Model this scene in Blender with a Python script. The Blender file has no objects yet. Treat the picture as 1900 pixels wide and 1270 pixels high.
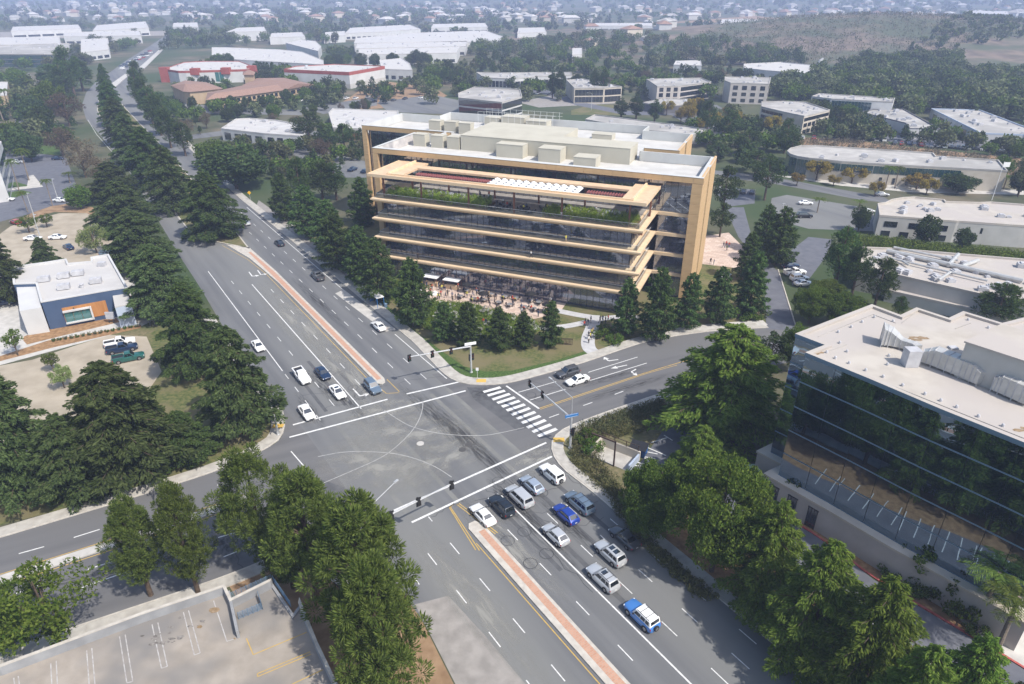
import bpy, bmesh, math, random
import numpy as np
from mathutils import Vector, Matrix
R = math.radians
rnd = random.Random(11)
# ---------------------------------------------------------------- camera, world, sun, exposure
sc = bpy.context.scene
COL = sc.collection
FPX, CAMH = 1267.0, 65.0
PITCH = math.atan2(665.0, FPX)
SP, CP = math.sin(PITCH), math.cos(PITCH)
cd = bpy.data.cameras.new('camera')
cd.sensor_width = 36.0
cd.lens = 36.0 * FPX / 1900.0
cd.clip_start = 0.5
cd.clip_end = 30000
cam = bpy.data.objects.new('camera', cd)
cam.location = (0, 0, CAMH)
cam.rotation_euler = (math.pi / 2 - PITCH, 0, 0)
COL.objects.link(cam)
sc.camera = cam
SUN = Vector((0.48, -0.40, 0.78)).normalized()
w = bpy.data.worlds.new('World')
sc.world = w
w.use_nodes = True
nt = w.node_tree
sky = nt.nodes.new('ShaderNodeTexSky')
sky.sky_type = 'NISHITA'
sky.sun_disc = False
sky.sun_elevation = math.asin(SUN.z)
sky.sun_rotation = math.atan2(SUN.x, SUN.y)
sky.air_density = 1.2
sky.dust_density = 2.0
nt.links.new(sky.outputs[0], nt.nodes['Background'].inputs[0])
nt.nodes['Background'].inputs[1].default_value = 0.14
ld = bpy.data.lights.new('sun', 'SUN')
ld.energy = 3.7
ld.angle = R(0.9)
ld.color = (1.0, 0.945, 0.86)
sun = bpy.data.objects.new('sun', ld)
sun.rotation_euler = SUN.to_track_quat('Z', 'Y').to_euler()
sun.location = (100, -80, 300)
COL.objects.link(sun)
sc.view_settings.view_transform = 'Standard'
sc.view_settings.look = 'None'
sc.view_settings.exposure = 0.5
sc.view_settings.gamma = 1.0
sc.cycles.use_denoising = True
sc.cycles.max_bounces = 8
sc.cycles.transparent_max_bounces = 12
sc.cycles.volume_bounces = 1
# ---------------------------------------------------------------- picture point -> place
def at(u, v, z=0.0):
    x = (u - 950) / FPX; y = (v - 635) / FPX
    t = (CAMH - z) / (SP + y * CP)
    return Vector((x * t, (CP - y * SP) * t, z))
def height_at(P, v):
    k = -(v - 635) / FPX
    return CAMH + (k * P.y * CP - P.y * SP) / (CP + k * SP)
RN = (math.cos(R(34.3)), math.sin(R(34.3)))
def rp(s, t, z=0.0):                      # arterial coordinates: s across, t along (north-west)
    return Vector((s * RN[0] - t * RN[1], s * RN[1] + t * RN[0], z))
def to_rp(P): return P.x * RN[0] + P.y * RN[1], -P.x * RN[1] + P.y * RN[0]
ROAD_ANG = R(34.3 + 90)
# ---------------------------------------------------------------- materials
MATS = {}
def mat(name, c1, c2=None, scale=3.0, rough=0.8, metal=0.0, bump=0.0, spec=0.4, detail=4, coord='pos', c3=None, scale3=0.1, emit=None, lo=0.35, hi=0.65, stretch=None, sun_fade=None):
    m = bpy.data.materials.new(name); m.use_nodes = True
    n = m.node_tree.nodes; l = m.node_tree.links
    b = n['Principled BSDF']
    b.inputs['Roughness'].default_value = rough
    b.inputs['Metallic'].default_value = metal
    b.inputs['Specular IOR Level'].default_value = spec
    b.inputs['Base Color'].default_value = (*c1, 1)
    if c2 is not None or bump:
        if coord == 'pos':
            g = n.new('ShaderNodeNewGeometry'); src = g.outputs['Position']
        else:
            g = n.new('ShaderNodeTexCoord'); src = g.outputs['Object']
        if stretch:
            mp = n.new('ShaderNodeMapping'); mp.vector_type = 'TEXTURE'; mp.inputs['Rotation'].default_value = (0, 0, stretch[3]); mp.inputs['Scale'].default_value = stretch[:3]
            l.new(src, mp.inputs[0]); src = mp.outputs[0]
        t = n.new('ShaderNodeTexNoise'); t.inputs['Scale'].default_value = scale; t.inputs['Detail'].default_value = detail
        l.new(src, t.inputs['Vector'])
        if c2 is not None:
            r = n.new('ShaderNodeValToRGB'); r.color_ramp.elements[0].position = lo; r.color_ramp.elements[1].position = hi
            r.color_ramp.elements[0].color = (*c1, 1); r.color_ramp.elements[1].color = (*c2, 1)
            l.new(t.outputs['Fac'], r.inputs[0]); out = r.outputs[0]
            if c3 is not None:
                t3 = n.new('ShaderNodeTexNoise'); t3.inputs['Scale'].default_value = scale3; t3.inputs['Detail'].default_value = 3
                l.new(src, t3.inputs['Vector'])
                r3 = n.new('ShaderNodeValToRGB'); r3.color_ramp.elements[0].position = .42; r3.color_ramp.elements[1].position = .6
                l.new(t3.outputs['Fac'], r3.inputs[0])
                mx = n.new('ShaderNodeMix'); mx.data_type = 'RGBA'
                l.new(r3.outputs[0], mx.inputs[0]); l.new(out, mx.inputs[6]); mx.inputs[7].default_value = (*c3, 1)
                out = mx.outputs[2]
            l.new(out, b.inputs['Base Color'])
        if bump:
            bp = n.new('ShaderNodeBump'); bp.inputs['Strength'].default_value = bump; bp.inputs['Distance'].default_value = 0.05
            l.new(t.outputs['Fac'], bp.inputs['Height']); l.new(bp.outputs[0], b.inputs['Normal'])
    MATS[name] = m
    return m
def leaf_mat(name, c1, c2, trans=0.25, c3=None):
    m = bpy.data.materials.new(name); m.use_nodes = True
    n = m.node_tree.nodes; l = m.node_tree.links
    n.remove(n['Principled BSDF']); out = n['Material Output']
    g = n.new('ShaderNodeNewGeometry'); oi = n.new('ShaderNodeObjectInfo')
    r = n.new('ShaderNodeValToRGB'); r.color_ramp.elements[0].color = (*c1, 1); r.color_ramp.elements[1].color = (*c2, 1)
    if c3:
        e = r.color_ramp.elements.new(.93); e.color = (*c2, 1); r.color_ramp.elements[2].color = (*c3, 1)
    l.new(g.outputs['Random Per Island'], r.inputs[0])
    h = n.new('ShaderNodeHueSaturation')
    mr = n.new('ShaderNodeMapRange'); mr.inputs[3].default_value = .485; mr.inputs[4].default_value = .515
    mv = n.new('ShaderNodeMapRange'); mv.inputs[3].default_value = .78; mv.inputs[4].default_value = 1.25
    l.new(oi.outputs['Random'], mr.inputs[0]); l.new(oi.outputs['Random'], mv.inputs[0])
    l.new(mr.outputs[0], h.inputs['Hue']); l.new(mv.outputs[0], h.inputs['Value']); l.new(r.outputs[0], h.inputs['Color'])
    d = n.new('ShaderNodeBsdfDiffuse'); t = n.new('ShaderNodeBsdfTranslucent'); mx = n.new('ShaderNodeMixShader')
    mx.inputs[0].default_value = trans
    l.new(h.outputs[0], d.inputs[0]); l.new(h.outputs[0], t.inputs[0]); l.new(d.outputs[0], mx.inputs[1]); l.new(t.outputs[0], mx.inputs[2])
    l.new(mx.outputs[0], out.inputs[0])
    MATS[name] = m
    return m
def glass_mat(name, tint, refl, see=0.5, rough=0.02, base=(.02, .025, .03), wob=0.0, col=(.9, .95, 1)):
    # window glass: part mirror, part clear, part dark body
    m = bpy.data.materials.new(name); m.use_nodes = True
    n = m.node_tree.nodes; l = m.node_tree.links
    b = n['Principled BSDF']; b.inputs['Base Color'].default_value = (*base, 1); b.inputs['Roughness'].default_value = .25
    tr = n.new('ShaderNodeBsdfTransparent'); tr.inputs[0].default_value = (*tint, 1)
    m1 = n.new('ShaderNodeMixShader'); m1.inputs[0].default_value = see
    l.new(b.outputs[0], m1.inputs[1]); l.new(tr.outputs[0], m1.inputs[2])
    gl = n.new('ShaderNodeBsdfGlossy'); gl.inputs['Roughness'].default_value = rough; gl.inputs[0].default_value = (*col, 1)
    fr = n.new('ShaderNodeFresnel'); fr.inputs[0].default_value = 1.45
    ad = n.new('ShaderNodeMath'); ad.operation = 'ADD'; ad.inputs[1].default_value = refl; ad.use_clamp = True
    l.new(fr.outputs[0], ad.inputs[0])
    m2 = n.new('ShaderNodeMixShader'); l.new(ad.outputs[0], m2.inputs[0]); l.new(m1.outputs[0], m2.inputs[1]); l.new(gl.outputs[0], m2.inputs[2])
    l.new(m2.outputs[0], n['Material Output'].inputs[0])
    if wob:
        t = n.new('ShaderNodeTexNoise'); t.inputs['Scale'].default_value = .35; t.inputs['Detail'].default_value = 1
        g = n.new('ShaderNodeNewGeometry'); l.new(g.outputs['Position'], t.inputs['Vector'])
        bp = n.new('ShaderNodeBump'); bp.inputs['Strength'].default_value = wob; bp.inputs['Distance'].default_value = .1
        l.new(t.outputs['Fac'], bp.inputs['Height']); l.new(bp.outputs[0], gl.inputs['Normal'])
    MATS[name] = m
    return m
# ---------------------------------------------------------------- meshes
class MB:
    def __init__(s): s.v = []; s.f = []; s.m = []; s.mi = 0
    def add(s, vs, fs):
        o = len(s.v); s.v += [tuple(p) for p in vs]
        for f in fs: s.f.append(tuple(i + o for i in f)); s.m.append(s.mi)
        return s
    def box(s, x0, x1, y0, y1, z0, z1):
        return s.add([(x0, y0, z0), (x1, y0, z0), (x1, y1, z0), (x0, y1, z0), (x0, y0, z1), (x1, y0, z1), (x1, y1, z1), (x0, y1, z1)],
                     [(3, 2, 1, 0), (4, 5, 6, 7), (0, 1, 5, 4), (1, 2, 6, 5), (2, 3, 7, 6), (3, 0, 4, 7)])
    def prism(s, poly, z0, z1, bottom=True):
        if area(poly) < 0: poly = poly[::-1]
        n = len(poly)
        vs = [(p[0], p[1], z0) for p in poly] + [(p[0], p[1], z1) for p in poly]
        fs = [(i, (i + 1) % n, (i + 1) % n + n, i + n) for i in range(n)] + [tuple(range(n, 2 * n))]
        if bottom: fs.append(tuple(range(n - 1, -1, -1)))
        return s.add(vs, fs)
    def sheet(s, poly, z):
        if area(poly) < 0: poly = poly[::-1]
        return s.add([(p[0], p[1], z) for p in poly], [tuple(range(len(poly)))])
    def quad(s, a, b, c, d): return s.add([a, b, c, d], [(0, 1, 2, 3)])
    def tube(s, p0, p1, r0, r1=None, n=8, cap=True):
        r1 = r0 if r1 is None else r1
        p0 = Vector(p0); p1 = Vector(p1); d = (p1 - p0)
        if d.length < 1e-6: return s
        d.normalize(); a = d.orthogonal().normalized(); b = d.cross(a)
        vs = [p0 + (a * math.cos(k * 2 * math.pi / n) + b * math.sin(k * 2 * math.pi / n)) * r0 for k in range(n)]
        vs += [p1 + (a * math.cos(k * 2 * math.pi / n) + b * math.sin(k * 2 * math.pi / n)) * r1 for k in range(n)]
        fs = [(k, (k + 1) % n, (k + 1) % n + n, k + n) for k in range(n)]
        if cap: fs += [tuple(range(n - 1, -1, -1)), tuple(range(n, 2 * n))]
        return s.add(vs, fs)
    def path(s, pts, r, n=6):
        for a, b in zip(pts[:-1], pts[1:]): s.tube(a, b, r, r, n)
        return s
    def lathe(s, prof, n=16, axis='z', c=(0, 0, 0)):
        vs = []; fs = []
        for r, h in prof:
            for k in range(n):
                a = 2 * math.pi * k / n
                p = (r * math.cos(a), r * math.sin(a), h)
                if axis == 'y': p = (p[0], p[2], p[1])
                vs.append((p[0] + c[0], p[1] + c[1], p[2] + c[2]))
        m = len(prof)
        for i in range(m - 1):
            for k in range(n):
                q = (i * n + k, i * n + (k + 1) % n, (i + 1) * n + (k + 1) % n, (i + 1) * n + k)
                fs.append(q if axis == 'z' else q[::-1])
        fs.append(tuple(range(n))[::-1 if axis == 'z' else 1]); fs.append(tuple(range((m - 1) * n, m * n))[::1 if axis == 'z' else -1])
        return s.add(vs, fs)
    def mesh(s, name, mats, smooth=False):
        me = bpy.data.meshes.new(name)
        me.from_pydata(s.v, [], s.f)
        if not isinstance(mats, (list, tuple)): mats = [mats]
        for m in mats: me.materials.append(m)
        if len(mats) > 1: me.polygons.foreach_set('material_index', s.m)
        if smooth: me.polygons.foreach_set('use_smooth', [True] * len(s.f))
        me.update()
        return me
def area(p): return sum(p[i][0] * p[(i + 1) % len(p)][1] - p[(i + 1) % len(p)][0] * p[i][1] for i in range(len(p))) / 2
def put(name, me, parent=None, loc=None, rz=0.0, scale=None):
    o = bpy.data.objects.new(name, me); COL.objects.link(o)
    if parent is not None: o.parent = parent
    if loc is not None: o.location = loc
    if rz: o.rotation_euler = (0, 0, rz)
    if scale is not None: o.scale = scale if hasattr(scale, '__len__') else (scale,) * 3
    return o
def obj(name, mb, m, parent=None, smooth=False): return put(name, mb.mesh(name, m, smooth), parent)
def tag(o, label, cat, group=None, kind=None):
    o['label'] = label; o['category'] = cat
    if group: o['group'] = group
    if kind: o['kind'] = kind
    return o
def thing(name, label, cat, loc=(0, 0, 0), rz=0.0, group=None):
    o = bpy.data.objects.new(name, None); COL.objects.link(o)
    o.empty_display_size = .2; o.location = loc; o.rotation_euler = (0, 0, rz)
    return tag(o, label, cat, group)
def struct(name, mb, m):
    o = obj(name, mb, m); o['kind'] = 'structure'; return o
KIDS = {}
def dup(root, loc, rz=0.0, label=None, group=None, scale=1.0, paint=None):
    def cp(o, parent):
        c = o.copy(); COL.objects.link(c)
        if parent is not None: c.parent = parent
        if paint and o.name.split('.')[0] in paint[0] and len(c.material_slots):
            c.material_slots[0].link = 'OBJECT'; c.material_slots[0].material = paint[1]
        for ch in KIDS.setdefault(o.name, list(o.children)): cp(ch, c)
        return c
    r = cp(root, None)
    r.location = loc; r.rotation_euler = (0, 0, rz)
    r.scale = scale if hasattr(scale, '__len__') else (scale,) * 3
    if label: r['label'] = label
    if group: r['group'] = group
    elif 'group' in r and group == '': del r['group']
    return r
def quads_mesh(name, q, m):
    q = np.ascontiguousarray(q, dtype=np.float32); n = len(q)
    me = bpy.data.meshes.new(name)
    me.vertices.add(n * 4); me.vertices.foreach_set('co', q.reshape(-1))
    me.loops.add(n * 4); me.loops.foreach_set('vertex_index', np.arange(n * 4, dtype=np.int32))
    me.polygons.add(n); me.polygons.foreach_set('loop_start', np.arange(0, n * 4, 4, dtype=np.int32))
    me.materials.append(m); me.update(); me.validate()
    return me
def offset(pl, d):
    out = []
    for i, p in enumerate(pl):
        a = pl[max(i - 1, 0)]; b = pl[min(i + 1, len(pl) - 1)]
        t = Vector((b[0] - a[0], b[1] - a[1])).normalized()
        out.append(Vector((p[0] - t.y * d, p[1] + t.x * d, 0)))
    return out
def resample(pl, step):
    pts = [Vector((p[0], p[1], 0)) for p in pl]; out = [pts[0]]; acc = 0
    for a, b in zip(pts[:-1], pts[1:]):
        L = (b - a).length; d = step - acc
        while d <= L:
            out.append(a.lerp(b, d / L)); d += step
        acc = L - (d - step)
    out.append(pts[-1])
    return out
def smooth_line(pl, it=2):
    pts = [Vector((p[0], p[1], 0)) for p in pl]
    for _ in range(it):
        q = [pts[0]]
        for a, b in zip(pts[:-1], pts[1:]): q += [a.lerp(b, .25), a.lerp(b, .75)]
        q.append(pts[-1]); pts = q
    return pts
def strip(mb, pl, d0, d1, z0, z1=None):       # ribbon between two offsets; solid when z1 given
    A = offset(pl, d0); B = offset(pl, d1)
    for i in range(len(pl) - 1):
        q = [A[i], A[i + 1], B[i + 1], B[i]]
        if z1 is None: mb.sheet(q, z0)
        else: mb.prism(q, z0, z1)
    return mb
def inside(p, poly):
    x, y = p[0], p[1]; c = False; j = len(poly) - 1
    for i in range(len(poly)):
        xi, yi = poly[i][0], poly[i][1]; xj, yj = poly[j][0], poly[j][1]
        if (yi > y) != (yj > y) and x < (xj - xi) * (y - yi) / (yj - yi + 1e-12) + xi: c = not c
        j = i
    return c
def px(*pts, z=0.0): return [at(u, v, z) for u, v in pts]
# ---------------------------------------------------------------- ground materials
mat('land', (.05, .06, .028), (.15, .125, .085), scale=.06, detail=12, rough=1, c3=(.04, .065, .022), scale3=.015)
mat('asphalt', (.098, .101, .108), (.16, .163, .167), scale=.45, detail=10, rough=.85, stretch=(14, 1, 1, ROAD_ANG), c3=(.17, .172, .168), scale3=.07, lo=.28, hi=.72)
mat('asphalt_side', (.10, .10, .104), (.15, .148, .15), scale=.45, detail=10, rough=.85, stretch=(12, 1, 1, R(25)), c3=(.13, .13, .132), scale3=.12, lo=.28, hi=.72)
mat('asphalt_dark', (.07, .072, .08), (.10, .10, .11), scale=.5, detail=8, rough=.85)
mat('asphalt_blue', (.10, .105, .125), (.13, .135, .155), scale=.5, detail=8, rough=.85)
mat('concrete', (.34, .32, .29), (.45, .43, .39), scale=.8, detail=7, rough=.85)
mat('concrete_pale', (.40, .385, .36), (.50, .48, .45), scale=.7, detail=7, rough=.85)
mat('concrete_worn', (.22, .205, .19), (.30, .28, .26), scale=.6, detail=8, rough=.9)
mat('kerb_concrete', (.40, .37, .33), (.50, .47, .42), scale=1.2, detail=6, rough=.85)
mat('red_kerb', (.36, .07, .06), (.45, .13, .11), scale=2, rough=.7)
mat('lawn', (.05, .075, .018), (.14, .135, .05), scale=1.6, detail=12, rough=1, c3=(.15, .13, .065), scale3=.16)
mat('lawn_green', (.03, .065, .012), (.075, .125, .026), scale=2.5, detail=11, rough=1)
mat('lawn_dry', (.11, .105, .05), (.19, .155, .085), scale=1.6, detail=12, rough=1, c3=(.075, .095, .03), scale3=.12)
mat('dirt', (.20, .125, .07), (.31, .21, .125), scale=.5, detail=9, rough=1)
mat('mulch', (.20, .115, .055), (.33, .20, .10), scale=1.2, detail=8, rough=1)
mat('sand_lot', (.29, .25, .19), (.38, .33, .26), scale=.25, detail=8, rough=1)
mat('brush_hill', (.10, .08, .058), (.20, .155, .115), scale=.07, detail=10, rough=1, c3=(.07, .085, .045), scale3=.015)
mat('white_paint', (.66, .66, .65), (.42, .42, .41), scale=2.5, detail=6, rough=.7, lo=.45, hi=.8)
mat('worn_paint', (.42, .42, .41), (.30, .30, .295), scale=1.5, detail=6, rough=.8)
mat('yellow_paint', (.52, .34, .08), (.42, .29, .09), scale=2, detail=6, rough=.7)
mat('tar', (.045, .045, .047), rough=.6)
mat('tactile', (.55, .36, .08), rough=.8)
mat('path_paving', (.40, .40, .41), (.48, .48, .49), scale=1, rough=.85)
def brick_mat(name, c1, c2, mortar, w_, h_, ang):
    m = bpy.data.materials.new(name); m.use_nodes = True
    n = m.node_tree.nodes; l = m.node_tree.links
    g = n.new('ShaderNodeNewGeometry'); mp = n.new('ShaderNodeMapping'); mp.inputs['Rotation'].default_value = (0, 0, ang)
    t = n.new('ShaderNodeTexBrick'); t.inputs['Color1'].default_value = (*c1, 1); t.inputs['Color2'].default_value = (*c2, 1); t.inputs['Mortar'].default_value = (*mortar, 1)
    t.inputs['Scale'].default_value = 1; t.inputs['Brick Width'].default_value = w_; t.inputs['Row Height'].default_value = h_; t.inputs['Mortar Size'].default_value = .03
    t.inputs['Mortar Smooth'].default_value = .3
    l.new(g.outputs['Position'], mp.inputs[0]); l.new(mp.outputs[0], t.inputs['Vector']); l.new(t.outputs[0], n['Principled BSDF'].inputs[0])
    n['Principled BSDF'].inputs['Roughness'].default_value = .85
    MATS[name] = m
brick_mat('median_brick', (.42, .215, .14), (.48, .27, .185), (.40, .30, .23), .5, .25, -R(34.3))
brick_mat('plaza_brick', (.46, .35, .285), (.58, .47, .40), (.28, .20, .165), 1.5, 1.1, R(30))
M = MATS
# ---------------------------------------------------------------- land sheet with the brush-covered rise
def land_z(x, y):
    z = 0.0
    # brush hill at the right, beyond the woods
    dx = (x - 480) / 330; dy = (y - 960) / 210
    z += 30 * math.exp(-(dx * dx + dy * dy) * 1.3)
    d = math.hypot(x, y)
    if d > 2300: z += min((d - 2300) / 1500, 1) * (26 + 18 * math.sin(x * .0013 + 1) + 10 * math.sin(x * .004 + y * .002))
    return z
xs = np.concatenate([np.linspace(-6000, -1500, 20), np.linspace(-1400, 1400, 71), np.linspace(1500, 6000, 20)])
ys = np.concatenate([np.linspace(-600, 500, 23), np.linspace(540, 1500, 33), np.linspace(1550, 3000, 20), np.linspace(3200, 7000, 14)])
mb = MB()
mb.add([(x, y, land_z(x, y)) for y in ys for x in xs], [(j * len(xs) + i, j * len(xs) + i + 1, (j + 1) * len(xs) + i + 1, (j + 1) * len(xs) + i) for j in range(len(ys) - 1) for i in range(len(xs) - 1)])
mb2 = MB(); mb2.v = mb.v
keep = []; hill = []
for f in mb.f:
    c = [sum(mb.v[i][k] for i in f) / 4 for k in range(3)]
    (hill if c[2] > 1.2 and c[1] < 1600 else keep).append(f)
mb.f = keep; mb.m = [0] * len(keep)
struct('ground', mb, M['land'])
mb2.f = hill; mb2.m = [0] * len(hill); struct('brush_hill', mb2, M['brush_hill'])
# ---------------------------------------------------------------- roads
NWC = smooth_line([rp(53, 95), rp(53, 120), rp(52.9, 150), rp(52.8, 200)] + px((430, 357), (380, 306), (328, 252), (292, 216), (266, 188), (257, 163), (255, 145), (262, 124), (284, 103), (310, 82), (322, 72)), 1)
# the arterial, right carriageway of the far part and the whole near part
near = [rp(53, -60), rp(53, 70), rp(53, 95)]
ROAD = [rp(22.3, -60), rp(22.3, 96)] + px((505, 756), (455, 668), (410, 600), (372, 535), (335, 478), (300, 420), (240, 320), (185, 250), (160, 222), (152, 196), (160, 172), (182, 148), (205, 134), (235, 112), (276, 87), (308, 66)) + NWC[::-1] + near[::-1]
mb = MB(); mb.sheet(ROAD, .02); struct('arterial_road', mb, M['asphalt'])
E_UP = smooth_line(px((820, 692), (837.6, 705.5), (861, 713.5), (896, 716), (938, 713.5), (996, 699), (1084, 674), (1140, 654), (1200, 634), (1260, 623), (1340, 613), (1426, 609)), 1)
E_LOW = smooth_line(px((1200, 739), (1113, 769), (1065, 787.5), (1044, 797), (1030, 808), (1023, 820), (1022, 832), (1026, 846), (1034, 860), (1052, 878)), 1)
E_FAR = px((1720, 640), (1600, 655), (1500, 668), (1420, 680), (1300, 711))
mb = MB(); mb.sheet(list(E_UP) + px((1560, 604), (1720, 612)) + E_FAR + list(E_LOW) + [rp(50, 62), rp(50, 100)], .024); struct('east_road', mb, M['asphalt_side'])
W_UP = smooth_line(px((521, 752), (527, 768), (530, 785), (527, 803), (517, 819), (500, 830), (462, 850), (400, 876), (300, 908), (217, 934), (100, 969), (0, 999), (-140, 1040)), 1)
W_LOW = smooth_line(px((-160, 1262), (0, 1211), (120, 1170), (237, 1131), (330, 1100), (406, 1074), (470, 1049), (520, 1028), (560, 1022), (600, 1035), (660, 1075)), 1)
mb = MB(); mb.sheet(list(W_UP)[::-1] + [rp(24, 95), rp(24, 64)] + list(W_LOW)[::-1], .024); struct('west_road', mb, M['asphalt_side'])
# pale worn tyre bands and concrete bus pad
mb = MB(); mb.sheet(px((622, 545), (638, 538), (735, 612), (716, 616)), .028); struct('bus_pad', mb, M['concrete_pale'])
mat('worn_band', (.15, .152, .148), (.19, .19, .18), scale=.3, detail=8, rough=.9)
mb = MB()
for s_ in (46.5, 49.8, 36.0, 32.5, 29): mb.sheet([rp(s_ - .35, 66), rp(s_ + .35, 66), rp(s_ + .35, 94), rp(s_ - .35, 94)], .0275)
struct('road_wear', mb, M['worn_band'])
mat('patch_asphalt', (.078, .08, .086), (.105, .107, .112), scale=.8, detail=9, rough=.9)
mb = MB(); mb.sheet(px((866, 719), (938, 720), (1000, 790), (960, 800), (880, 742)), .0305); mb.sheet(px((560, 878), (640, 905), (655, 960), (600, 985)), .0305)
for s_, t0, t1, w_ in ((43.3, 40, 63, .7), (46.7, 44, 63, .7), (49.9, 46, 63, .7), (37.6, 50, 62, .6), (40.2, 48, 62, .6), (29, 99, 116, .6), (32.5, 99, 118, .6), (36, 99, 117, .6)): mb.sheet([rp(s_ - w_ / 2, t0), rp(s_ + w_ / 2, t0), rp(s_ + w_ / 2, t1), rp(s_ - w_ / 2, t1)], .0302)
struct('road_patches', mb, M['patch_asphalt'])
def blotch_mat(name, col, lo, hi, sc_, amt):
    m = bpy.data.materials.new(name); m.use_nodes = True; n = m.node_tree.nodes; l = m.node_tree.links; b = n['Principled BSDF']
    b.inputs['Base Color'].default_value = (*col, 1); b.inputs['Roughness'].default_value = .9
    tc = n.new('ShaderNodeTexCoord'); t = n.new('ShaderNodeTexNoise'); t.inputs['Scale'].default_value = sc_; t.inputs['Detail'].default_value = 6; l.new(tc.outputs['Object'], t.inputs['Vector'])
    ln = n.new('ShaderNodeVectorMath'); ln.operation = 'LENGTH'; l.new(tc.outputs['Object'], ln.inputs[0])
    f = n.new('ShaderNodeMapRange'); f.inputs[1].default_value = 1.0; f.inputs[2].default_value = .25; l.new(ln.outputs['Value'], f.inputs[0])
    r = n.new('ShaderNodeMapRange'); r.inputs[1].default_value = lo; r.inputs[2].default_value = hi; l.new(t.outputs['Fac'], r.inputs[0])
    mu = n.new('ShaderNodeMath'); mu.operation = 'MULTIPLY'; l.new(f.outputs[0], mu.inputs[0]); l.new(r.outputs[0], mu.inputs[1])
    m2 = n.new('ShaderNodeMath'); m2.operation = 'MULTIPLY'; m2.inputs[1].default_value = amt; l.new(mu.outputs[0], m2.inputs[0])
    tr = n.new('ShaderNodeBsdfTransparent'); mx = n.new('ShaderNodeMixShader'); l.new(m2.outputs[0], mx.inputs[0]); l.new(tr.outputs[0], mx.inputs[1]); l.new(b.outputs[0], mx.inputs[2]); l.new(mx.outputs[0], n['Material Output'].inputs[0])
    MATS[name] = m
blotch_mat('road_dust', (.30, .295, .27), .38, .62, 3.2, .75); blotch_mat('road_oil', (.05, .05, .052), .40, .66, 4.5, .7)
disc = lambda m_: MB().sheet([(math.cos(k * math.pi / 12), math.sin(k * math.pi / 12)) for k in range(24)], 0).mesh('road_stain', M[m_])
DST, OIL = disc('road_dust'), disc('road_oil')
for i, (u, v, rx, ry, a, me) in enumerate(((770, 800, 13, 8, .3, DST), (830, 845, 11, 6, .9, DST), (700, 860, 11, 8, 0, DST), (720, 760, 9, 6, .5, DST), (640, 690, 4, 26, R(34.3), DST), (560, 600, 5, 30, R(34.3), DST), (940, 1010, 3, 14, R(34.3), DST), (880, 1120, 3, 16, R(34.3), DST), (1000, 850, 7, 4, .6, DST),
        (942, 925, 1.2, 6, R(34.3), OIL), (1000, 990, 1.3, 12, R(34.3), OIL), (1060, 980, 1.2, 10, R(34.3), OIL), (975, 955, 1.2, 10, R(34.3), OIL), (600, 720, 1.2, 9, R(34.3), OIL), (645, 745, 1.2, 9, R(34.3), OIL), (575, 760, 1.2, 8, R(34.3), OIL), (850, 800, 1.6, 16, R(34.3), OIL), (900, 850, 1.6, 16, R(34.3), OIL), (800, 770, 1.4, 14, R(34.3), OIL), (905, 728, 4, 3, .4, OIL), (1130, 700, 9, 1.3, R(28), OIL), (1160, 720, 12, 1.3, R(28), OIL), (420, 1010, 3, 5, .3, OIL), (250, 1050, 14, 1.4, R(22), OIL), (590, 560, 1.3, 20, R(34.3), OIL))):
    o = put('road_stain', me, None, at(u, v, .0312 + i * .00008), a, (rx, ry, 1)); o['kind'] = 'structure'
# ---------------------------------------------------------------- medians
def median(pl, w0, w1, fill=True):
    # kerbed island along a line of (point, left, right) offsets
    pass
def island(poly, inner, name, fillmat):
    mb = MB(); mb.prism(poly, 0, .17); o = struct(name, mb, M['kerb_concrete'])
    mb = MB(); mb.prism(inner, .05, .178); q = obj('brick_infill', mb, fillmat, o)
    return o
island([rp(34.2, -60), rp(36.5, -60), rp(36.5, 60.5), rp(35.9, 61.6), rp(34.9, 61.6), rp(34.4, 60.8)], [rp(34.9, -59.8), rp(36.1, -59.8), rp(36.1, 59.5), rp(35.2, 59.5)], 'median', M['median_brick'])
NT = rp(38.6, 186)
island([rp(40.0, 102.6), rp(40.7, 101.8), rp(41.5, 102.2), rp(41.9, 103.5), rp(41.9, 168), rp(41.2, 190), rp(36.5, 196), rp(38.9, 181), rp(39.6, 168), rp(40, 160)],
       [rp(40.5, 103.6), rp(41.4, 103.6), rp(41.4, 168), rp(40.6, 186), rp(39.9, 186), rp(40.2, 168)], 'median', M['median_brick'])
# green median with the big cedars
GM = px((463, 462), (406, 451), (362, 440), (346, 424), (326, 398), (290, 355), (262, 322), (225, 280), (196, 240), (180, 205), (184, 176), (208, 155)) + px((214, 178), (232, 200), (262, 232), (300, 270), (340, 315), (390, 372), (430, 420))
mb = MB(); mb.prism(GM, 0, .15); o = struct('planted_median', mb, M['lawn'])
mb = MB(); strip(mb, GM + GM[:1], -.0, -.35, 0, .17); obj('kerb', mb, M['kerb_concrete'], o)
# far concrete median noses
mb = MB(); mb.prism(px((208, 156), (214, 163), (240, 140), (232, 139)), 0, .5); mb.prism(px((258, 127), (268, 128), (303, 93), (297, 92)), 0, .5); struct('median', mb, M['concrete_pale'])
mb = MB()
W_MED = px((-120, 1103), (0, 1070), (225, 999), (455, 921)); W_MED2 = px((462, 932), (234, 1009), (0, 1086), (-120, 1122))
mb.prism(W_MED + W_MED2, 0, .17); struct('median', mb, M['concrete_pale'])
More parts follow.
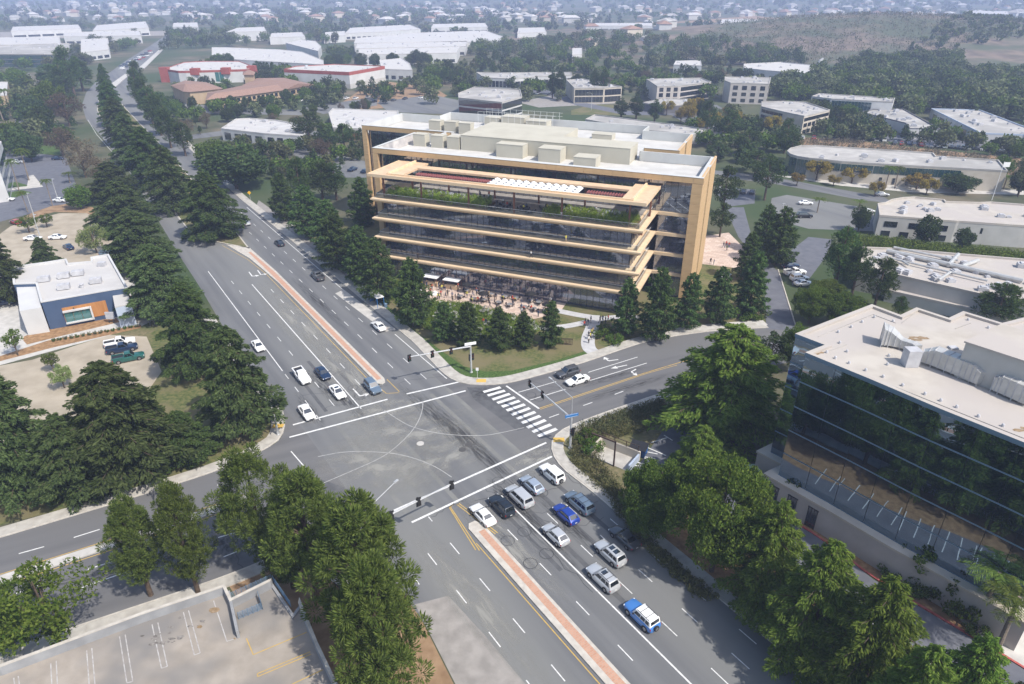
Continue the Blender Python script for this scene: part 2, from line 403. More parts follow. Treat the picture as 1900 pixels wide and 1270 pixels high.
# ---------------------------------------------------------------- painted markings
mb = MB(); my = MB(); mw = MB()
def line(m, a, b, w_, z=.034):
    a = Vector((a[0], a[1], 0)); b = Vector((b[0], b[1], 0)); d = (b - a).normalized(); n_ = Vector((-d.y, d.x, 0)) * w_ / 2
    q = [a + n_, a - n_, b - n_, b + n_]; m.sheet(q, z)
def lines(m, pts, w_=.16, z=.034):
    for a, b in zip(pts[:-1], pts[1:]): line(m, a, b, w_, z)
def dashes(m, s_, t0, t1, L=2.4, cyc=7.3, w_=.125):
    t = t0
    while t < t1: line(m, rp(s_, t), rp(s_, min(t + L, t1)), w_); t += cyc
for s_, t0, t1 in ((30.8, 100, 172), (37.3, 104, 160), (45, 99, 230), (48.3, 99, 230), (38.7, -40, 60), (45, -40, 62), (48.3, -40, 60), (51.5, 20, 56), (31.1, -30, 66), (27.8, -30, 62), (24.5, 56, 64)): dashes(mb, s_, t0 + (.5 if s_ == 38.7 else 0), t1)
line(mb, rp(34.3, 96.5), rp(34.4, 163), .2); line(mb, rp(41.8, -60), rp(41.8, 64), .2)
line(mb, rp(51.5, 97), rp(51.5, 119), .17); line(mb, rp(51.5, 147), rp(51.5, 230), .17); line(mb, rp(27.2, 117), rp(27.6, 178), .17)
dashes(mb, 27.2, 97, 116, 2, 5.5)
far = offset(NWC, -1.6)
for i in range(6, len(far) - 1): line(mb, far[i], far[i + 1], .22)
lines(mb, px((163, 223), (180, 251), (224, 300))); lines(mb, px((267, 332), (285, 351), (316, 385), (338, 414)))
for a, b in (((754.5, 731.6), (857.7, 708)), ((537, 812), (864, 725.6)), ((543.5, 789), (719, 741.5)), ((731, 948), (1013.5, 822)), ((764, 970), (1024, 847.6)), ((905 * .2646 + 700, 592 * .2646 + 560), (1135 * .2646 + 700, 752 * .2646 + 560))): line(mb, at(*a), at(*b), .36)
Z2 = lambda x, y: (700 + x * .26455, 560 + y * .26455)
for p_ in ([(990, 637), (1255, 562)], [(1480, 497), (1825, 390)], [(1070, 692), (1320, 615)], [(1490, 555), (1890, 432)], [(1205, 815), (1275, 790)], [(1445, 730), (1508, 708)], [(1665, 652), (1725, 630)]):
    line(mb, at(*Z2(*p_[0])), at(*Z2(*p_[1])), .17)
for p_ in ([(540, 838), (566, 868)], [(35, 1028), (82, 1015)], [(137, 998), (185, 983)], [(403, 901), (434, 892)], [(163, 1057), (217, 1040)], [(415, 970), (437, 962)], [(30, 1102), (88, 1082)], [(7, 1141), (78, 1118)], [(144, 1094), (234, 1062)], [(405, 998), (440, 988)], [(415, 1034), (440, 1024)]):
    line(mb, at(*p_[0]), at(*p_[1]), .17)
L_ = [(745, 635), (775, 660), (808, 688), (842, 712), (875, 738), (908, 765), (943, 795), (980, 823), (1015, 852), (1052, 885), (1090, 915), (1128, 945)]
R_ = [(865, 602), (895, 625), (930, 648), (965, 672), (998, 697), (1035, 722), (1070, 748), (1108, 775), (1143, 803), (1180, 832), (1218, 863), (1258, 893)]
for a, b in zip(L_, R_): line(mb, at(*Z2(*a)), at(*Z2(*b)), .72, .036)
def arrow(m, base, tip, turn=0, s_=1.0):
    a = at(*base); b = at(*tip); d = (b - a); L = d.length; d.normalize(); n_ = Vector((-d.y, d.x, 0))
    P = lambda x, y: a + d * x + n_ * y
    if not turn:
        m.sheet([P(0, -.12), P(L - 1.3, -.12), P(L - 1.3, .12), P(0, .12)], .034); m.sheet([P(L - 1.3, -.5), P(L, 0), P(L - 1.3, .5)], .034)
    else:
        k = turn
        m.sheet([P(0, -.13), P(L * .75, -.13), P(L * .75, .13), P(0, .13)], .034)
        m.sheet([P(L * .75 - .13, .0), P(L * .75 + .15, .0), P(L * .75 + .3, k * .8), P(L * .75 - .0, k * .8)], .038)
        m.sheet([P(L * .75 - .45, k * .8), P(L * .75 + .75, k * .8), P(L * .75 + .25, k * 1.7)], .034)
arrow(mb, Z2(1690, 407), Z2(1600, 420), -1); arrow(mb, Z2(1752, 446), Z2(1638, 470)); arrow(mb, Z2(1815, 475), Z2(1770, 500), 1)
arrow(mb, (655, 722), (672, 740), 1); arrow(mb, (462, 505), (470, 516), 1); arrow(mb, (478, 502), (486, 513), 1)
arrow(mb, (1210, 668), (1130, 688)) if False else None
struct('road_markings', mb, M['white_paint'])
lines(my, [at(*Z2(1140, 748)), at(*Z2(1890, 497)), at(1255, 675), at(1340, 650)], .16); lines(my, [at(*Z2(1143, 757)), at(*Z2(1893, 504)), at(1256, 678)], .12)
for d_ in (0, .35): lines(my, [rp(33.2 + d_, 57 - d_), rp(34.4 + d_ * .5, 66), rp(36.0 + d_, 66 - d_), rp(37 + d_, 57)][:2] + [rp(35.4, 66.4)], .13); lines(my, [rp(35.6 + d_, 66), rp(36.9 + d_, 58)], .13)
lines(my, [rp(33.9, -60), rp(33.9, 58)], .13); lines(my, [rp(39.8, 101), rp(40.0, 98.6), rp(42.0, 97.5)], .13); lines(my, [rp(42.2, 97.8), rp(42.2, 103)], .13)
lines(my, [rp(39.3, 104), rp(39.3, 168), rp(38.3, 181), rp(35.5, 196)], .13)
for pl in (W_MED, W_MED2): lines(my, offset(pl, .35), .14)
struct('road_markings', my, M['yellow_paint'])
Z7 = None
for pts in ([(785, 745), (784, 761), (777, 782), (761, 806), (726, 838), (700, 854), (640, 880), (600, 897)], [(713, 762), (740, 780), (763.5, 793), (811, 805), (859, 809), (901, 809), (938, 802), (972.5, 794)], [(590, 848), (640, 838), (700, 839), (740, 843), (779, 854), (811, 868), (838, 886)]): lines(mw, smooth_line(px(*pts), 2), .12)
struct('guide_lines', mw, M['worn_paint'])
# detector loops, crack sealing, manholes
mb = MB()
def ring(m, c, r, w_=.09, n=22, z=.034):
    for k in range(n):
        a0 = 2 * math.pi * k / n; a1 = 2 * math.pi * (k + 1) / n
        m.sheet([(c.x + (r + q) * math.cos(a), c.y + (r + q) * math.sin(a)) for a, q in ((a0, 0), (a1, 0), (a1, w_), (a0, w_))], z)
for p_ in ((942, 1004), (973, 987), (984, 1046), (1014, 1028), (655, 720), (668, 735), (925, 893), (1005, 915), (985, 733), (1000, 740)): ring(mb, at(*p_), .85)
crk = random.Random(5)
def crack(m, a, b, w_=.07, jit=.5, n=9, z=.0335):
    a = at(*a); b = at(*b); prev = a; d = (b - a).normalized(); nn = Vector((-d.y, d.x, 0))
    for k in range(1, n + 1):
        q = a.lerp(b, k / n) + nn * crk.uniform(-jit, jit) * (0 if k == n else 1); line(m, prev, q, w_, z + k * .0001); prev = q
for a, b in (((880, 930), (1040, 905)), ((950, 960), (1110, 930)), ((1010, 1000), (1120, 960)), ((960, 975), (1100, 1100)), ((900, 905), (960, 960)), ((1020, 860), (1080, 905)), ((1000, 960), (1080, 1000)), ((560, 735), (720, 715)), ((600, 760), (690, 735)), ((640, 745), (700, 705)), ((580, 700), (640, 690)), ((950, 700), (1080, 730)), ((980, 745), (1060, 710)), ((1100, 715), (1240, 680)), ((560, 870), (640, 1000)), ((740, 712), (860, 690)), ((420, 1000), (450, 1060)), ((110, 955), (170, 935)), ((800, 960), (860, 930))): crack(mb, a, b)
struct('crack_sealing', mb, M['tar'])
mat('iron_cover', (.06, .06, .06), (.09, .085, .08), scale=6, rough=.6)
for p_, r, m_, lab in (((858, 835), .62, 'iron_cover', 'dark iron manhole cover nearer the camera of the pair in the crossing'), ((870, 825.5), .62, 'iron_cover', 'dark iron manhole cover farther from the camera of the pair in the crossing'), ((780, 823.5), .6, 'concrete_pale', 'pale ringed round manhole cover near the middle of the crossing')):
    m_b = MB(); m_b.lathe([(r, .02), (r, .045), (r * .75, .05), (r * .7, .042), (.02, .042)], 18); o = obj('manhole_cover', m_b, M[m_]); o.location = at(*p_); tag(o, lab, 'manhole cover')
# ---------------------------------------------------------------- kerbs and sidewalks
def sidewalk(pl, side, width, name='sidewalk', gap=.25, step=1.8, slabs=True, kmat='kerb_concrete', smat='concrete'):
    pl = resample(pl, step)
    mb = MB(); strip(mb, pl, 0, side * .22, 0, .15); strip(mb, pl, side * .225, side * (.22 + width), 0, .12)
    o = struct(name, mb, M[kmat])
    A = offset(pl, side * .26); B = offset(pl, side * (.22 + width))
    for i in range(len(pl) - 1):
        c = (A[i] + A[i + 1] + B[i] + B[i + 1]) / 4
        m_ = MB(); q = [(p - c) * .985 for p in (A[i], A[i + 1], B[i + 1], B[i])]; m_.prism(q, 0, .035, False)
        s_ = obj('slab', m_, M[smat], o); s_.location = (c.x, c.y, .118 + rnd.uniform(0, .008))
    return o
sidewalk([p for p in NWC[::-1][-14:] if to_rp(p)[1] > 103] + list(E_UP), 1, 2.2, step=2.2)
sidewalk([rp(53, -45), rp(53, 40), rp(53, 58)] + list(E_LOW)[::-1] + px((1300, 707), (1400, 678)), -1, 1.7, step=2.0)
sidewalk([rp(22.3, 150), rp(22.3, 106)] + list(W_UP), -1, 2.0, step=2.0)
sidewalk(list(W_LOW), -1, 1.8, step=2.0)
mb = MB()
for p_ in ((893, 708), (1037, 818), (516, 792)):
    c = at(*p_); mb.prism([c + Vector((x, y, 0)) for x, y in ((-.9, -.6), (.9, -.6), (.9, .6), (-.9, .6))], .1, .17)
struct('tactile_paving', mb, M['tactile'])
# ---------------------------------------------------------------- lawns, lots, drives
def ground_patch(name, pts, m, z, raw=False):
    mb = MB(); mb.sheet(pts if raw else px(*pts), z); return struct(name, mb, M[m])
ground_patch('lawn', [(560, 430), (640, 520), (700, 580), (780, 660), (826, 690), (862, 708), (900, 711), (1000, 692), (1110, 658), (1200, 628), (1300, 612), (1420, 600), (1410, 520), (1300, 470), (1000, 480), (700, 400)], 'lawn', .010)
ground_patch('lawn_edge', [(668, 548), (712, 578), (760, 625), (815, 668), (850, 696), (900, 704), (955, 700), (1040, 676), (1108, 651), (1106, 645), (1035, 668), (950, 688), (900, 690), (860, 680), (810, 645), (765, 610), (715, 565), (680, 545)], 'lawn_green', .014)
ground_patch('bare_verge', [(470, 395), (505, 412), (560, 452), (640, 522), (680, 556), (688, 550), (650, 515), (590, 455), (520, 400), (480, 372)], 'concrete_worn', .013)
ground_patch('lawn', [(1060, 790), (1230, 737), (1300, 712), (1330, 780), (1260, 830), (1180, 860), (1120, 885), (1140, 940), (1240, 1028), (1500, 1230), (1640, 1340), (1800, 1340), (1500, 1080), (1250, 900), (1150, 960), (1080, 895), (1032, 850), (1034, 815)][:1] + [(1230, 737), (1300, 712), (1330, 780), (1250, 815), (1190, 830), (1160, 870), (1170, 920), (1240, 1000), (1500, 1200), (1640, 1340), (1560, 1420), (1400, 1300), (1240, 1050), (1150, 970), (1080, 905), (1032, 850), (1034, 815)], 'lawn_dry', .008)
ground_patch('bark_strip', [(1190, 900), (1260, 905), (1420, 1020), (1640, 1180), (1900, 1360), (1900, 1420), (1600, 1420), (1330, 1150), (1240, 1040), (1160, 950)], 'mulch', .012)
ground_patch('lawn', [(230, 640), (320, 600), (420, 650), (500, 740), (522, 800), (490, 828), (380, 864), (200, 925), (0, 975), (-100, 1000), (-100, 900), (100, 850), (260, 780)], 'lawn', .012)
ground_patch('lawn', [(80, 640), (320, 560), (340, 560), (440, 660), (330, 700), (300, 690), (280, 640)], 'lawn_dry', .011)
ground_patch('car_park', [(-60, 690), (60, 668), (200, 622), (272, 625), (300, 690), (265, 740), (200, 800), (60, 860), (-60, 880)], 'sand_lot', .016)
ground_patch('restaurant_yard', [(-80, 700), (140, 640), (262, 606), (290, 592), (260, 560), (270, 510), (230, 470), (120, 440), (-80, 520)], 'concrete_pale', .018)
ground_patch('car_park', [(-90, 500), (20, 420), (110, 396), (165, 396), (190, 415), (215, 448), (225, 480), (140, 500), (-90, 560)], 'sand_lot', .022)
ground_patch('mulch_bed', [(43, 632), (44, 625), (90, 607), (215, 590), (222, 598), (130, 620), (50, 640)], 'mulch', .03)
ground_patch('mulch_bed', [(-20, 676), (-20, 668), (90, 632), (200, 613), (262, 603), (262, 609), (100, 645)], 'mulch', .028)
ground_patch('mulch_bed', [(212, 470), (238, 455), (250, 498), (222, 500)], 'mulch', .03)
ground_patch('car_park', [(-80, 305), (10, 286), (60, 284), (122, 292), (142, 345), (125, 380), (90, 388), (0, 412), (-90, 430)], 'asphalt_blue', .016)
ground_patch('service_lane', [(34, 192), (58, 190), (60, 215), (40, 236), (30, 262), (20, 255), (28, 225)], 'asphalt_blue', .016)
ground_patch('lawn_island', [(-20, 345), (30, 338), (58, 346), (20, 352), (-20, 356)], 'lawn_green', .026)
ground_patch('footway', [(54, 326), (62, 325), (80, 347), (55, 350), (-20, 358), (-20, 353), (50, 346)], 'concrete_pale', .027)
ground_patch('lawn_island', [(-20, 366), (40, 353), (60, 358), (30, 366), (-20, 376)], 'lawn_green', .029)
ground_patch('dirt_verge', [(60, 395), (95, 383), (130, 378), (172, 385), (190, 408), (160, 396), (100, 394), (20, 416)], 'dirt', .027)
ground_patch('lawn_strip', [(50, 285), (60, 272), (110, 270), (112, 288)], 'lawn_green', .03)
ground_patch('driveway', [(1422, 611), (1419, 540), (1419, 501), (1444, 501), (1460, 550), (1480, 614)], 'asphalt_blue', .03)
ground_patch('driveway', [(1418, 502), (1370, 440), (1345, 385), (1380, 385), (1395, 440), (1440, 502)], 'asphalt_blue', .018)
ground_patch('yard', [(1300, 440), (1352, 432), (1400, 480), (1366, 498), (1300, 490)], 'plaza_brick', .026)
ground_patch('car_park', [(1462, 470), (1500, 440), (1545, 445), (1530, 480), (1500, 520), (1470, 530)], 'asphalt_blue', .02)
ground_patch('car_park', [(1432, 368), (1460, 362), (1620, 388), (1626, 430), (1500, 425), (1425, 405)], 'asphalt', .02)
ground_patch('car_park', [(1330, 360), (1350, 350), (1402, 352), (1400, 378), (1350, 384)], 'asphalt_blue', .024)
ground_patch('side_street', [(1280, 312), (1360, 332), (1440, 342), (1600, 372), (1660, 378), (1640, 366), (1560, 352), (1440, 330), (1360, 320)], 'asphalt', .021)
ground_patch('footway', [(1430, 325), (1560, 345), (1700, 358), (1900, 362), (1900, 353), (1700, 348), (1560, 334)], 'concrete_pale', .022)
ground_patch('car_park', [(1480, 248), (1540, 240), (1640, 262), (1900, 285), (1900, 272), (1660, 250), (1560, 232)], 'asphalt_blue', .02)
ground_patch('brush_bank', [(1470, 255), (1560, 258), (1700, 275), (1900, 295), (1900, 330), (1700, 290), (1480, 270)], 'dirt', .018)
ground_patch('drive_lane', [(1230, 800), (1300, 780), (1420, 905), (1424, 941), (1532, 1006), (1621, 1076), (1860, 1218), (2000, 1300), (2000, 1420), (1640, 1230), (1480, 1080), (1330, 960), (1180, 870)], 'asphalt_blue', .02)
ground_patch('entrance_paving', [(1810, 1180), (1780, 1150), (1850, 1080), (2000, 1100), (2000, 1290), (1880, 1230)], 'concrete_pale', .024)
ground_patch('planting_bed', [(1424, 938), (1450, 915), (1560, 985), (1770, 1110), (1820, 1175), (1855, 1213), (1620, 1072), (1530, 1003)], 'mulch', .022)
ground_patch('side_apron', [(770, 1122), (832, 1106), (900, 1180), (975, 1270), (1080, 1400), (960, 1400), (845, 1270)], 'concrete_worn', .028)
ground_patch('dirt_slope', [(420, 1080), (560, 1040), (640, 1060), (768, 1122), (842, 1270), (955, 1405), (640, 1420)], 'dirt', .009)
ground_patch('bare_hillside', [(680, 160), (720, 152), (800, 160), (830, 178), (790, 195), (660, 205), (620, 200)], 'dirt', .02)
ground_patch('lawn', [(1060, 205), (1100, 194), (1160, 196), (1150, 214), (1060, 213)], 'lawn', .02)
ground_patch('meadow_field', [(1770, 130), (1800, 105), (1850, 95), (1960, 98), (1960, 140), (1880, 142), (1790, 135)], 'lawn_green', .03)
ground_patch('meadow_field', [(985, 100), (1040, 92), (1240, 90), (1300, 98), (1180, 110), (1040, 112)], 'lawn_green', .03)
ground_patch('service_lane', [(1785, 132), (1830, 106), (1838, 107), (1796, 133)], 'concrete', .036)
ground_patch('graded_earth', [(1160, 52), (1180, 42), (1240, 42), (1400, 30), (1490, 38), (1560, 46), (1330, 50), (1240, 56)], 'dirt', .05)
ground_patch('car_park', [(560, 300), (520, 268), (620, 285), (680, 300), (690, 330), (640, 330)], 'asphalt', .02)
ground_patch('car_park', [(690, 300), (670, 270), (760, 300), (745, 330)], 'asphalt_blue', .017)
for nm_, pts_, m_ in (('car_park', [(700, 190), (800, 176), (900, 196), (870, 214), (720, 208)], 'asphalt'), ('side_street', [(840, 178), (1000, 172), (1070, 196), (1160, 214), (1260, 214), (1260, 208), (1160, 206), (1080, 190), (1010, 166), (850, 172)], 'asphalt_blue'), ('car_park', [(1230, 205), (1330, 195), (1400, 240), (1340, 262), (1290, 240)], 'asphalt'), ('car_park', [(960, 190), (1020, 178), (1160, 184), (1150, 192), (1000, 200)], 'concrete_worn'), ('car_park', [(560, 200), (700, 180), (700, 196), (600, 212)], 'asphalt'), ('car_park', [(390, 130), (760, 118), (760, 124), (520, 136)], 'concrete_worn'), ('car_park', [(610, 108), (900, 98), (930, 104), (640, 112)], 'asphalt'), ('car_park', [(1290, 150), (1420, 148), (1440, 158), (1300, 164)], 'asphalt'), ('car_park', [(0, 92), (120, 108), (110, 116), (0, 118)], 'asphalt_blue'), ('car_park', [(330, 190), (420, 200), (560, 205), (560, 214), (400, 212), (330, 204)], 'asphalt'), ('side_street', [(330, 262), (430, 250), (600, 252), (700, 262), (700, 254), (600, 244), (420, 242), (330, 254)], 'asphalt'), ('car_park', [(0, 60), (320, 58), (320, 66), (0, 74)], 'concrete_worn'), ('car_park', [(640, 62), (1000, 54), (1000, 60), (640, 68)], 'concrete_worn')): ground_patch(nm_, pts_, m_, .019 + .0007 * len(pts_) + rnd.uniform(0, .004))
mb = MB(); strip(mb, smooth_line(px((1424, 941), (1532, 1006), (1621, 1076), (1740, 1146), (1861, 1218), (2000, 1305)), 1), 0, .28, 0, .16); struct('kerb', mb, M['red_kerb'])
mb = MB()
for k in range(7): a = Vector(at(775 + 8 * k, 1106 + 5 * k)); 
struct('kerb', strip(MB(), px((1444.5, 501), (1460, 550), (1480, 614)), -.25, .0, 0, .15), M['kerb_concrete'])
# plaza and paths in front of the office (paving follows the building)
OC, OS = math.cos(R(-22)), math.sin(R(-22))
OX, OY = (57 * -1 * OC - 149 * OS) , (57 * -1 * OS + 149 * OC)
def ow(x, y, z=0.0): return Vector((OX + x * OC - y * OS, OY + x * OS + y * OC, z))
mb = MB(); mb.sheet([ow(*p) for p in ((-24, -11.9), (-24, -19.5), (-14.2, -22.7), (-7.3, -20.6), (-2.8, -21.0), (2, -21.5), (6.5, -22.6), (10.8, -22.6), (15.2, -17.6), (15.0, -11.9))], .034); struct('plaza', mb, M['plaza_brick'])
mb = MB(); pth = [at(u, v) for u, v in ((1016, 573), (1062, 583), (1096, 589), (1114, 590))]
strip(mb, smooth_line(pth, 2), -1.1, 1.1, .036)
strip(mb, smooth_line(px((900, 595), (1000, 610), (1048, 607), (1098, 596), (1140, 588), (1190, 590)), 2), -1.0, 1.0, .040)
strip(mb, smooth_line(px((1104, 592), (1098, 610), (1090, 630), (1092, 648), (1105, 656)), 2), -1.4, 1.4, .044)
struct('footpath', mb, M['path_paving'])
mb = MB(); strip(mb, smooth_line(px((1262, 619), (1340, 609), (1424, 604)), 1), 0, 2.2, .0, .16); struct('footway', mb, M['concrete_pale'])
# ---------------------------------------------------------------- timber-framed office building
mat('wood_clad', (.48, .32, .165), (.57, .39, .21), scale=1.2, detail=6, rough=.6, coord='obj', stretch=(4, 4, .3, 0))
mat('wood_pale', (.62, .465, .30), (.70, .54, .365), scale=.8, detail=6, rough=.6, stretch=(6, .4, 1, R(-22)))
mat('wood_soffit', (.55, .39, .25), (.63, .46, .30), scale=.8, detail=5, rough=.65)
mat('wood_column', (.17, .07, .045), (.23, .10, .06), scale=2, rough=.6)
mat('roof_white', (.45, .44, .42), (.53, .52, .50), scale=.3, detail=7, rough=.8)
mat('parapet_white', (.46, .465, .46), (.53, .54, .53), scale=.25, detail=7, rough=.8)
mat('penthouse_panel', (.42, .395, .325), (.47, .445, .37), scale=.2, detail=7, rough=.7)
mat('steel_dark', (.05, .05, .055), rough=.5)
mat('steel_white', (.7, .7, .7), rough=.5)
mat('interior_floor', (.42, .40, .40), (.58, .55, .54), scale=.4, rough=.7)
mat('interior_wall', (.28, .27, .28), (.52, .49, .47), scale=.3, detail=2, rough=.8)
mat('desk_white', (.62, .62, .62), rough=.5)
mat('desk_dark', (.05, .045, .045), rough=.5)
mat('louver_white', (.78, .79, .80), rough=.45)
mat('pergola_red', (.26, .09, .09), rough=.6)
mat('planter_bronze', (.12, .075, .045), rough=.5)
glass_mat('office_glass', (.74, .78, .92), .14, see=.62, base=(.14, .15, .22))
glass_mat('office_glass_dark', (.5, .55, .68), .26, see=.45, base=(.06, .07, .11))
glass_mat('rail_glass', (.86, .9, .9), .02, see=.9, base=(.3, .35, .35))
OFF = thing('office_building', 'five-storey office building with pale timber balconies, timber frame and white roof', 'building', ow(0, 0), R(-22))
LV = [6.0, 10.7, 15.4, 20.1]
def panel_mesh(w_, d_, h_, m, name):       # one cladding piece, front bottom corner centred
    return MB().box(-w_ / 2, w_ / 2, 0, d_, 0, h_).mesh(name, m)
# floors of the terraced block
for i, z in enumerate(LV):
    mb = MB()
    x0, x1, y0 = -33.5, 31.6, -14.5
    # tapered timber edge: lip, sloping underside
    prof = [(0, 0), (0, -.32), (.8, -.95), (1.6, -.95), (1.6, 0)]
    ring = [(x0, y0), (x1, y0), (x1, 1.0), (x0, 1.0)]
    vs = []
    for d_, dz in prof: vs += [(x0 + d_, 1.0, z + dz), (x0 + d_, y0 + d_, z + dz), (x1 - d_, y0 + d_, z + dz), (x1 - d_, 1.0, z + dz)]
    fs = []
    for k in range(len(prof) - 1):
        for j in range(3): fs.append((k * 4 + j, k * 4 + j + 1, (k + 1) * 4 + j + 1, (k + 1) * 4 + j))
    mb.add(vs, [f[::-1] for f in fs])
    o = obj('balcony_edge', mb, M['wood_pale'], OFF)
    mb = MB().box(x0 + 1.65, x1 - 1.65, y0 + 1.65, 20, z - .8, z - .03); obj('floor_slab', mb, M['interior_floor'], OFF)
    mb = MB(); mb.box(x0 + .02, x1 - .02, y0 + .02, .9, z - .025, z + .004); obj('balcony_deck', mb, M['wood_pale'], OFF)
    # railing
    gl = MB(); rl = MB()
    pts = [(x0 + 1.1, -.2), (x0 + 1.1, y0 + 1.0), (x1 - 1.1, y0 + 1.0), (x1 - 1.1, -.2)]
    for a, b in zip(pts[:-1], pts[1:]):
        gl.quad((a[0], a[1], z), (b[0], b[1], z), (b[0], b[1], z + 1.1), (a[0], a[1], z + 1.1)); rl.tube((a[0], a[1], z + 1.12), (b[0], b[1], z + 1.12), .035, n=6)
    r_ = obj('railing', gl, M['rail_glass'], OFF); obj('handrail', rl, M['steel_white'], r_)
# glazing of the block: front and both flanks, pane by pane
def glaze(xa, xb, y, za, zb, n, m, parent, axis='x', frame=True):
    w_ = (xb - xa) / n
    key = (round(w_, 3), round(zb - za, 3), m, axis)
    if key not in PANES:
        b = MB()
        if axis == 'x': b.box(-w_ / 2 + .04, w_ / 2 - .04, -.02, .02, 0, zb - za)
        else: b.box(-.02, .02, -w_ / 2 + .04, w_ / 2 - .04, 0, zb - za)
        PANES[key] = b.mesh('glass_pane', M[m])
    fr = MB()
    for k in range(n):
        c = xa + (k + .5) * w_
        put('glass_pane', PANES[key], parent, (c, y, za) if axis == 'x' else (y, c, za))
    for k in range(n + 1):
        c = xa + k * w_
        if axis == 'x': fr.box(c - .038, c + .038, y - .09, y + .06, za, zb)
        else: fr.box(y - .06, y + .09, c - .038, c + .038, za, zb)
    if axis == 'x': fr.box(xa, xb, y - .05, y + .05, zb - .12, zb - .02); fr.box(xa, xb, y - .05, y + .05, za + .9, za + .96)
    else: fr.box(y - .05, y + .05, xa, xb, zb - .12, zb - .02)
    obj('glazing_frame', fr, M['steel_dark'], parent)
PANES = {}
ZF = [(0.05, 4.85), (6.02, 9.55), (10.72, 14.25), (15.42, 18.95)]
for za, zb in ZF:
    glaze(-30.6, 28.7, -11.9, za, zb, 40, 'office_glass', OFF)
    glaze(-11.8, .9, 28.8, za, zb, 8, 'office_glass', OFF, 'y')
    glaze(-11.8, .9, -30.7, za, zb, 8, 'office_glass', OFF, 'y')
# columns outside the glass
cm = MB().box(-.3, .3, -.3, .3, 0, 18.95).mesh('column', M['wood_column'])
for x in (-29.8, -22.6, -12.6, -2.6, 7.4, 17.4, 26.0): put('column', cm, OFF, (x, -11.2, .03))
for x in (-30.9, 29.0): put('column', cm, OFF, (x, -3, .03))
# core and inner columns
obj('core_wall', MB().box(-28, 26, 6, 6.4, .05, 19.9), M['interior_wall'], OFF)
cm2 = MB().box(-.25, .25, -.25, .25, 0, 19.0).mesh('inner_column', M['wood_column'])
for x in (-22.6, -12.6, -2.6, 7.4, 17.4, 26): put('inner_column', cm2, OFF, (x, -3.2, .05))
# front wing: timber portal, glass behind it
bp = panel_mesh(2.175, .9, 1.25, M['wood_clad'], 'cladding_panel')
for k in range(37): put('cladding_panel', bp, OFF, (-41.2 + 1.12 + k * 2.215, 0, 27.15))
lp = panel_mesh(1.45, .9, 2.18, M['wood_clad'], 'cladding_panel'); rp_ = panel_mesh(2.2, .9, 2.18, M['wood_clad'], 'cladding_panel')
for k in range(12):
    put('cladding_panel', lp, OFF, (-40.48, 0, .45 + k * 2.222)); put('cladding_panel', rp_, OFF, (39.5, 0, .45 + k * 2.222))
sp_ = MB().box(0, .5, -1.18, 1.18, 0, 2.18).mesh('cladding_panel', M['wood_clad'])
for j in range(9):
    for k in range(13):
        if j in (4,): continue
        put('cladding_panel', sp_, OFF, (40.05, 2.15 + j * 2.42, .0 + k * 2.222 - .35))
for k in range(13):
    for yy in (2.15,): pass
obj('slot_window', MB().box(40.1, 40.35, 10.6, 13.1, .5, 28.0), M['office_glass_dark'], OFF)
obj('side_wall', MB().box(39.4, 40.04, .9, 21.5, .2, 28.36), M['steel_dark'], OFF)
obj('side_wall', MB().box(-41.15, -40.6, .92, 21.5, .2, 28.36), M['interior_wall'], OFF)
obj('parapet_cap', MB().box(-41.25, 40.62, -.05, .95, 28.4, 28.46).box(39.4, 40.62, .96, 21.6, 28.4, 28.461).box(-41.25, -40.5, .96, 21.6, 28.4, 28.461), M['parapet_white'], OFF)
glaze(-39.75, 38.4, 1.2, 20.14, 27.1, 52, 'office_glass_dark', OFF)
for za, zb in [(.05, 5.2), (6.02, 9.9), (10.72, 14.6), (15.42, 19.3)]:
    glaze(31.7, 38.4, 1.2, za, zb, 4, 'office_glass', OFF); glaze(-39.7, -33.6, 1.2, za, zb, 4, 'office_glass', OFF)
obj('spandrel', MB().box(-39.75, 38.4, .7, 1.15, 5.25, 5.98).box(-39.75, 38.4, .7, 1.15, 9.95, 10.66).box(-39.75, 38.4, .7, 1.15, 14.65, 15.36).box(-39.75, 38.4, .7, 1.15, 19.35, 20.05), M['wood_pale'], OFF)
obj('inner_floor', MB().box(31.7, 39.3, 1.4, 20, 5.3, 5.9).box(31.7, 39.3, 1.4, 20, 10, 10.6).box(31.7, 39.3, 1.4, 20, 14.7, 15.3).box(-39, 39.3, 1.4, 20, 19.4, 20.0).box(-39, 39.3, 6, 6.5, 20.1, 25.4), M['interior_wall'], OFF)
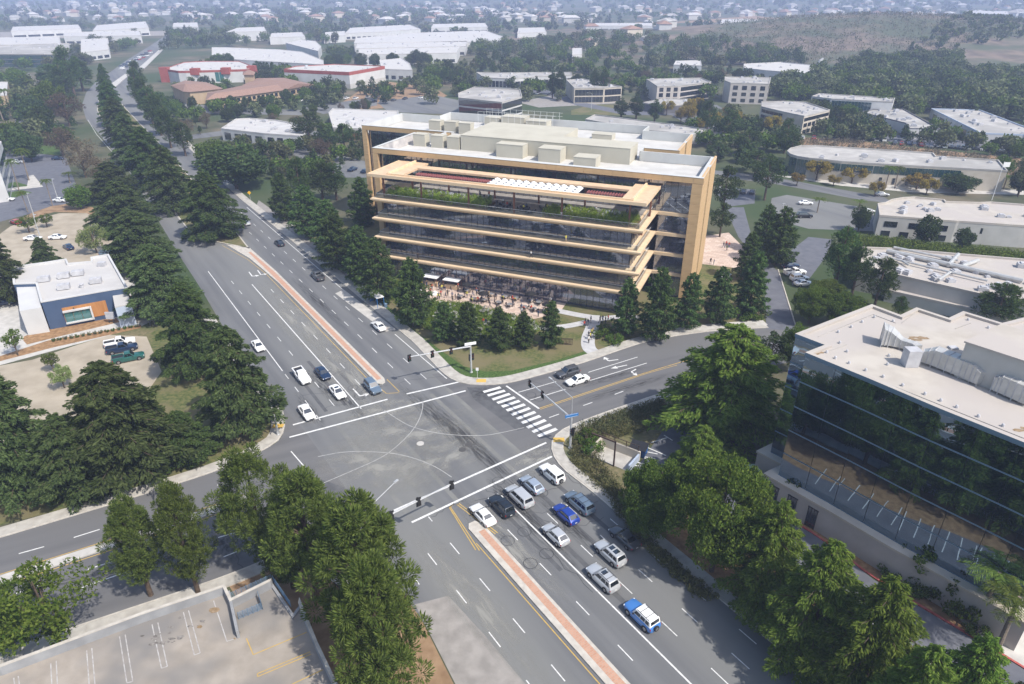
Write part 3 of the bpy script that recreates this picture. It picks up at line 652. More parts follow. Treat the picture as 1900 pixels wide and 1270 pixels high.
# roof of the front wing and the link, rear wing
obj('roof', MB().box(-40.55, 39.35, 1.6, 21.3, 25.6, 26.0).prism([(-33, 21.35), (22.3, 21.35), (22.3, 26.6), (-33, 26.6)], 25.6, 26.0).prism([(-60.2, 26.7), (30.4, 26.7), (30.4, 48), (17, 48), (17, 55.2), (-46.5, 55.2), (-46.5, 48), (-60.2, 48)], 25.6, 26.0), M['roof_white'], OFF)
pp = MB()
pp.box(-40.5, 39.36, 1.3, 1.55, 26.0, 28.38)                      # behind the portal beam
pp.box(22.3, 40.0, 21.5, 21.9, 26.0, 28.4).box(-41.2, -33.3, 21.5, 21.9, 26, 28.4)
pp.box(22.0, 22.28, 21.95, 26.3, 24, 28.4).box(-33.6, -33.2, 21.95, 26.3, 26, 28.4)
pp.box(-61, 31, 26.0, 26.0, 0, 0) if False else None
pp.box(-60.9, -60.3, 26.75, 48.4, 26, 28.4).box(-60.28, -46.9, 48.05, 48.4, 26, 28.4).box(-47.2, -46.9, 48.42, 55.9, 26, 28.4).box(-46.88, 17.3, 55.5, 55.9, 26, 28.4).box(17.0, 17.3, 48.4, 55.48, 26, 28.4).box(17.0, 30.9, 48.05, 48.39, 26, 28.4).box(22.5, 30.4, 26.36, 26.7, 26, 28.4)
obj('parapet', pp, M['parapet_white'], OFF)
rb = panel_mesh(2.175, .9, 1.25, M['wood_clad'], 'cladding_panel')
for k in range(13): put('cladding_panel', rb, OFF, (-59.8 + k * 2.215, 25.5, 27.15))
for k in range(4): put('cladding_panel', rb, OFF, (23.5 + k * 2.215, 25.5, 27.15))
for k in range(12): put('cladding_panel', lp, OFF, (-60.2, 25.5, .45 + k * 2.222))
for j in range(9):
    for k in range(13): 
        if j != 4: put('cladding_panel', sp_, OFF, (30.6, 26.8 + j * 2.42, k * 2.222 - .35))
obj('slot_window', MB().box(30.62, 30.9, 35.3, 37.6, .5, 28.0), M['office_glass_dark'], OFF)
obj('side_wall', MB().box(30.42, 30.58, 26.4, 48, .2, 28.38).box(-60.9, -60.35, 26.5, 48, .2, 25.9).box(-60, 30, 47.6, 48, .2, 25.9).box(22.5, 30, 26.4, 26.8, .2, 26).box(22.3, 39, 21.0, 21.4, .2, 25.9), M['interior_wall'], OFF)
glaze(-59.3, -33, 26.6, .1, 27.1, 18, 'office_glass_dark', OFF)
obj('spandrel', MB().box(-59.3, -33, 26.75, 27.1, 5.25, 5.98).box(-59.3, -33, 26.75, 27.1, 9.95, 10.66).box(-59.3, -33, 26.75, 27.1, 14.65, 15.36).box(-59.3, -33, 26.75, 27.1, 19.35, 20.05).box(-59.3, -33, 30, 30.4, 0, 25.5), M['interior_wall'], OFF)
obj('parapet_cap', MB().box(-61.05, -31.0, 25.45, 26.4, 28.4, 28.46), M['parapet_white'], OFF); obj('parapet_cap', MB().box(22.4, 31.15, 25.45, 26.4, 28.4, 28.46).box(30.4, 31.15, 26.41, 48.5, 28.4, 28.461), M['parapet_white'], OFF)
# roof plant
def plant(x0, x1, y0, y1, z1, name='plant_box'):
    o = obj(name, MB().box(x0, x1, y0, y1, 26.003, z1), M['penthouse_panel'], OFF)
    obj('plant_cover', MB().box(x0 - .06, x1 + .06, y0 - .06, y1 + .06, z1 + .002, z1 + .1), M['penthouse_panel'], o)
plant(-24.4, 20.9, 16.4, 24.6, 29.8, 'penthouse')
obj('penthouse', MB().box(-24.4, 1.4, 24.62, 37, 26.003, 29.9), M['penthouse_panel'], OFF)
plant(-12.6, -5.4, 12.6, 16.2, 29.2); plant(-.9, 4.8, 11.6, 16.0, 29.2); plant(8.9, 14.4, 9.2, 13.6, 28.4)
for x in (-38.6, -33.2, -28.4): plant(x, x + 3.6, 16.2, 18.9, 29.1)
for x, y in ((-44.4, 36), (-39.4, 36.2), (-34.4, 35.6)): plant(x, x + 3.8, y, y + 2.6, 29.1)
plant(4.0, 9.8, 42, 46, 27.6); plant(-27, -19.4, 50, 54.4, 29.2); plant(-18.6, -12, 49, 53.5, 28.6); plant(-33, -28, 51, 54.8, 28.4)
rl = MB()
for x in range(-34, -8, 2): rl.tube((x, 55, 28.4), (x, 55, 30.6), .04, n=4); rl.tube((x, 48.5, 26), (x, 48.5, 30.4), .04, n=4)
for z in (29.5, 30.5): rl.tube((-34, 55, z), (-9, 55, z), .035, n=4); rl.tube((-34, 48.5, z), (-9, 48.5, z), .035, n=4)
obj('roof_railing', rl, M['steel_white'], OFF)
for k in range(4): obj('roof_tray', MB().box(-33 + k * 4.2, -29.4 + k * 4.2, 3.2, 5.0, 26.004, 26.4), M['roof_white'], OFF)
# canopy over the terrace
mb = MB()
cz0, cz1 = 25.45, 25.9
outer = (-33.5, 31.7, -14.5, .0); hole = (-25.4, 26.2, -13.1, -5.4)
ox0, ox1, oy0, oy1 = outer; hx0, hx1, hy0, hy1 = hole
mb.box(ox0, ox1, oy0, hy0, cz0, cz1).box(hx0, hx1, hy1, -2.7, cz0, cz1).box(ox0, hx0, hy0, oy1, cz0 + .001, cz1 - .001).box(hx1, ox1, hy0, oy1, cz0 + .001, cz1 - .001)
can = obj('canopy', mb, M['wood_soffit'], OFF)
obj('canopy_edge', MB().box(ox0 - .12, ox1 + .12, oy0 - .14, oy0 - .005, cz0 - .12, cz1 + .1).box(ox0 - .12, ox0 - .005, oy0, oy1, cz0 - .12, cz1 + .1).box(ox1 + .005, ox1 + .12, oy0, oy1, cz0 - .12, cz1 + .1), M['wood_pale'], can)
obj('canopy_upstand', MB().box(-29, 28.9, -13.6, -13.3, cz1 + .003, cz1 + .35).box(-29, -28.6, -13.28, -.2, cz1 + .003, cz1 + .499).box(28.5, 28.9, -13.28, -.2, cz1 + .003, cz1 + .499), M['wood_pale'], can)
cm3 = MB().box(-.17, .17, -.17, .17, 20.12, 25.43).mesh('canopy_post', M['wood_column'])
for x in (-30.5, -20.5, -8.5, 2.5, 13.5, 28.2): put('canopy_post', cm3, OFF, (x, -12.9, 0)); put('canopy_post', cm3, OFF, (x + 2.5, -3.9, 0))
mb = MB()
x = hx0 + .4
while x < hx1:
    if not (-5.5 < x < 17): mb.box(x, x + .26, hy1 - 1.9, hy1 - .02, 24.6, 24.95)
    x += .62
o = obj('pergola_slats', mb, M['pergola_red'], OFF); o['kind'] = 'stuff'
pm = MB()
for k in range(6): pm.quad((-.8 + k * .27, 0, .28 * math.sin(k * .63)), (-.8 + (k + 1) * .27, 0, .28 * math.sin((k + 1) * .63)), (-.8 + (k + 1) * .27  , 7.2, .28 * math.sin((k + 1) * .63)), (-.8 + k * .27  , 7.2, .28 * math.sin(k * .63)))
pm.box(-.8, .8, 0, 7.2, -.1, -.02)
lm = pm.mesh('louver_panel', M['louver_white']); hm = MB().lathe([(.24, 0), (.24, .3), (.02, .3)], 12).mesh('porthole', M['steel_dark'])
for k in range(12):
    p_ = put('louver_panel', lm, OFF, (-4.4 + k * 1.78, -12.8, 25.4))
    if k % 1 == 0:
        for j in range(3): put('porthole', hm, p_, (-.1, 2.4 + j * 1.5, .03))
# terrace planting beds, curved bronze planters
tb = MB()
for x0, x1 in ((-30.5, -4.2), (9.2, 29.6)):
    n = 24
    for k in range(n):
        a = x0 + (x1 - x0) * k / n; b = x0 + (x1 - x0) * (k + 1) / n
        ya = -13.0 + .25 * math.sin(a * .45); yb = -13.0 + .25 * math.sin(b * .45)
        tb.prism([(a, ya), (b, yb), (b, -7.6), (a, -7.6)], 20.11, 20.6)
obj('planter', tb, M['planter_bronze'], OFF)
obj('terrace_paving', MB().box(-30, 29, -7.5, .8, 20.112, 20.15).box(-4.1, 9.1, -12.8, -7.52, 20.112, 20.15), M['concrete_worn'], OFF)
# things inside: desks and people-height clutter seen through the glass
def desk(label, group):
    t = thing('desk', label, 'desk', (0, 0, 0), 0, group)
    obj('desk_top', MB().box(-1.6, 1.6, -.7, .7, .7, .75), M['desk_white'], t)
    lg = MB().box(-.04, .04, -.6, .6, 0, .7).mesh('leg', M['steel_dark'])
    put('leg', lg, t, (-1.4, 0, 0)); put('leg', lg, t, (1.4, 0, 0))
    obj('monitor', MB().box(-1.2, -.5, -.05, .05, .9, 1.35).box(.4, 1.1, -.05, .05, .9, 1.35), M['desk_dark'], t)
    return t
D0 = None
for zi, z in enumerate([.06, 6.02, 10.72, 15.42]):
    lab = ['white desk behind the glass of the ground floor', 'white desk behind the glass just above the lowest balcony', 'white desk behind the glass above the second balcony', 'white desk behind the glass under the roof terrace'][zi]
    for k in range(20):
        x = -28 + k * 2.85 + rnd.uniform(-.5, .5); y = rnd.choice((-8.5, -6.5, -9.8))
        if D0 is None: D0 = desk(lab, 'desks inside the office'); D0.location = ow(x, y, z); D0.rotation_euler = (0, 0, R(-22))
        else: dup(D0, ow(x, y, z), R(-22 + rnd.choice((0, 0, 90))), lab)
mb = MB()

# screens, shelves and soft seating standing inside
ipm = [MB().box(-1.5, 1.5, -.06, .06, 0, 1.5).mesh('screen', M[m_]) for m_ in ('desk_white', 'desk_dark', 'wood_soffit', 'interior_wall')] + [MB().box(-.9, .9, -.4, .4, 0, .8).mesh('screen', M[m_]) for m_ in ('desk_dark', 'pergola_red', 'wood_soffit')]
for z in (.06, 6.02, 10.72, 15.42):
    for k in range(34): put('screen', rnd.choice(ipm), OFF, (rnd.uniform(-28, 26), rnd.uniform(-10.6, 4), z), rnd.choice((0, R(90), .6)), (1, 1, rnd.uniform(.6, 1.5)))
    for k in range(5): put('screen', rnd.choice(ipm), OFF, (rnd.uniform(33, 37), rnd.uniform(3, 10), z), rnd.choice((0, R(90))), (1, 1, 1))
obj('ceiling_light', MB().box(-26, 25, -9.2, -9.0, 18.9, 18.94).box(-26, 25, -6.2, -6.0, 18.9, 18.94), M['louver_white'], OFF)
# ---------------------------------------------------------------- neighbouring buildings
mat('wall_grey', (.40, .39, .37), (.46, .45, .43), scale=.3, detail=6, rough=.85)
mat('wall_beige', (.45, .40, .33), (.52, .47, .40), scale=.3, detail=6, rough=.85)
mat('wall_white', (.47, .47, .47), (.54, .54, .54), scale=.2, detail=6, rough=.8)
mat('wall_pinkgrey', (.42, .385, .355), (.48, .44, .41), scale=.4, detail=6, rough=.85)
mat('wall_navy', (.045, .075, .14), (.055, .088, .16), scale=.4, rough=.7)
mat('wall_paleblue', (.36, .42, .52), (.40, .46, .56), scale=.4, rough=.75)
mat('wall_red', (.27, .065, .05), (.32, .085, .065), scale=.4, rough=.75)
mat('wall_tan', (.36, .27, .17), (.42, .32, .21), scale=.3, rough=.85)
mat('wall_dark', (.10, .10, .11), (.13, .13, .14), scale=.3, rough=.7)
mat('roof_grey', (.34, .325, .31), (.43, .415, .39), scale=.3, detail=10, rough=.9, c3=(.29, .28, .265), scale3=.07)
mat('roof_pink', (.38, .345, .305), (.45, .415, .37), scale=.4, detail=10, rough=.9, c3=(.40, .365, .34), scale3=.09)
mat('roof_light', (.40, .39, .385), (.50, .49, .48), scale=.25, detail=10, rough=.9, c3=(.46, .445, .43), scale3=.06)
mat('roof_tile', (.22, .135, .10), (.29, .185, .145), scale=1.5, detail=8, rough=.85)
mat('timber_panel', (.36, .16, .05), (.43, .20, .07), scale=2, rough=.6, stretch=(.5, .5, 8, 0))
mat('metal_duct', (.42, .42, .41), (.50, .50, .49), scale=1, rough=.45, metal=.3)
mat('metal_blue', (.16, .25, .36), rough=.4, metal=.4)
mat('unit_grey', (.38, .38, .40), (.48, .48, .50), scale=1, rough=.6)
mat('stain', (.18, .12, .06), (.30, .22, .14), scale=3, rough=.9)
glass_mat('mirror_glass', (.1, .14, .17), .42, see=.1, base=(.006, .014, .022), rough=.004, wob=.16, col=(.42, .57, .74))
glass_mat('teal_glass', (.1, .2, .2), .12, see=.15, base=(.015, .06, .07), rough=.03)
glass_mat('dark_glass', (.1, .1, .1), .10, see=.1, base=(.015, .02, .028), rough=.03)
glass_mat('aqua_glass', (.2, .4, .4), .10, see=.3, base=(.05, .20, .20), rough=.03)
FOOT = []
UNIT = MB().box(-.9, .9, -.7, .7, 0, .8).box(-.5, .5, -.5, .5, .8, 1.0).mesh('roof_unit', M['unit_grey'])
def inset(poly, d):
    n = len(poly); out = []
    if area(poly) < 0: poly = poly[::-1]
    for i in range(n):
        a = poly[i - 1]; p = poly[i]; b = poly[(i + 1) % n]
        e1 = Vector((p[0] - a[0], p[1] - a[1])).normalized(); e2 = Vector((b[0] - p[0], b[1] - p[1])).normalized()
        n1 = Vector((-e1.y, e1.x)); n2 = Vector((-e2.y, e2.x)); m_ = (n1 + n2)
        if m_.length < .2: m_ = n1
        m_.normalize(); k = d / max(.35, m_.dot(n1)); out.append(Vector((p[0] + m_.x * k, p[1] + m_.y * k, 0)))
    return poly, out
def bld(name, label, roof, h, wall='wall_white', top='roof_light', trim=None, par=.5, units=0, group=None, trim_h=.6, seed=0):
    poly = [Vector((p[0], p[1], 0)) for p in roof]
    poly, inn = inset(poly, .35)
    c = sum(poly, Vector()) / len(poly)
    o = thing(name, label, 'building', (c.x, c.y, 0), 0, group)
    L = lambda P: [Vector((p[0] - c.x, p[1] - c.y, 0)) for p in P]
    pl, il = L(poly), L(inn); n = len(pl)
    mb = MB()
    for i in range(n): a, b = pl[i], pl[(i + 1) % n]; mb.add([(a.x, a.y, 0), (b.x, b.y, 0), (b.x, b.y, h - trim_h), (a.x, a.y, h - trim_h)], [(0, 1, 2, 3)])
    obj('wall', mb, M[wall], o)
    mb = MB(); mb.sheet(il, h - par); r = obj('roof', mb, M[top], o)
    mb = MB()
    _, ol = inset(pl, -.06)
    for i in range(n):
        j = (i + 1) % n
        mb.add([(ol[i].x, ol[i].y, h - trim_h), (ol[j].x, ol[j].y, h - trim_h), (ol[j].x, ol[j].y, h), (ol[i].x, ol[i].y, h), (il[i].x, il[i].y, h), (il[j].x, il[j].y, h), (il[j].x, il[j].y, h - par), (il[i].x, il[i].y, h - par), (pl[i].x, pl[i].y, h - trim_h), (pl[j].x, pl[j].y, h - trim_h)], [(0, 1, 2, 3), (3, 2, 5, 4), (4, 5, 6, 7), (8, 9, 1, 0)])
    obj('parapet', mb, M[trim or top], o)
    q = random.Random(seed + len(label)); k = 0; tries = 0
    xs_ = [p.x for p in il]; ys_ = [p.y for p in il]
    while k < units and tries < 400:
        tries += 1; p = (q.uniform(min(xs_), max(xs_)), q.uniform(min(ys_), max(ys_)))
        if inside(p, il) and inside((p[0] + 2, p[1]), il) and inside((p[0] - 2, p[1]), il) and inside((p[0], p[1] + 2), il) and inside((p[0], p[1] - 2), il):
            s = q.uniform(.5, 1.3); put('roof_unit', UNIT, r, (p[0], p[1], h - par + .003), q.choice((0, R(-22), R(34))), (s, s, s)); k += 1
    FOOT.append(poly)
    o['_h'] = h
    o_poly[o.name] = (pl, c)
    return o
o_poly = {}
def wins(o, A, B, z0, z1, n, m='dark_glass', gap=.3, name='window', ends=.5, frame=None, proud=.05):
    # a row of n panes on the wall from A to B (world points)
    c = o.location; a = Vector((A[0] - c.x, A[1] - c.y, 0)); b = Vector((B[0] - c.x, B[1] - c.y, 0)); d = b - a; Lh = d.length; d.normalize()
    nn = Vector((d.y, -d.x, 0))
    mid = (a + b) / 2
    if nn.dot(mid) < 0: nn = -nn
    w_ = (Lh - 2 * ends) / n; ang = math.atan2(d.y, d.x)
    mb = MB().box(-w_ / 2 + gap / 2, w_ / 2 - gap / 2, -.04, .04, 0, z1 - z0); me = mb.mesh(name, M[m])
    for k in range(n):
        p = a + d * (ends + (k + .5) * w_) + nn * proud
        q = put(name, me, o, (p.x, p.y, z0), ang)
def P5(*pts, z): return [at(1440 + x * .24403, 100 + y * .24403, z) for x, y in pts]
def P6(*pts, z): return [at(1560 + x * .18114, 340 + y * .18114, z) for x, y in pts]
def P4(*pts, z): return [at(1000 + x * .25263, 100 + y * .25263, z) for x, y in pts]
def P2(*pts, z): return [at(630 + x * .33862, y * .33862, z) for x, y in pts]
def P3(*pts, z): return [at(1260 + x * .33862, y * .33862, z) for x, y in pts]
def PB(*pts, z): return [at(330 + x * .22836, 40 + y * .22836, z) for x, y in pts]
def PL(*pts, z): return [at(x * .17368, 40 + y * .17368, z) for x, y in pts]
# long curved-end office
h = 7.6
front = P5((85, 738), (110, 760), (165, 777), (250, 790), (500, 815), (750, 832), (1420, 868), (1762, 888), z=h)
o = bld('office_building', 'long low office with rounded glass end behind the street trees', front + P5((1690, 805), (1215, 775), (1195, 752), (950, 735), (300, 695), (190, 695), (110, 715), z=h), h, 'wall_beige', 'roof_grey', units=12)
for a, b, n in zip(front[:5], front[1:6], (2, 2, 3, 6, 6)): wins(o, a, b, .3 if n < 4 else 3.9, 6.6, n, 'teal_glass', .1, ends=0.05)
wins(o, front[5], front[6], 3.9, 6.6, 16, 'teal_glass', .1, ends=.1); wins(o, front[3], front[6], .4, 2.6, 8, 'dark_glass', 5.5, ends=1, proud=-.3)
wins(o, front[5], front[6], .4, 2.6, 6, 'dark_glass', 3.5, ends=1, proud=.05)
# lower right pale office
h = 6.4
o = bld('office_building', 'pale concrete office with dark strip windows and curved roof corner above the green hedge', P6((380, 205), (460, 195), (520, 165), (640, 143), (760, 138), (1060, 165), (1080, 185), (1420, 195), (1540, 190), (1877, 215), (2100, 230), (2100, 445), (1877, 432), (1215, 385), (1190, 385), (400, 325), z=h), h, 'wall_grey', 'roof_pink', units=14)
a, b, c_ = P6((400, 325), (1190, 385), (1190, 385), z=h); wins(o, a, b, 3.1, 4.7, 3, 'dark_glass', 3.0, ends=.2); a, b = P6((1215, 385), (2100, 445), z=h); wins(o, a, b, 3.1, 4.7, 3, 'dark_glass', 5, ends=4)
a, b = P6((400, 325), (1190, 385), z=h); wins(o, a, b, .3, 1.9, 4, 'dark_glass', 2.5, ends=.2)
# flat plant-covered roof with lower front step
h = 6.0
o = bld('workshop_building', 'flat white roof crowded with ducts and pipes beyond the glass tower', P6((190, 650), (520, 662), (1877, 775), (2200, 800), (2200, 1290), (1700, 1185), (1350, 1110), (490, 915), (200, 860), z=h), h, 'wall_grey', 'roof_pink', units=34)
pr = o.children[1]; c = o.location
mb = MB()
for (a, b, r_) in (((470, 700), (1640, 960), .55), ((540, 665), (1200, 800), .3), ((480, 770), (1500, 1010), .25), ((1200, 740), (1100, 850), .5), ((1240, 860), (1400, 800), .5), ((1640, 960), (1860, 1010), .5), ((600, 790), (700, 850), .25), ((1000, 1000), (1120, 920), .3)):
    p, q = P6(a, b, z=h); mb.tube(p - c + Vector((0, 0, h + .2)) - Vector((0, 0, p.z - c.z)), q - c + Vector((0, 0, h + .2)) - Vector((0, 0, q.z - c.z)), r_, n=8)
obj('duct', mb, M['metal_duct'], pr)
h = 3.0
o = bld('workshop_annexe', 'low pale annexe roof below the duct-covered flat roof', P6((470, 1000), (1350, 1200), (1700, 1270), (1700, 1400), (1240, 1260), (470, 1090), z=h), h, 'wall_grey', 'roof_pink')
h = 5.0
A_ = P5((640, 440), (740, 420), (970, 418), (1250, 570), (1015, 565), (985, 525), z=h)
o = bld('warehouse', 'smaller of two white warehouses with unit-dotted roofs', A_, h, 'wall_white', 'roof_grey', units=16, trim='wall_dark', trim_h=.45); wins(o, A_[4], A_[3], 1.2, 2.2, 2, 'dark_glass', 9, ends=1)
B_ = P5((1180, 415), (1550, 425), (1885, 550), (2100, 640), (2100, 640), (1885, 612), (1560, 600), z=h)
o = bld('warehouse', 'larger white warehouse at the picture edge with grey-banded parapet', B_[:4] + B_[5:], h, 'wall_white', 'roof_grey', units=22, trim='wall_paleblue', trim_h=.7); wins(o, B_[6], B_[5], 1, 2.1, 2, 'dark_glass', 8, ends=2); wins(o, B_[0], B_[6], .5, 3, 6, 'dark_glass', 5, ends=3)
h = 9.0
F_ = P5((-110, 400), (60, 440), (215, 472), (410, 425), (225, 365), (60, 358), (-110, 362), z=h)
o = bld('office_building', 'stepped grey office with black window bands beside the car park', F_, h, 'wall_beige', 'roof_grey', units=10)
for z0, z1 in ((.4, 2.2), (3.4, 5.2), (6.2, 7.8)): wins(o, F_[2], F_[3], z0, z1, 6, 'dark_glass', .9 if z0 < 6 else .05, ends=.5); wins(o, F_[0], F_[1], z0, z1, 5, 'dark_glass', .2)
h = 9.0
G_ = P5((272, 322), (420, 340), (740, 358), (890, 365), (905, 335), (330, 300), z=h)
o = bld('office_building', 'teal glass office with overhanging white roof below the woods', G_, h, 'wall_white', 'roof_grey', units=10); wins(o, G_[0], G_[1], .4, 8, 4, 'dark_glass', .1); wins(o, G_[1], G_[2], .4, 8, 12, 'teal_glass', .12)
h = 12
C_ = P4((1410, 212), (1690, 220), (1705, 172), (1365, 168), (1365, 195), z=h)
o = bld('office_building', 'dark cube office with grey panels and a white roof', C_, h, 'wall_pinkgrey', 'roof_grey', units=8)
for z0, z1 in ((1, 3), (4.5, 6.5), (8, 10.4)): wins(o, C_[0], C_[1], z0, z1, 4, 'dark_glass', 2.5); wins(o, C_[1], C_[2], z0, z1, 3, 'dark_glass', .1)
C_ = P4((870, 238), (1040, 235), (1265, 205), (1190, 175), (790, 185), z=10)
o = bld('office_building', 'grey and dark glass office with stepped white roof left of the cube', C_, 10, 'wall_pinkgrey', 'roof_grey', units=12)
for z0, z1 in ((.5, 2.8), (3.6, 5.9), (6.7, 9)): wins(o, C_[1], C_[2], z0, z1, 8, 'dark_glass', .1); wins(o, C_[0], C_[1], z0, z1, 3, 'dark_glass', 2)
C_ = P4((760, 357), (900, 385), (1115, 365), (1115, 330), (900, 330), z=4.5)
o = bld('pavilion', 'low pavilion with hipped pale roof behind the timber office', C_, 4.5, 'wall_dark', 'roof_grey', units=3)
C_ = P4((200, 190), (260, 250), (480, 248), (610, 240), (500, 215), (330, 183), z=9)
o = bld('office_building', 'dark glass office with broad flat roof behind two tall cypresses', C_, 9, 'wall_beige', 'roof_grey', units=14); 
for z0, z1 in ((.4, 3.6), (4.4, 7.8)): wins(o, C_[1], C_[2], z0, z1, 8, 'dark_glass', .08); wins(o, C_[2], C_[3], z0, z1, 5, 'dark_glass', .08)
h = 12
C_ = P2((652, 535), (890, 560), (1000, 530), (990, 490), (740, 475), (650, 510), z=h)
o = bld('office_building', 'dark striped glass office with angular white roof behind the timber office', C_, h, 'wall_white', 'roof_grey', units=12)
for z0, z1 in ((.5, 3.4), (4.2, 7.3), (8.1, 11.2)): wins(o, C_[0], C_[1], z0, z1, 10, 'dark_glass', .06, ends=.1); wins(o, C_[1], C_[2], z0, z1, 7, 'dark_glass', .06, ends=.1)
C_ = P2((750, 396), (790, 425), (960, 432), (1090, 418), (1275, 412), (1270, 395), (900, 398), z=7)
o = bld('office_building', 'long white office behind a row of dark conifers', C_, 7, 'wall_white', 'roof_grey', units=14); wins(o, C_[1], C_[2], 1, 5, 8, 'dark_glass', .4); wins(o, C_[2], C_[4], 1, 5, 12, 'dark_glass', .4)
h = 11
C_ = PB((860, 388), (1390, 412), (1680, 362), (1280, 346), (960, 362), z=h)
o = bld('warehouse', 'large white warehouse with a red band round its parapet', C_, h, 'wall_white', 'roof_light', trim='wall_red', trim_h=2.2, units=8); c = o.location
mb = MB(); 
for a, b in ((C_[0], C_[1]), (C_[1], C_[2])):
    d = (b - a).normalized(); n_ = Vector((d.y, -d.x, 0)) * .05; p = a - c + n_; q = b - c + n_
    mb.add([(p.x, p.y, 0), (q.x, q.y, 0), (q.x, q.y, 3.2), (p.x, p.y, 3.2)], [(0, 1, 2, 3)])
obj('base_band', mb, M['wall_grey'], o)
h = 9
C_ = PB((-120, 385), (0, 402), (60, 402), (580, 388), (612, 365), (500, 322), (220, 322), (50, 330), z=h)
o = bld('shop_building', 'white shop building with red corner towers and red parapet', C_, h, 'wall_white', 'roof_light', trim='wall_red', trim_h=1.5, units=10)
wins(o, *PB((180, 398), (370, 394), z=h), 1, 7.4, 5, 'aqua_glass', .3); c = o.location
mb = MB()
for u_ in ((-110, 388), (140, 398), (390, 392), (600, 376)):
    p = PB(u_, z=h)[0] - c; mb.box(p.x - 3, p.x + 3, p.y - 2.5, p.y + 2.5, 0 if u_[0] in (-110, 600) else 6, h + 1.4)
obj('tower', mb, M['wall_red'], o)
# tile-roofed inn
def hip(label, eave, ridge, h, rise, name='inn'):
    c = sum(eave, Vector()) / len(eave); c.z = 0
    o = thing(name, label, 'building', c)
    e = [p - c for p in eave]; 
    if area(e) < 0: e = e[::-1]
    _, w_ = inset(e, .9)
    obj('wall', MB().prism(w_, 0, h - .05), M['wall_tan'], o)
    mb = MB(); r0, r1 = [Vector((p.x - c.x, p.y - c.y, h + rise)) for p in ridge]
    n = len(e); vs = [(p.x, p.y, h) for p in e] + [r0, r1]; fs = []
    near = [n if (p - Vector((r0.x, r0.y, 0))).length < (p - Vector((r1.x, r1.y, 0))).length else n + 1 for p in e]
    for i in range(n):
        j = (i + 1) % n
        fs.append((i, j, near[j], near[i]) if near[i] != near[j] else (i, j, near[i]))
    fs.append(tuple(range(n - 1, -1, -1)))
    mb.add(vs, fs); obj('roof', mb, M['roof_tile'], o); FOOT.append(eave)
    return o
E1 = PB((225, 640), (560, 600), (860, 560), (830, 505), (520, 522), (240, 580), z=6.5)
o = hip('long tile-roofed tan inn wing in the middle of the inn', E1, PB((300, 585), (800, 515), z=9), 6.5, 2.5)
wins(o, E1[0], E1[1], 3.6, 5.4, 8, 'dark_glass', 1.2, proud=-.75); wins(o, E1[1], E1[2], 3.6, 5.4, 8, 'dark_glass', 1.2, proud=-.75); wins(o, E1[0], E1[1], .5, 2.4, 8, 'dark_glass', 1.2, proud=-.75); wins(o, E1[1], E1[2], .5, 2.4, 8, 'dark_glass', 1.2, proud=-.75)
E2 = PB((860, 560), (1112, 516), (860, 458), (640, 462), (520, 520), z=6.5)
o = hip('far tile-roofed inn wing beside the red-banded warehouse', E2, PB((700, 470), (980, 505), z=9), 6.52, 2.5); wins(o, E2[0], E2[1], 3.4, 5.4, 5, 'dark_glass', 1.6, proud=-.75); wins(o, E2[0], E2[1], .4, 2.4, 5, 'dark_glass', 1.6, proud=-.75)
E3 = PB((-60, 520), (40, 570), (90, 575), (210, 565), (370, 545), (230, 495), (60, 480), z=7.5)
o = hip('near tile-roofed inn wing with square entrance tower', E3, PB((60, 515), (150, 510), z=10), 7.5, 2.8); wins(o, E3[1], E3[3], 1, 5.8, 3, 'dark_glass', 1.8, proud=-.75)
E4 = PB((525, 435), (620, 435), (630, 412), (530, 410), z=11)
hip('small square tile-roofed tower of the inn', E4, PB((570, 402), (585, 402), z=12.5), 11, 2, 'inn_tower')
# low white building right of the road
h = 5.5
C_ = PB((350, 868), (700, 908), (1030, 930), (1040, 855), (960, 828), (800, 800), (590, 785), (470, 790), z=h)
o = bld('office_building', 'low white flat-roofed office with dark window bays behind scrubby trees', C_, h, 'wall_white', 'roof_light', units=12); wins(o, C_[0], C_[1], .6, 3.8, 4, 'dark_glass', 2.5); wins(o, C_[1], C_[2], .6, 3.8, 4, 'dark_glass', 2)
C_ = PB((1225, 740), (1260, 860), (1500, 870), (1800, 800), (1790, 725), (1260, 705), z=h)
o = bld('office_building', 'brick-walled low office with white roof left of the timber office', C_, h, 'wall_red', 'roof_light', units=14, trim='roof_light', trim_h=2)
h = 11
C_ = PL((-200, 345), (560, 350), (690, 350), (740, 325), (740, 232), (-200, 262), z=h)
o = bld('office_building', 'wide teal glass office block at the upper left edge', C_, h, 'wall_dark', 'roof_grey', units=14)
for z0, z1 in ((.4, 2.9), (3.6, 6.2), (7, 9.8)): wins(o, C_[0], C_[1], z0, z1, 12, 'teal_glass', .1)
C_ = px((-40, 300), (-8, 296), (2, 262), (-40, 262), z=14)
o = bld('office_building', 'pale office corner with teal windows at the left edge', C_, 14, 'wall_white', 'roof_light'); 
for z0 in (1, 5, 9): wins(o, C_[1], C_[2], z0, z0 + 2.4, 3, 'teal_glass', .5)
C_ = px((-40, 178), (12, 176), (14, 152), (-40, 152), z=9); bld('office_building', 'tan low office behind palms at the left edge', C_, 9, 'wall_tan', 'roof_light')
C_ = P4((340, 480), (800, 560), (1130, 590), (1250, 580), (1260, 562), (1120, 533), (410, 445), z=4.5); bld('workshop_building', 'long low grey roof just behind the timber office', C_, 4.5, 'wall_grey', 'roof_grey', units=12)
C_ = P3((355, 372), (470, 385), (720, 405), (750, 358), (560, 340), (355, 350), z=8)
o = bld('church', 'white church hall with a slanted white bell tower in the woods', C_, 8, 'wall_white', 'roof_light', units=4); c = o.location; p = P3((745, 410), z=0)[0] - c
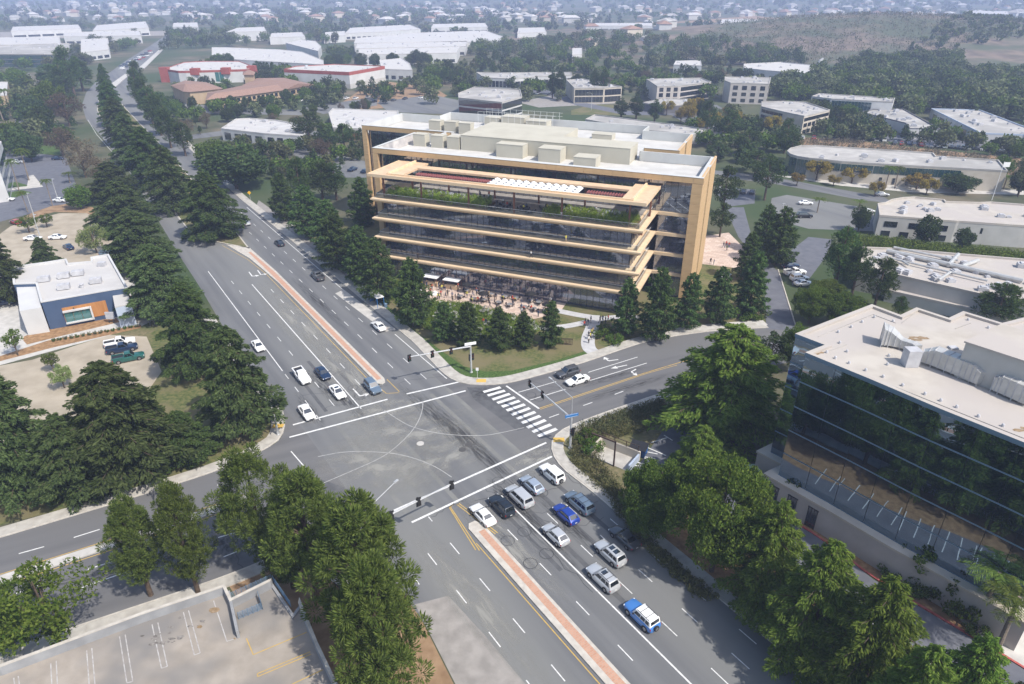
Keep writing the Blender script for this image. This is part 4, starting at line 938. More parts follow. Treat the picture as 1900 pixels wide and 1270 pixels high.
mb = MB(); mb.add([(p.x - 2.5, p.y - 2, 0), (p.x + 2.5, p.y - 2, 0), (p.x + 2.5, p.y + 2, 0), (p.x - 2.5, p.y + 2, 0), (p.x + 1.5, p.y - 1, 11), (p.x + 4, p.y - 1, 12.5), (p.x + 4, p.y + 1, 12.5), (p.x + 1.5, p.y + 1, 11)], [(0, 1, 5, 4), (1, 2, 6, 5), (2, 3, 7, 6), (3, 0, 4, 7), (4, 5, 6, 7)])
obj('bell_tower', mb, M['wall_white'], o)
# far white roofs
k = 0
for pts, h, lab, um in (
    ([(657, 80), (660, 71), (772, 61), (901, 57), (936, 69), (928, 77)], 9, 'largest far white industrial roof with rows of skylights', 30),
    ([(660, 90), (663, 81), (867, 76), (864, 86)], 9, 'middle strip of the big far white industrial roofs', 16),
    ([(664, 102), (667, 91), (853, 87), (847, 98)], 9, 'near strip of the big far white industrial roofs', 12),
    ([(708, 128), (704, 112), (745, 108), (760, 118), (765, 130)], 8, 'small white building right of the red-banded warehouse', 4),
    ([(419, 60), (440, 52), (490, 50), (494, 58)], 11, 'white-roofed office block on the far wooded slope', 3),
    ([(393, 108), (393, 88), (420, 88), (520, 92), (560, 96), (600, 112), (600, 120)], 8, 'long white workshop behind the line of round trees', 10),
    ([(530, 80), (560, 74), (585, 76), (596, 86), (590, 95)], 8, 'white roof with grey gable beyond the long workshop', 3),
    ([(-20, 84), (-20, 70), (110, 68), (112, 81)], 8, 'wide white roof behind the teal glass block', 10),
    ([(150, 98), (150, 73), (200, 71), (202, 92)], 8, 'white roof left of the far road', 4),
    ([(118, 68), (118, 61), (258, 57), (262, 66)], 9, 'long white roof beyond the far road', 8),
    ([(20, 58), (24, 50), (145, 46), (150, 53)], 9, 'far white roof at the top left', 5),
    ([(172, 57), (180, 47), (270, 40), (276, 52)], 10, 'white office block above the far road end', 6),
    ([(320, 50), (322, 43), (366, 42), (368, 50)], 10, 'white windowed block on the far skyline trees', 2),
    ([(1336, 46), (1340, 36), (1378, 35), (1490, 41), (1494, 46)], 10, 'long blue and white warehouse on the far graded hill', 6),
    ([(1515, 46), (1517, 40), (1650, 38), (1650, 46)], 9, 'long white warehouse right of the blue one on the far hill', 6),
    ([(1790, 25), (1795, 20), (1870, 21), (1872, 27)], 8, 'distant white store at the upper right', 2),
    ([(1062, 102), (1062, 90), (1080, 89), (1080, 101)], 7, 'small pale hut among the far woods', 0),
    ([(1100, 48), (1104, 43), (1220, 43), (1220, 48)], 8, 'thin far white roof left of the graded earth', 4),
    ([(960, 62), (962, 52), (1010, 51), (1014, 60)], 8, 'far white roof above the woods', 3),
    ([(640, 62), (650, 52), (760, 46), (780, 54), (700, 60)], 8, 'far white roofs beyond the big industrial ones', 6),
    ([(800, 52), (804, 45), (900, 43), (905, 50)], 8, 'thin pale roof in the far haze left of centre', 4),
    ([(500, 70), (504, 62), (560, 60), (566, 68)], 8, 'white shed among far trees left of the industrial roofs', 3),
    ([(600, 68), (604, 60), (640, 58), (640, 66)], 8, 'white shed touching the big industrial roofs', 2),
    ([(1250, 120), (1254, 113), (1300, 112), (1302, 122)], 7, 'pale roof among dry trees behind the cube office', 3)):
    C_ = px(*pts, z=h)
    o = bld('warehouse', lab, C_, h, 'wall_white', 'roof_light', units=um, par=.3)
    if um >= 4:
        wins(o, C_[0], C_[-1], 1, 3.5, max(4, um), 'dark_glass', 2.5)
# scattered far houses
hm_ = {}
def house_mesh(k):
    w_, d_, h_ = ((12, 9, 4), (9, 14, 5), (16, 10, 5))[k % 3]
    return w_, d_, h_
wm = ('wall_white', 'wall_beige', 'wall_grey'); tm = ('roof_tile', 'roof_grey', 'roof_light')
protos = []
q = random.Random(21)
for k in range(6):
    w_, d_, h_ = house_mesh(k)
    a = MB().box(-w_ / 2, w_ / 2, -d_ / 2, d_ / 2, 0, h_).mesh('wall', M[wm[k % 3]])
    e = .5; b = MB().add([(-w_ / 2 - e, -d_ / 2 - e, h_), (w_ / 2 + e, -d_ / 2 - e, h_), (w_ / 2 + e, d_ / 2 + e, h_), (-w_ / 2 - e, d_ / 2 + e, h_), (-w_ / 2 + 3, 0, h_ + 2.2), (w_ / 2 - 3, 0, h_ + 2.2)], [(0, 1, 5, 4), (1, 2, 5), (2, 3, 4, 5), (3, 0, 4), (3, 2, 1, 0)]).mesh('roof', M[tm[(k // 2) % 3]])
    protos.append((a, b))
ZONES_H = [((330, 10), (1300, 46), 150), ((1300, 8), (1900, 32), 75), ((0, 8), (320, 42), 55), ((1090, 56), (1330, 100), 8)]
for (u0, v0), (u1, v1), n in ZONES_H:
    for _ in range(n):
        p = at(q.uniform(u0, u1), q.uniform(v0, v1)); p.z = land_z(p.x, p.y) - .2
        a, b = q.choice(protos)
        t = thing('house', 'small far house in the hazy suburb', 'house', p, q.uniform(0, 3), 'far suburban houses')
        s = q.uniform(.9, 1.9); t.scale = (s, s, s)
        put('wall', a, t); put('roof', b, t)
# ---------------------------------------------------------------- white and navy restaurant
P8 = lambda *pts, z: [at(x * .18892, 460 + y * .18892, z) for x, y in pts]
h = 6.5
RF = P8((115, 185), (470, 135), (650, 106), (668, 150), (895, 130), (890, 90), (1065, 60), (1250, 385), (1070, 412), (400, 530), (350, 345), (130, 352), z=h)
RE = bld('restaurant', 'white and navy restaurant with timber-framed window beside the road', RF, h, 'wall_navy', 'roof_light', trim='wall_white', trim_h=.25, par=.5)
c = RE.location; rr = RE.children[1]
def loc(P): return Vector((P.x - c.x, P.y - c.y, 0))
um = MB().box(-1.3, 1.3, -.9, .9, .15, 1.25).box(-.5, .5, -.5, .5, 1.25, 1.4).mesh('roof_unit', M['unit_grey'])
for p in P8((430, 310), (625, 275), (765, 250), (625, 385), (940, 325), z=h): put('roof_unit', um, rr, (p.x - c.x, p.y - c.y, h - .49), R(22), .9)
p = P8((800, 370), z=h)[0]; obj('exhaust_fan', MB().lathe([(.4, h - .49), (.4, h + .2), (.55, h + .3), (.1, h + .5)], 12, c=(p.x - c.x, p.y - c.y, 0)), M['unit_grey'], rr)
p = P8((1000, 160), z=h)[0]; obj('exhaust_fan', MB().box(p.x - c.x - .8, p.x - c.x + .8, p.y - c.y - .6, p.y - c.y + .6, h - .49, h + .5), M['unit_grey'], rr)
# white stair tower and side wing
T_ = P8((160, 372), (352, 350), (408, 590), (192, 622), z=5.6); obj('tower', MB().prism([loc(p) for p in T_], 0, 5.6), M['wall_white'], RE)
W_ = P8((1095, 408), (1235, 388), (1288, 555), (1130, 590), z=4.8); obj('wing', MB().prism([loc(p) for p in W_], 0, 4.75), M['wall_paleblue'], RE); obj('wing_roof', MB().prism([loc(p) for p in W_], 4.76, 5.0), M['roof_light'], RE)
a, b = RF[9], RF[8]; d = (b - a); d.z = 0; Lh = d.length; d.normalize(); n_ = Vector((d.y, -d.x, 0)); A = loc(a)
if n_.y > 0: n_ = -n_
def wallbox(x0, x1, z0, z1, t0, t1):
    vs = [A + d * x + n_ * t + Vector((0, 0, z)) for z in (z0, z1) for (x, t) in ((x0, t0), (x1, t0), (x1, t1), (x0, t1))]
    return MB().add(vs, [(0, 1, 2, 3), (7, 6, 5, 4), (0, 4, 5, 1), (1, 5, 6, 2), (2, 6, 7, 3), (3, 7, 4, 0)])
obj('timber_panel', wallbox(Lh * .25, Lh * .90, 1.0, 4.3, .02, .12), M['timber_panel'], RE)
obj('window_frame', MB(), M['wall_white'], RE) if False else None
fr = wallbox(Lh * .25, Lh * .65, .7, 1.0, .13, .7)
for bx in ((Lh * .25, Lh * .65, 3.35, 3.65, .13, .7), (Lh * .645, Lh * .67, .7, 3.65, .13, .7)):
    m_ = wallbox(*bx); fr.add(m_.v, m_.f)
wf = obj('window_frame', fr, M['wall_white'], RE)
for k in range(3): obj('window_pane', wallbox(Lh * (.26 + k * .128), Lh * (.382 + k * .128), 1.0, 3.35, .14, .3), M['aqua_glass'], wf)
obj('wall_light', wallbox(Lh * .41, Lh * .425, 3.75, 4.0, .14, .3), M['steel_dark'], RE)
sg = thing('mural_panel', 'green panel with white and orange shapes at the left picture edge', 'panel', P8((40, 470), z=0)[0])
obj('board', MB().box(-3.4, 2.0, -.1, .1, 1.6, 4.6), mat('sign_green', (.01, .16, .075), rough=.6), sg)
obj('emblem', MB().box(-1.6, .6, -.13, -.105, 3.5, 3.8).box(-2.0, .2, -.13, -.105, 2.9, 3.2), M['wall_white'], sg); obj('emblem', MB().box(-2.4, -.6, -.13, -.105, 2.2, 2.6), mat('sign_orange', (.7, .26, .04), rough=.6), sg)
obj('post', MB().box(-3.2, -3, -.09, .09, 0, 1.6).box(1.6, 1.8, -.09, .09, 0, 1.6), M['steel_dark'], sg)
mb = thing('menu_board', 'grey drive-through menu board by the restaurant corner', 'board', P8((1100, 740), z=0)[0])
obj('board', MB().box(-.9, .9, -.15, .15, 1.0, 2.6), M['unit_grey'], mb); obj('leg', MB().box(-.5, -.4, -.05, .05, 0, 1), M['steel_dark'], mb); obj('leg', MB().box(.4, .5, -.05, .05, 0, 1), M['steel_dark'], mb)
mb = thing('trash_enclosure', 'small black service gate frame near the lawn edge', 'frame', P8((1480, 770), z=0)[0])
obj('frame_post', MB().box(-.1, .1, -.1, .1, 0, 2.2), M['steel_dark'], mb); obj('frame_post', MB().box(.9, 1.1, -.1, .1, 0, 2.2), M['steel_dark'], mb); obj('frame_beam', MB().box(-.3, 1.6, -.1, .1, 2.2, 2.4), M['steel_dark'], mb)
# ---------------------------------------------------------------- mirror-glass office tower at lower right
PG = lambda *pts, z: [at(1400 + x * .26767, 560 + y * .26767, z) for x, y in pts]
h = 23.8
GT = PG((290, 222), (495, 300), (360, 352), (795, 530), (1290, 740), (1868, 972), (2300, 1150), z=h) + PG((2500, 400), (2120, 150), (1960, 90), (1720, 150), (1450, 68), (1350, 115), (1125, 42), (1015, 95), (815, 20), z=h)
poly, inn = inset(GT, .5)
c = Vector((sum(p.x for p in poly) / len(poly), sum(p.y for p in poly) / len(poly), 0)); FOOT.append(poly)
TW = thing('office_tower', 'dark mirror-glass office block with stepped corners, pale roof and concrete base', 'building', c)
L = lambda P: [Vector((p.x - c.x, p.y - c.y, 0)) for p in P]
pl, il = L(poly), L(inn); n = len(pl)
obj('roof', MB().sheet(il, h - .35), M['roof_pink'], TW)
mb = MB()
mp_ = MB(); mat('edge_blue', (.16, .24, .33), rough=.4, metal=.3)
_, ol = inset(pl, -.1)
for i in range(n):
    j = (i + 1) % n
    mb.add([(*ol[i].xy, h - .45), (*ol[j].xy, h - .45), (*ol[j].xy, h), (*ol[i].xy, h), (*il[i].xy, h), (*il[j].xy, h), (*il[j].xy, h - .35), (*il[i].xy, h - .35)], [(0, 1, 2, 3)])
    mp_.add([(*ol[i].xy, h + .002), (*ol[j].xy, h + .002), (*il[j].xy, h), (*il[i].xy, h), (*il[j].xy, h - .35), (*il[i].xy, h - .35)], [(0, 1, 2, 3), (3, 2, 4, 5)])
obj('parapet_edge', mb, M['edge_blue'], TW); obj('parapet', mp_, M['roof_pink'], TW)
base_z = 4.4; nf = 5; fh = (h - .5 - base_z) / nf
fr = MB(); cnt = 0
for i in range(n):
    a, b = pl[i], pl[(i + 1) % n]; d = b - a; Lh = d.length
    if Lh < .05: continue
    wx = a + c
    vis = (a + c).y < 200
    m_ = max(1, round(Lh / 3.4)) if vis and Lh > 1.5 else 1
    ang = math.atan2(d.y, d.x); w_ = Lh / m_
    me = MB().box(-w_ / 2 + .03, w_ / 2 - .03, -.03, .03, 0, fh - .1).mesh('glass_pane', M['mirror_glass'])
    for f in range(nf):
        for k in range(m_):
            p = a + d * ((k + .5) / m_); put('glass_pane', me, TW, (p.x, p.y, base_z + f * fh + .05), ang)
    nn = Vector((d.y, -d.x, 0)).normalized() * .05
    for f in range(nf + 1):
        z = base_z + f * fh; p = a + nn; q_ = b + nn
        fr.add([(*p.xy, z - .1), (*q_.xy, z - .1), (*q_.xy, z + .1), (*p.xy, z + .1)], [(0, 1, 2, 3)])
obj('glazing_rail', fr, M['edge_blue'], TW)
_, bl = inset(pl, -1.2); _, cl = inset(pl, .25)
obj('inner_core', MB().prism(cl, base_z, h - .6), M['wall_dark'], TW)
obj('base_wall', MB().prism(bl, 0, base_z - .35), M['wall_pinkgrey'], TW); _, b2 = inset(pl, -1.35); obj('base_coping', MB().prism(b2, base_z - .34, base_z - .02), M['wall_beige'], TW)
# doors in the base, facing the drive lane
e0, e1 = bl[2], bl[3]
def tower_side(P0, frac0, frac1, z0, z1, m_, name, out=.05):
    a, b = P0; d = b - a; nn = Vector((d.y, -d.x, 0)).normalized()
    p, q_ = a + d * frac0 + nn * out, a + d * frac1 + nn * out; r_, s_ = p - nn * .3, q_ - nn * .3
    return obj(name, MB().add([(*p.xy, z0), (*q_.xy, z0), (*q_.xy, z1), (*p.xy, z1), (*r_.xy, z0), (*s_.xy, z0), (*s_.xy, z1), (*r_.xy, z1)], [(0, 1, 2, 3), (3, 2, 6, 7), (0, 3, 7, 4), (1, 5, 6, 2)]), M[m_], TW)
sides = [(bl[i], bl[(i + 1) % n]) for i in range(n)]
long_ = [s for s in sides if (s[1] - s[0]).length > 9 and ((s[0] + s[1]) / 2).y < 0 ]
for s in long_:
    d = s[1] - s[0]; 
    if Vector((d.y, -d.x)).y > 0: continue
    for f in (.12, .42, .74):
        o = tower_side(s, f, f + .14, .05, 3.1, 'dark_glass', 'door'); tower_side(s, f - .01, f + .15, 3.12, 3.3, 'steel_dark', 'door_head', .08)
        for g_ in (.0, .046, .092, .138): tower_side(s, f + g_ - .003, f + g_ + .005, .05, 3.1, 'steel_dark', 'door_mullion', .09)
# rooftop
RP = lambda x, y, zz=h - .34: PG((x, y), z=h)[0] - c + Vector((0, 0, 0))
def onroof(x, y, z=0): p = PG((x, y), z=h - .34)[0]; return Vector((p.x - c.x, p.y - c.y, h - .34 + z))
ph = [PG(q_, z=h + 4.2)[0] - c for q_ in ((1465, 285), (2000, 460), (2300, 380), (1720, 165))]
obj('penthouse', MB().prism([Vector((p.x, p.y, 0)) for p in ph], h - .34, h + 4.2), M['wall_grey'], TW)
obj('penthouse_roof', MB().prism([Vector((p.x, p.y, 0)) for p in inset(ph, -.15)[1]], h + 4.202, h + 4.4), M['roof_pink'], TW)
def duct(pts, w_, hh, name):
    mb = MB()
    rings = []
    for i, (p, s) in enumerate(pts):
        q0 = pts[max(i - 1, 0)][0]; q1 = pts[min(i + 1, len(pts) - 1)][0]
        d = (q1 - q0); d.z = 0; d.normalize(); nn = Vector((-d.y, d.x, 0)) * w_ * s / 2
        rings.append([p + nn + Vector((0, 0, .3)), p - nn + Vector((0, 0, .3)), p - nn + Vector((0, 0, .3 + hh * s)), p + nn + Vector((0, 0, .3 + hh * s))])
    vs = [v for r_ in rings for v in r_]; fs = [(0, 1, 2, 3)]
    for i in range(len(rings) - 1):
        for k in range(4): fs.append((i * 4 + k, i * 4 + (k + 1) % 4, (i + 1) * 4 + (k + 1) % 4, (i + 1) * 4 + k))
    k = (len(rings) - 1) * 4; fs.append((k + 3, k + 2, k + 1, k)); mb.add(vs, fs)
    o = obj(name, mb, M['metal_duct'], TW)
    rb = MB()
    for i in range(len(rings) - 1):
        for t in (0, .5):
            v = [rings[i][k].lerp(rings[i + 1][k], t) for k in range(4)]; cc = sum(v, Vector()) / 4
            v = [cc + (x - cc) * 1.04 for x in v]
            for a, b in ((0, 3), (3, 2), (2, 1)): rb.tube(v[a], v[b], .05, n=4)
    for i in range(0, len(rings)): rb.tube(rings[i][0] - Vector((0, 0, .3)), rings[i][0], .05, n=4); rb.tube(rings[i][1] - Vector((0, 0, .3)), rings[i][1], .05, n=4)
    obj('duct_frame', rb, M['unit_grey'], o)
duct([(onroof(870, 290), 1.5), (onroof(930, 300), 1.25), (onroof(1010, 325), .7), (onroof(1090, 350), .7), (onroof(1120, 370), .7)], 1.5, 1.5, 'duct')
duct([(onroof(1150, 420), .8), (onroof(1230, 440), 1.2), (onroof(1330, 480), 1.2), (onroof(1430, 520), 1.2), (onroof(1510, 555), 1.2), (onroof(1560, 585), .9)], 1.3, 1.7, 'duct')
duct([(onroof(1640, 610), .9), (onroof(1700, 630), 1.2), (onroof(1800, 675), 1.2), (onroof(1900, 720), 1.2)], 1.3, 1.7, 'duct')
p = onroof(1070, 440); obj('air_handler', MB().box(p.x - .8, p.x + .8, p.y - .7, p.y + .7, h - .33, h + 1.9), M['unit_grey'], TW)
p = onroof(1375, 325); obj('roof_hatch', MB().box(p.x - .5, p.x + .5, p.y - .4, p.y + .4, h - .33, h - .1), M['unit_grey'], TW)
mb = MB()
for x, y in ((580, 215), (670, 180), (745, 145), (830, 112), (960, 140), (500, 355), (560, 395), (655, 430), (770, 480), (890, 525), (1025, 585), (1180, 645), (1290, 690), (1400, 735), (1550, 800), (1720, 865), (930, 380), (920, 440), (590, 290), (640, 350), (1480, 130), (1620, 185)):
    p = onroof(x, y); mb.lathe([(.18, p.z + .002), (.16, p.z + .25), (.1, p.z + .35)], 8, c=(p.x, p.y, 0))
obj('roof_vents', mb, M['unit_grey'], TW)
mb = MB()
for a, b in (((440, 245), (820, 90)), ((820, 90), (980, 150)), ((420, 370), (1868, 950)), ((500, 350), (640, 300)), ((1020, 150), (1120, 75)), ((1390, 190), (1500, 150))): mb.tube(onroof(*a) + Vector((0, 0, .03)), onroof(*b) + Vector((0, 0, .03)), .045, n=4)
obj('roof_seam', mb, M['roof_grey'], TW)
mb = MB()
for cx_, cy_, n_b in ((1145, 255, 9), (440, 355, 5), (1845, 885, 5)):
    for k in range(n_b): p = onroof(cx_ + rnd.uniform(-60, 60), cy_ + rnd.uniform(-12, 12), .004); mb.sheet([(p.x + rnd.uniform(.3, .7) * math.cos(t), p.y + rnd.uniform(.15, .4) * math.sin(t)) for t in (0, .9, 1.8, 2.7, 3.6, 4.5, 5.4)], p.z + k * .0005)
obj('roof_stain', mb, M['stain'], TW)
# low concrete steps and wall at the tower's north-west corner
yard = thing('utility_wall', 'low beige stepped concrete wall at the glass tower corner', 'wall', at(1432, 905))
obj('wall_piece', MB().box(-2.6, -.2, -.2, .2, 0, 2.2), M['wall_pinkgrey'], yard); obj('wall_piece', MB().box(-.4, .0, -2.6, -.2, 0, 2.8), M['wall_pinkgrey'], yard)
mb = thing('transformer_box', 'pale green utility cabinet behind the low wall', 'cabinet', at(1393, 884))
obj('cabinet_body', MB().box(-.9, .9, -.8, .8, .1, 1.5), mat('pale_green', (.25, .36, .25), (.3, .41, .3), scale=2, rough=.6), mb); obj('cabinet_lid', MB().box(-.97, .97, -.87, .87, 1.5, 1.62), mat('pale_green_lid', (.36, .47, .36), rough=.6), mb); obj('cabinet_base', MB().box(-1.1, 1.1, -1, 1, 0, .1), M['concrete'], mb)
mb = thing('bin_enclosure', 'black iron fence around bins under the big cedar', 'fence', at(1372, 862), R(25))
for k in range(12): obj('bar', MB().box(-3 + k * .5, -2.94 + k * .5, -.03, .03, 0, 1.9), M['steel_dark'], mb)
obj('rail', MB().box(-3.05, 2.6, -.04, .04, 1.8, 1.9).box(-3.05, 2.6, -.04, .04, .2, .3), M['steel_dark'], mb)
# ---------------------------------------------------------------- parking deck, lower left
P7 = lambda *pts, z: [at(x * .33862, 840 + y * .33862, z) for x, y in pts]
hd = 6.0; hp = 7.1
DK = P7((-300, 1230), (0, 1165), (770, 880), (1232, 725), z=hp) + P7((1268, 800), z=hp) + P7((1490, 690), (1600, 850), (1640, 795), z=hp) + P7((1740, 1040), (1860, 1290), (2050, 1700), z=hp) + P7((-300, 1700), z=hp)
poly, inn = inset(DK, .3); c = sum(poly, Vector()) / len(poly); c.z = 0; FOOT.append(poly)
PK = thing('parking_deck', 'concrete parking deck with empty painted bays and an open stair', 'parking deck', c)
L = lambda P: [Vector((p.x - c.x, p.y - c.y, 0)) for p in P]
mat('deck_concrete', (.265, .232, .195), (.335, .297, .255), scale=.5, detail=11, rough=.85, c3=(.19, .18, .17), scale3=.12)
mat('deck_wall', (.22, .225, .235), (.30, .305, .315), scale=.5, detail=8, rough=.85)
pl, il = L(poly), L(inn); n = len(pl)
obj('deck', MB().prism(pl, 0, hd), M['deck_concrete'], PK)
for i in range(n):
    j = (i + 1) % n
    a, b = pl[i], pl[j]
    hh = hp
    mid = (a + b) / 2 + c
    obj('parapet', MB().prism([a, b, il[j], il[i]], hd + .003, hd + 1.1 if i not in (4, 5) else hd + .25), M['deck_wall'], PK)
    obj('coping', MB().prism([a * 1.001, b * 1.001, il[j], il[i]], hd + 1.103, hd + 1.2), M['kerb_concrete'], PK) if i not in (4, 5) else None
DP = lambda x, y: P7((x, y), z=hd)[0] - Vector((c.x, c.y, hd))
mk = MB(); my = MB()
def dline(m, a, b, w_=.1): line(m, DP(*a), DP(*b), w_, hd + .005)
for a, b in (((100, 1225), (110, 1300)), ((75, 1235), (85, 1300)), ((278, 1155), (285, 1290)), ((308, 1142), (316, 1290)), ((475, 1085), (490, 1290)), ((503, 1072), (522, 1290)), ((655, 1008), (695, 1262)), ((686, 998), (728, 1255)), ((695, 1262), (728, 1255)), ((833, 942), (885, 1182)), ((865, 932), (917, 1172)), ((885, 1182), (917, 1172)), ((1005, 875), (1065, 1110)), ((1033, 866), (1097, 1098)), ((1065, 1110), (1097, 1098)), ((1170, 812), (1243, 1035)), ((1243, 1035), (1290, 1020))): dline(mk, a, b)
for a, b in (((1350, 1018), (1388, 1108)), ((1388, 1108), (1680, 985)), ((1410, 1212), (1700, 1092)), ((1412, 1228), (1705, 1105)), ((1410, 1212), (1412, 1228)), ((1600, 1270), (1770, 1190))): dline(my, a, b)
obj('bay_markings', mk, mat('faded_paint', (.44, .43, .42), (.30, .28, .265), scale=2, detail=7, rough=.8), PK); obj('bay_markings', my, M['yellow_paint'], PK)
mb = MB()
for k in range(26):
    x = 820 + rnd.gauss(0, 60) + (250 if k > 18 else 60); y = 1030 + rnd.gauss(0, 22) - (75 if k > 18 else 0); p = DP(x, y); s = rnd.uniform(.08, .4)
    mb.sheet([(p.x + s * rnd.uniform(.6, 1.8) * math.cos(t), p.y + s * rnd.uniform(.3, .8) * math.sin(t)) for t in (0, .9, 1.8, 2.7, 3.6, 4.5, 5.4)], hd + .006 + k * .0003)
obj('tyre_stain', mb, mat('dark_stain', (.10, .09, .08), (.26, .24, .22), scale=2.5, rough=.9), PK)
mb = MB()
for x, y, s in ((1175, 862, .55), (1285, 1020, .15), (1095, 955, .3)): p = DP(x, y); mb.sheet([(p.x + s * rnd.uniform(.7, 1.2) * math.cos(t), p.y + s * rnd.uniform(.6, .9) * math.sin(t)) for t in (0, .9, 1.8, 2.7, 3.6, 4.5, 5.4)], hd + .0155)
obj('rust_stain', mb, M['stain'], PK)
def fence_run(a, b, zb, nb=10, name='stair_railing'):
    a = DP(*a); b = DP(*b); f = MB()
    for k in range(6): z = zb + .12 + k * .17; f.tube(a + Vector((0, 0, z)), b + Vector((0, 0, z)), .022, n=5)
    for k in range(nb + 1): p = a.lerp(b, k / nb); f.tube(p + Vector((0, 0, zb)), p + Vector((0, 0, zb + 1.1)), .03, n=5)
    obj(name, f, M['metal_blue'], PK)
fence_run((1272, 805), (1490, 705), hd, 8); fence_run((1500, 712), (1595, 850), hd, 6); fence_run((1310, 915), (1440, 860), hd, 5); fence_run((1440, 860), (1420, 800), hd, 3); fence_run((1285, 900), (1310, 1010), hd, 4)
st = MB()
for k in range(8):
    a, b = DP(1320 + k * 12, 880 - k * 5), DP(1430 + k * 6, 850 - k * 9)
    pass
obj('stair_wall', MB().prism([DP(*q_) for q_ in ((1255, 800), (1270, 795), (1318, 1015), (1302, 1020))], hd + .004, hd + 1.1), M['deck_wall'], PK)

mb = MB()
for k in range(16):
    f = k / 15; a = at(1395 + 400 * f, 985 + 275 * f); d = (at(1621, 1076) - at(1532, 1006)).normalized(); nn = Vector((-d.y, d.x, 0)); nn = -nn if nn.x > 0 else nn
    line(mb, a, a + nn * 4.6, .12, .034)
struct('bay_markings', mb, M['white_paint'])
# ---------------------------------------------------------------- trees
mat('bark', (.07, .05, .035), (.13, .095, .07), scale=3, rough=.95, coord='obj')
mat('bark_palm', (.16, .13, .10), (.24, .20, .16), scale=4, rough=.95, coord='obj')
leaf_mat('leaf_cedar', (.036, .06, .02), (.118, .158, .058), .32)
leaf_mat('leaf_fir', (.034, .066, .021), (.105, .16, .048), .3)
leaf_mat('leaf_pine', (.05, .085, .018), (.155, .20, .05))
leaf_mat('leaf_light', (.06, .11, .018), (.17, .225, .045), .4)
leaf_mat('leaf_broad', (.045, .09, .016), (.125, .175, .035))
leaf_mat('leaf_olive', (0.0775, 0.101, 0.0465), (0.163, 0.178, 0.0853))
leaf_mat('leaf_brown', (0.0775, 0.062, 0.0403), (0.171, 0.132, 0.093))
leaf_mat('leaf_gold', (0.155, 0.132, 0.031), (0.326, 0.232, 0.0543))
leaf_mat('leaf_dark', (.028, .05, .02), (.085, .12, .042))
leaf_mat('leaf_willow', (0.139, 0.186, 0.062), (0.264, 0.31, 0.124))
leaf_mat('leaf_palm', (0.0543, 0.093, 0.0186), (0.155, 0.202, 0.0465))
leaf_mat('leaf_brush', (0.109, 0.101, 0.0697), (0.217, 0.186, 0.139))
leaf_mat('leaf_grass', (.07, .115, .016), (.17, .21, .04), c3=(.2, .2, .06))
leaf_mat('leaf_dry', (.08, .09, .035), (.19, .18, .085))
leaf_mat('leaf_terrace_sunlit', (.11, .18, .03), (.30, .38, .07), .3, (.4, .4, .1))  # grass colour brightened to stand in for sunlight under the canopy
leaf_mat('leaf_bright_sunlit', (.075, .135, .022), (.20, .27, .055), .42)  # light cedar green, lifted to paint sunlight onto the shaded near side
leaf_mat('leaf_white', (.3, .33, .25), (.68, .68, .62))
def cards(c, ax, ln, wd, g, flat=None):
    # diamond leaves at centres c along axes ax
    n = len(c); ax = ax / (np.linalg.norm(ax, axis=1, keepdims=True) + 1e-9)
    r = g.normal(size=(n, 3))
    if flat is not None: r = r * (1 - flat) + np.array([0, 0, 1.0]) * flat * 2
    s = np.cross(ax, r); s /= (np.linalg.norm(s, axis=1, keepdims=True) + 1e-9)
    L = (ln * g.uniform(.6, 1.3, n))[:, None]; W = (wd * g.uniform(.6, 1.3, n))[:, None]
    return np.stack([c - ax * L * .5, c + s * W * .5 + ax * L * .08, c + ax * L * .5, c - s * W * .5 + ax * L * .08], 1)
def tuft_leaves(C, rad, K, ln, wd, g, up=.3, radial=.7, flat=None, hollow=.35):
    m = len(C); d = g.normal(size=(m, K, 3)); d /= np.linalg.norm(d, axis=2, keepdims=True)
    rr = g.uniform(hollow, 1, (m, K, 1)) ** .5 * np.asarray(rad).reshape(-1, 1, 1)
    c = (C[:, None, :] + d * rr).reshape(-1, 3)
    ax = (d * radial + g.normal(size=(m, K, 3)) * (1 - radial)).reshape(-1, 3); ax[:, 2] += up
    return cards(c, ax, ln, wd, g, flat)
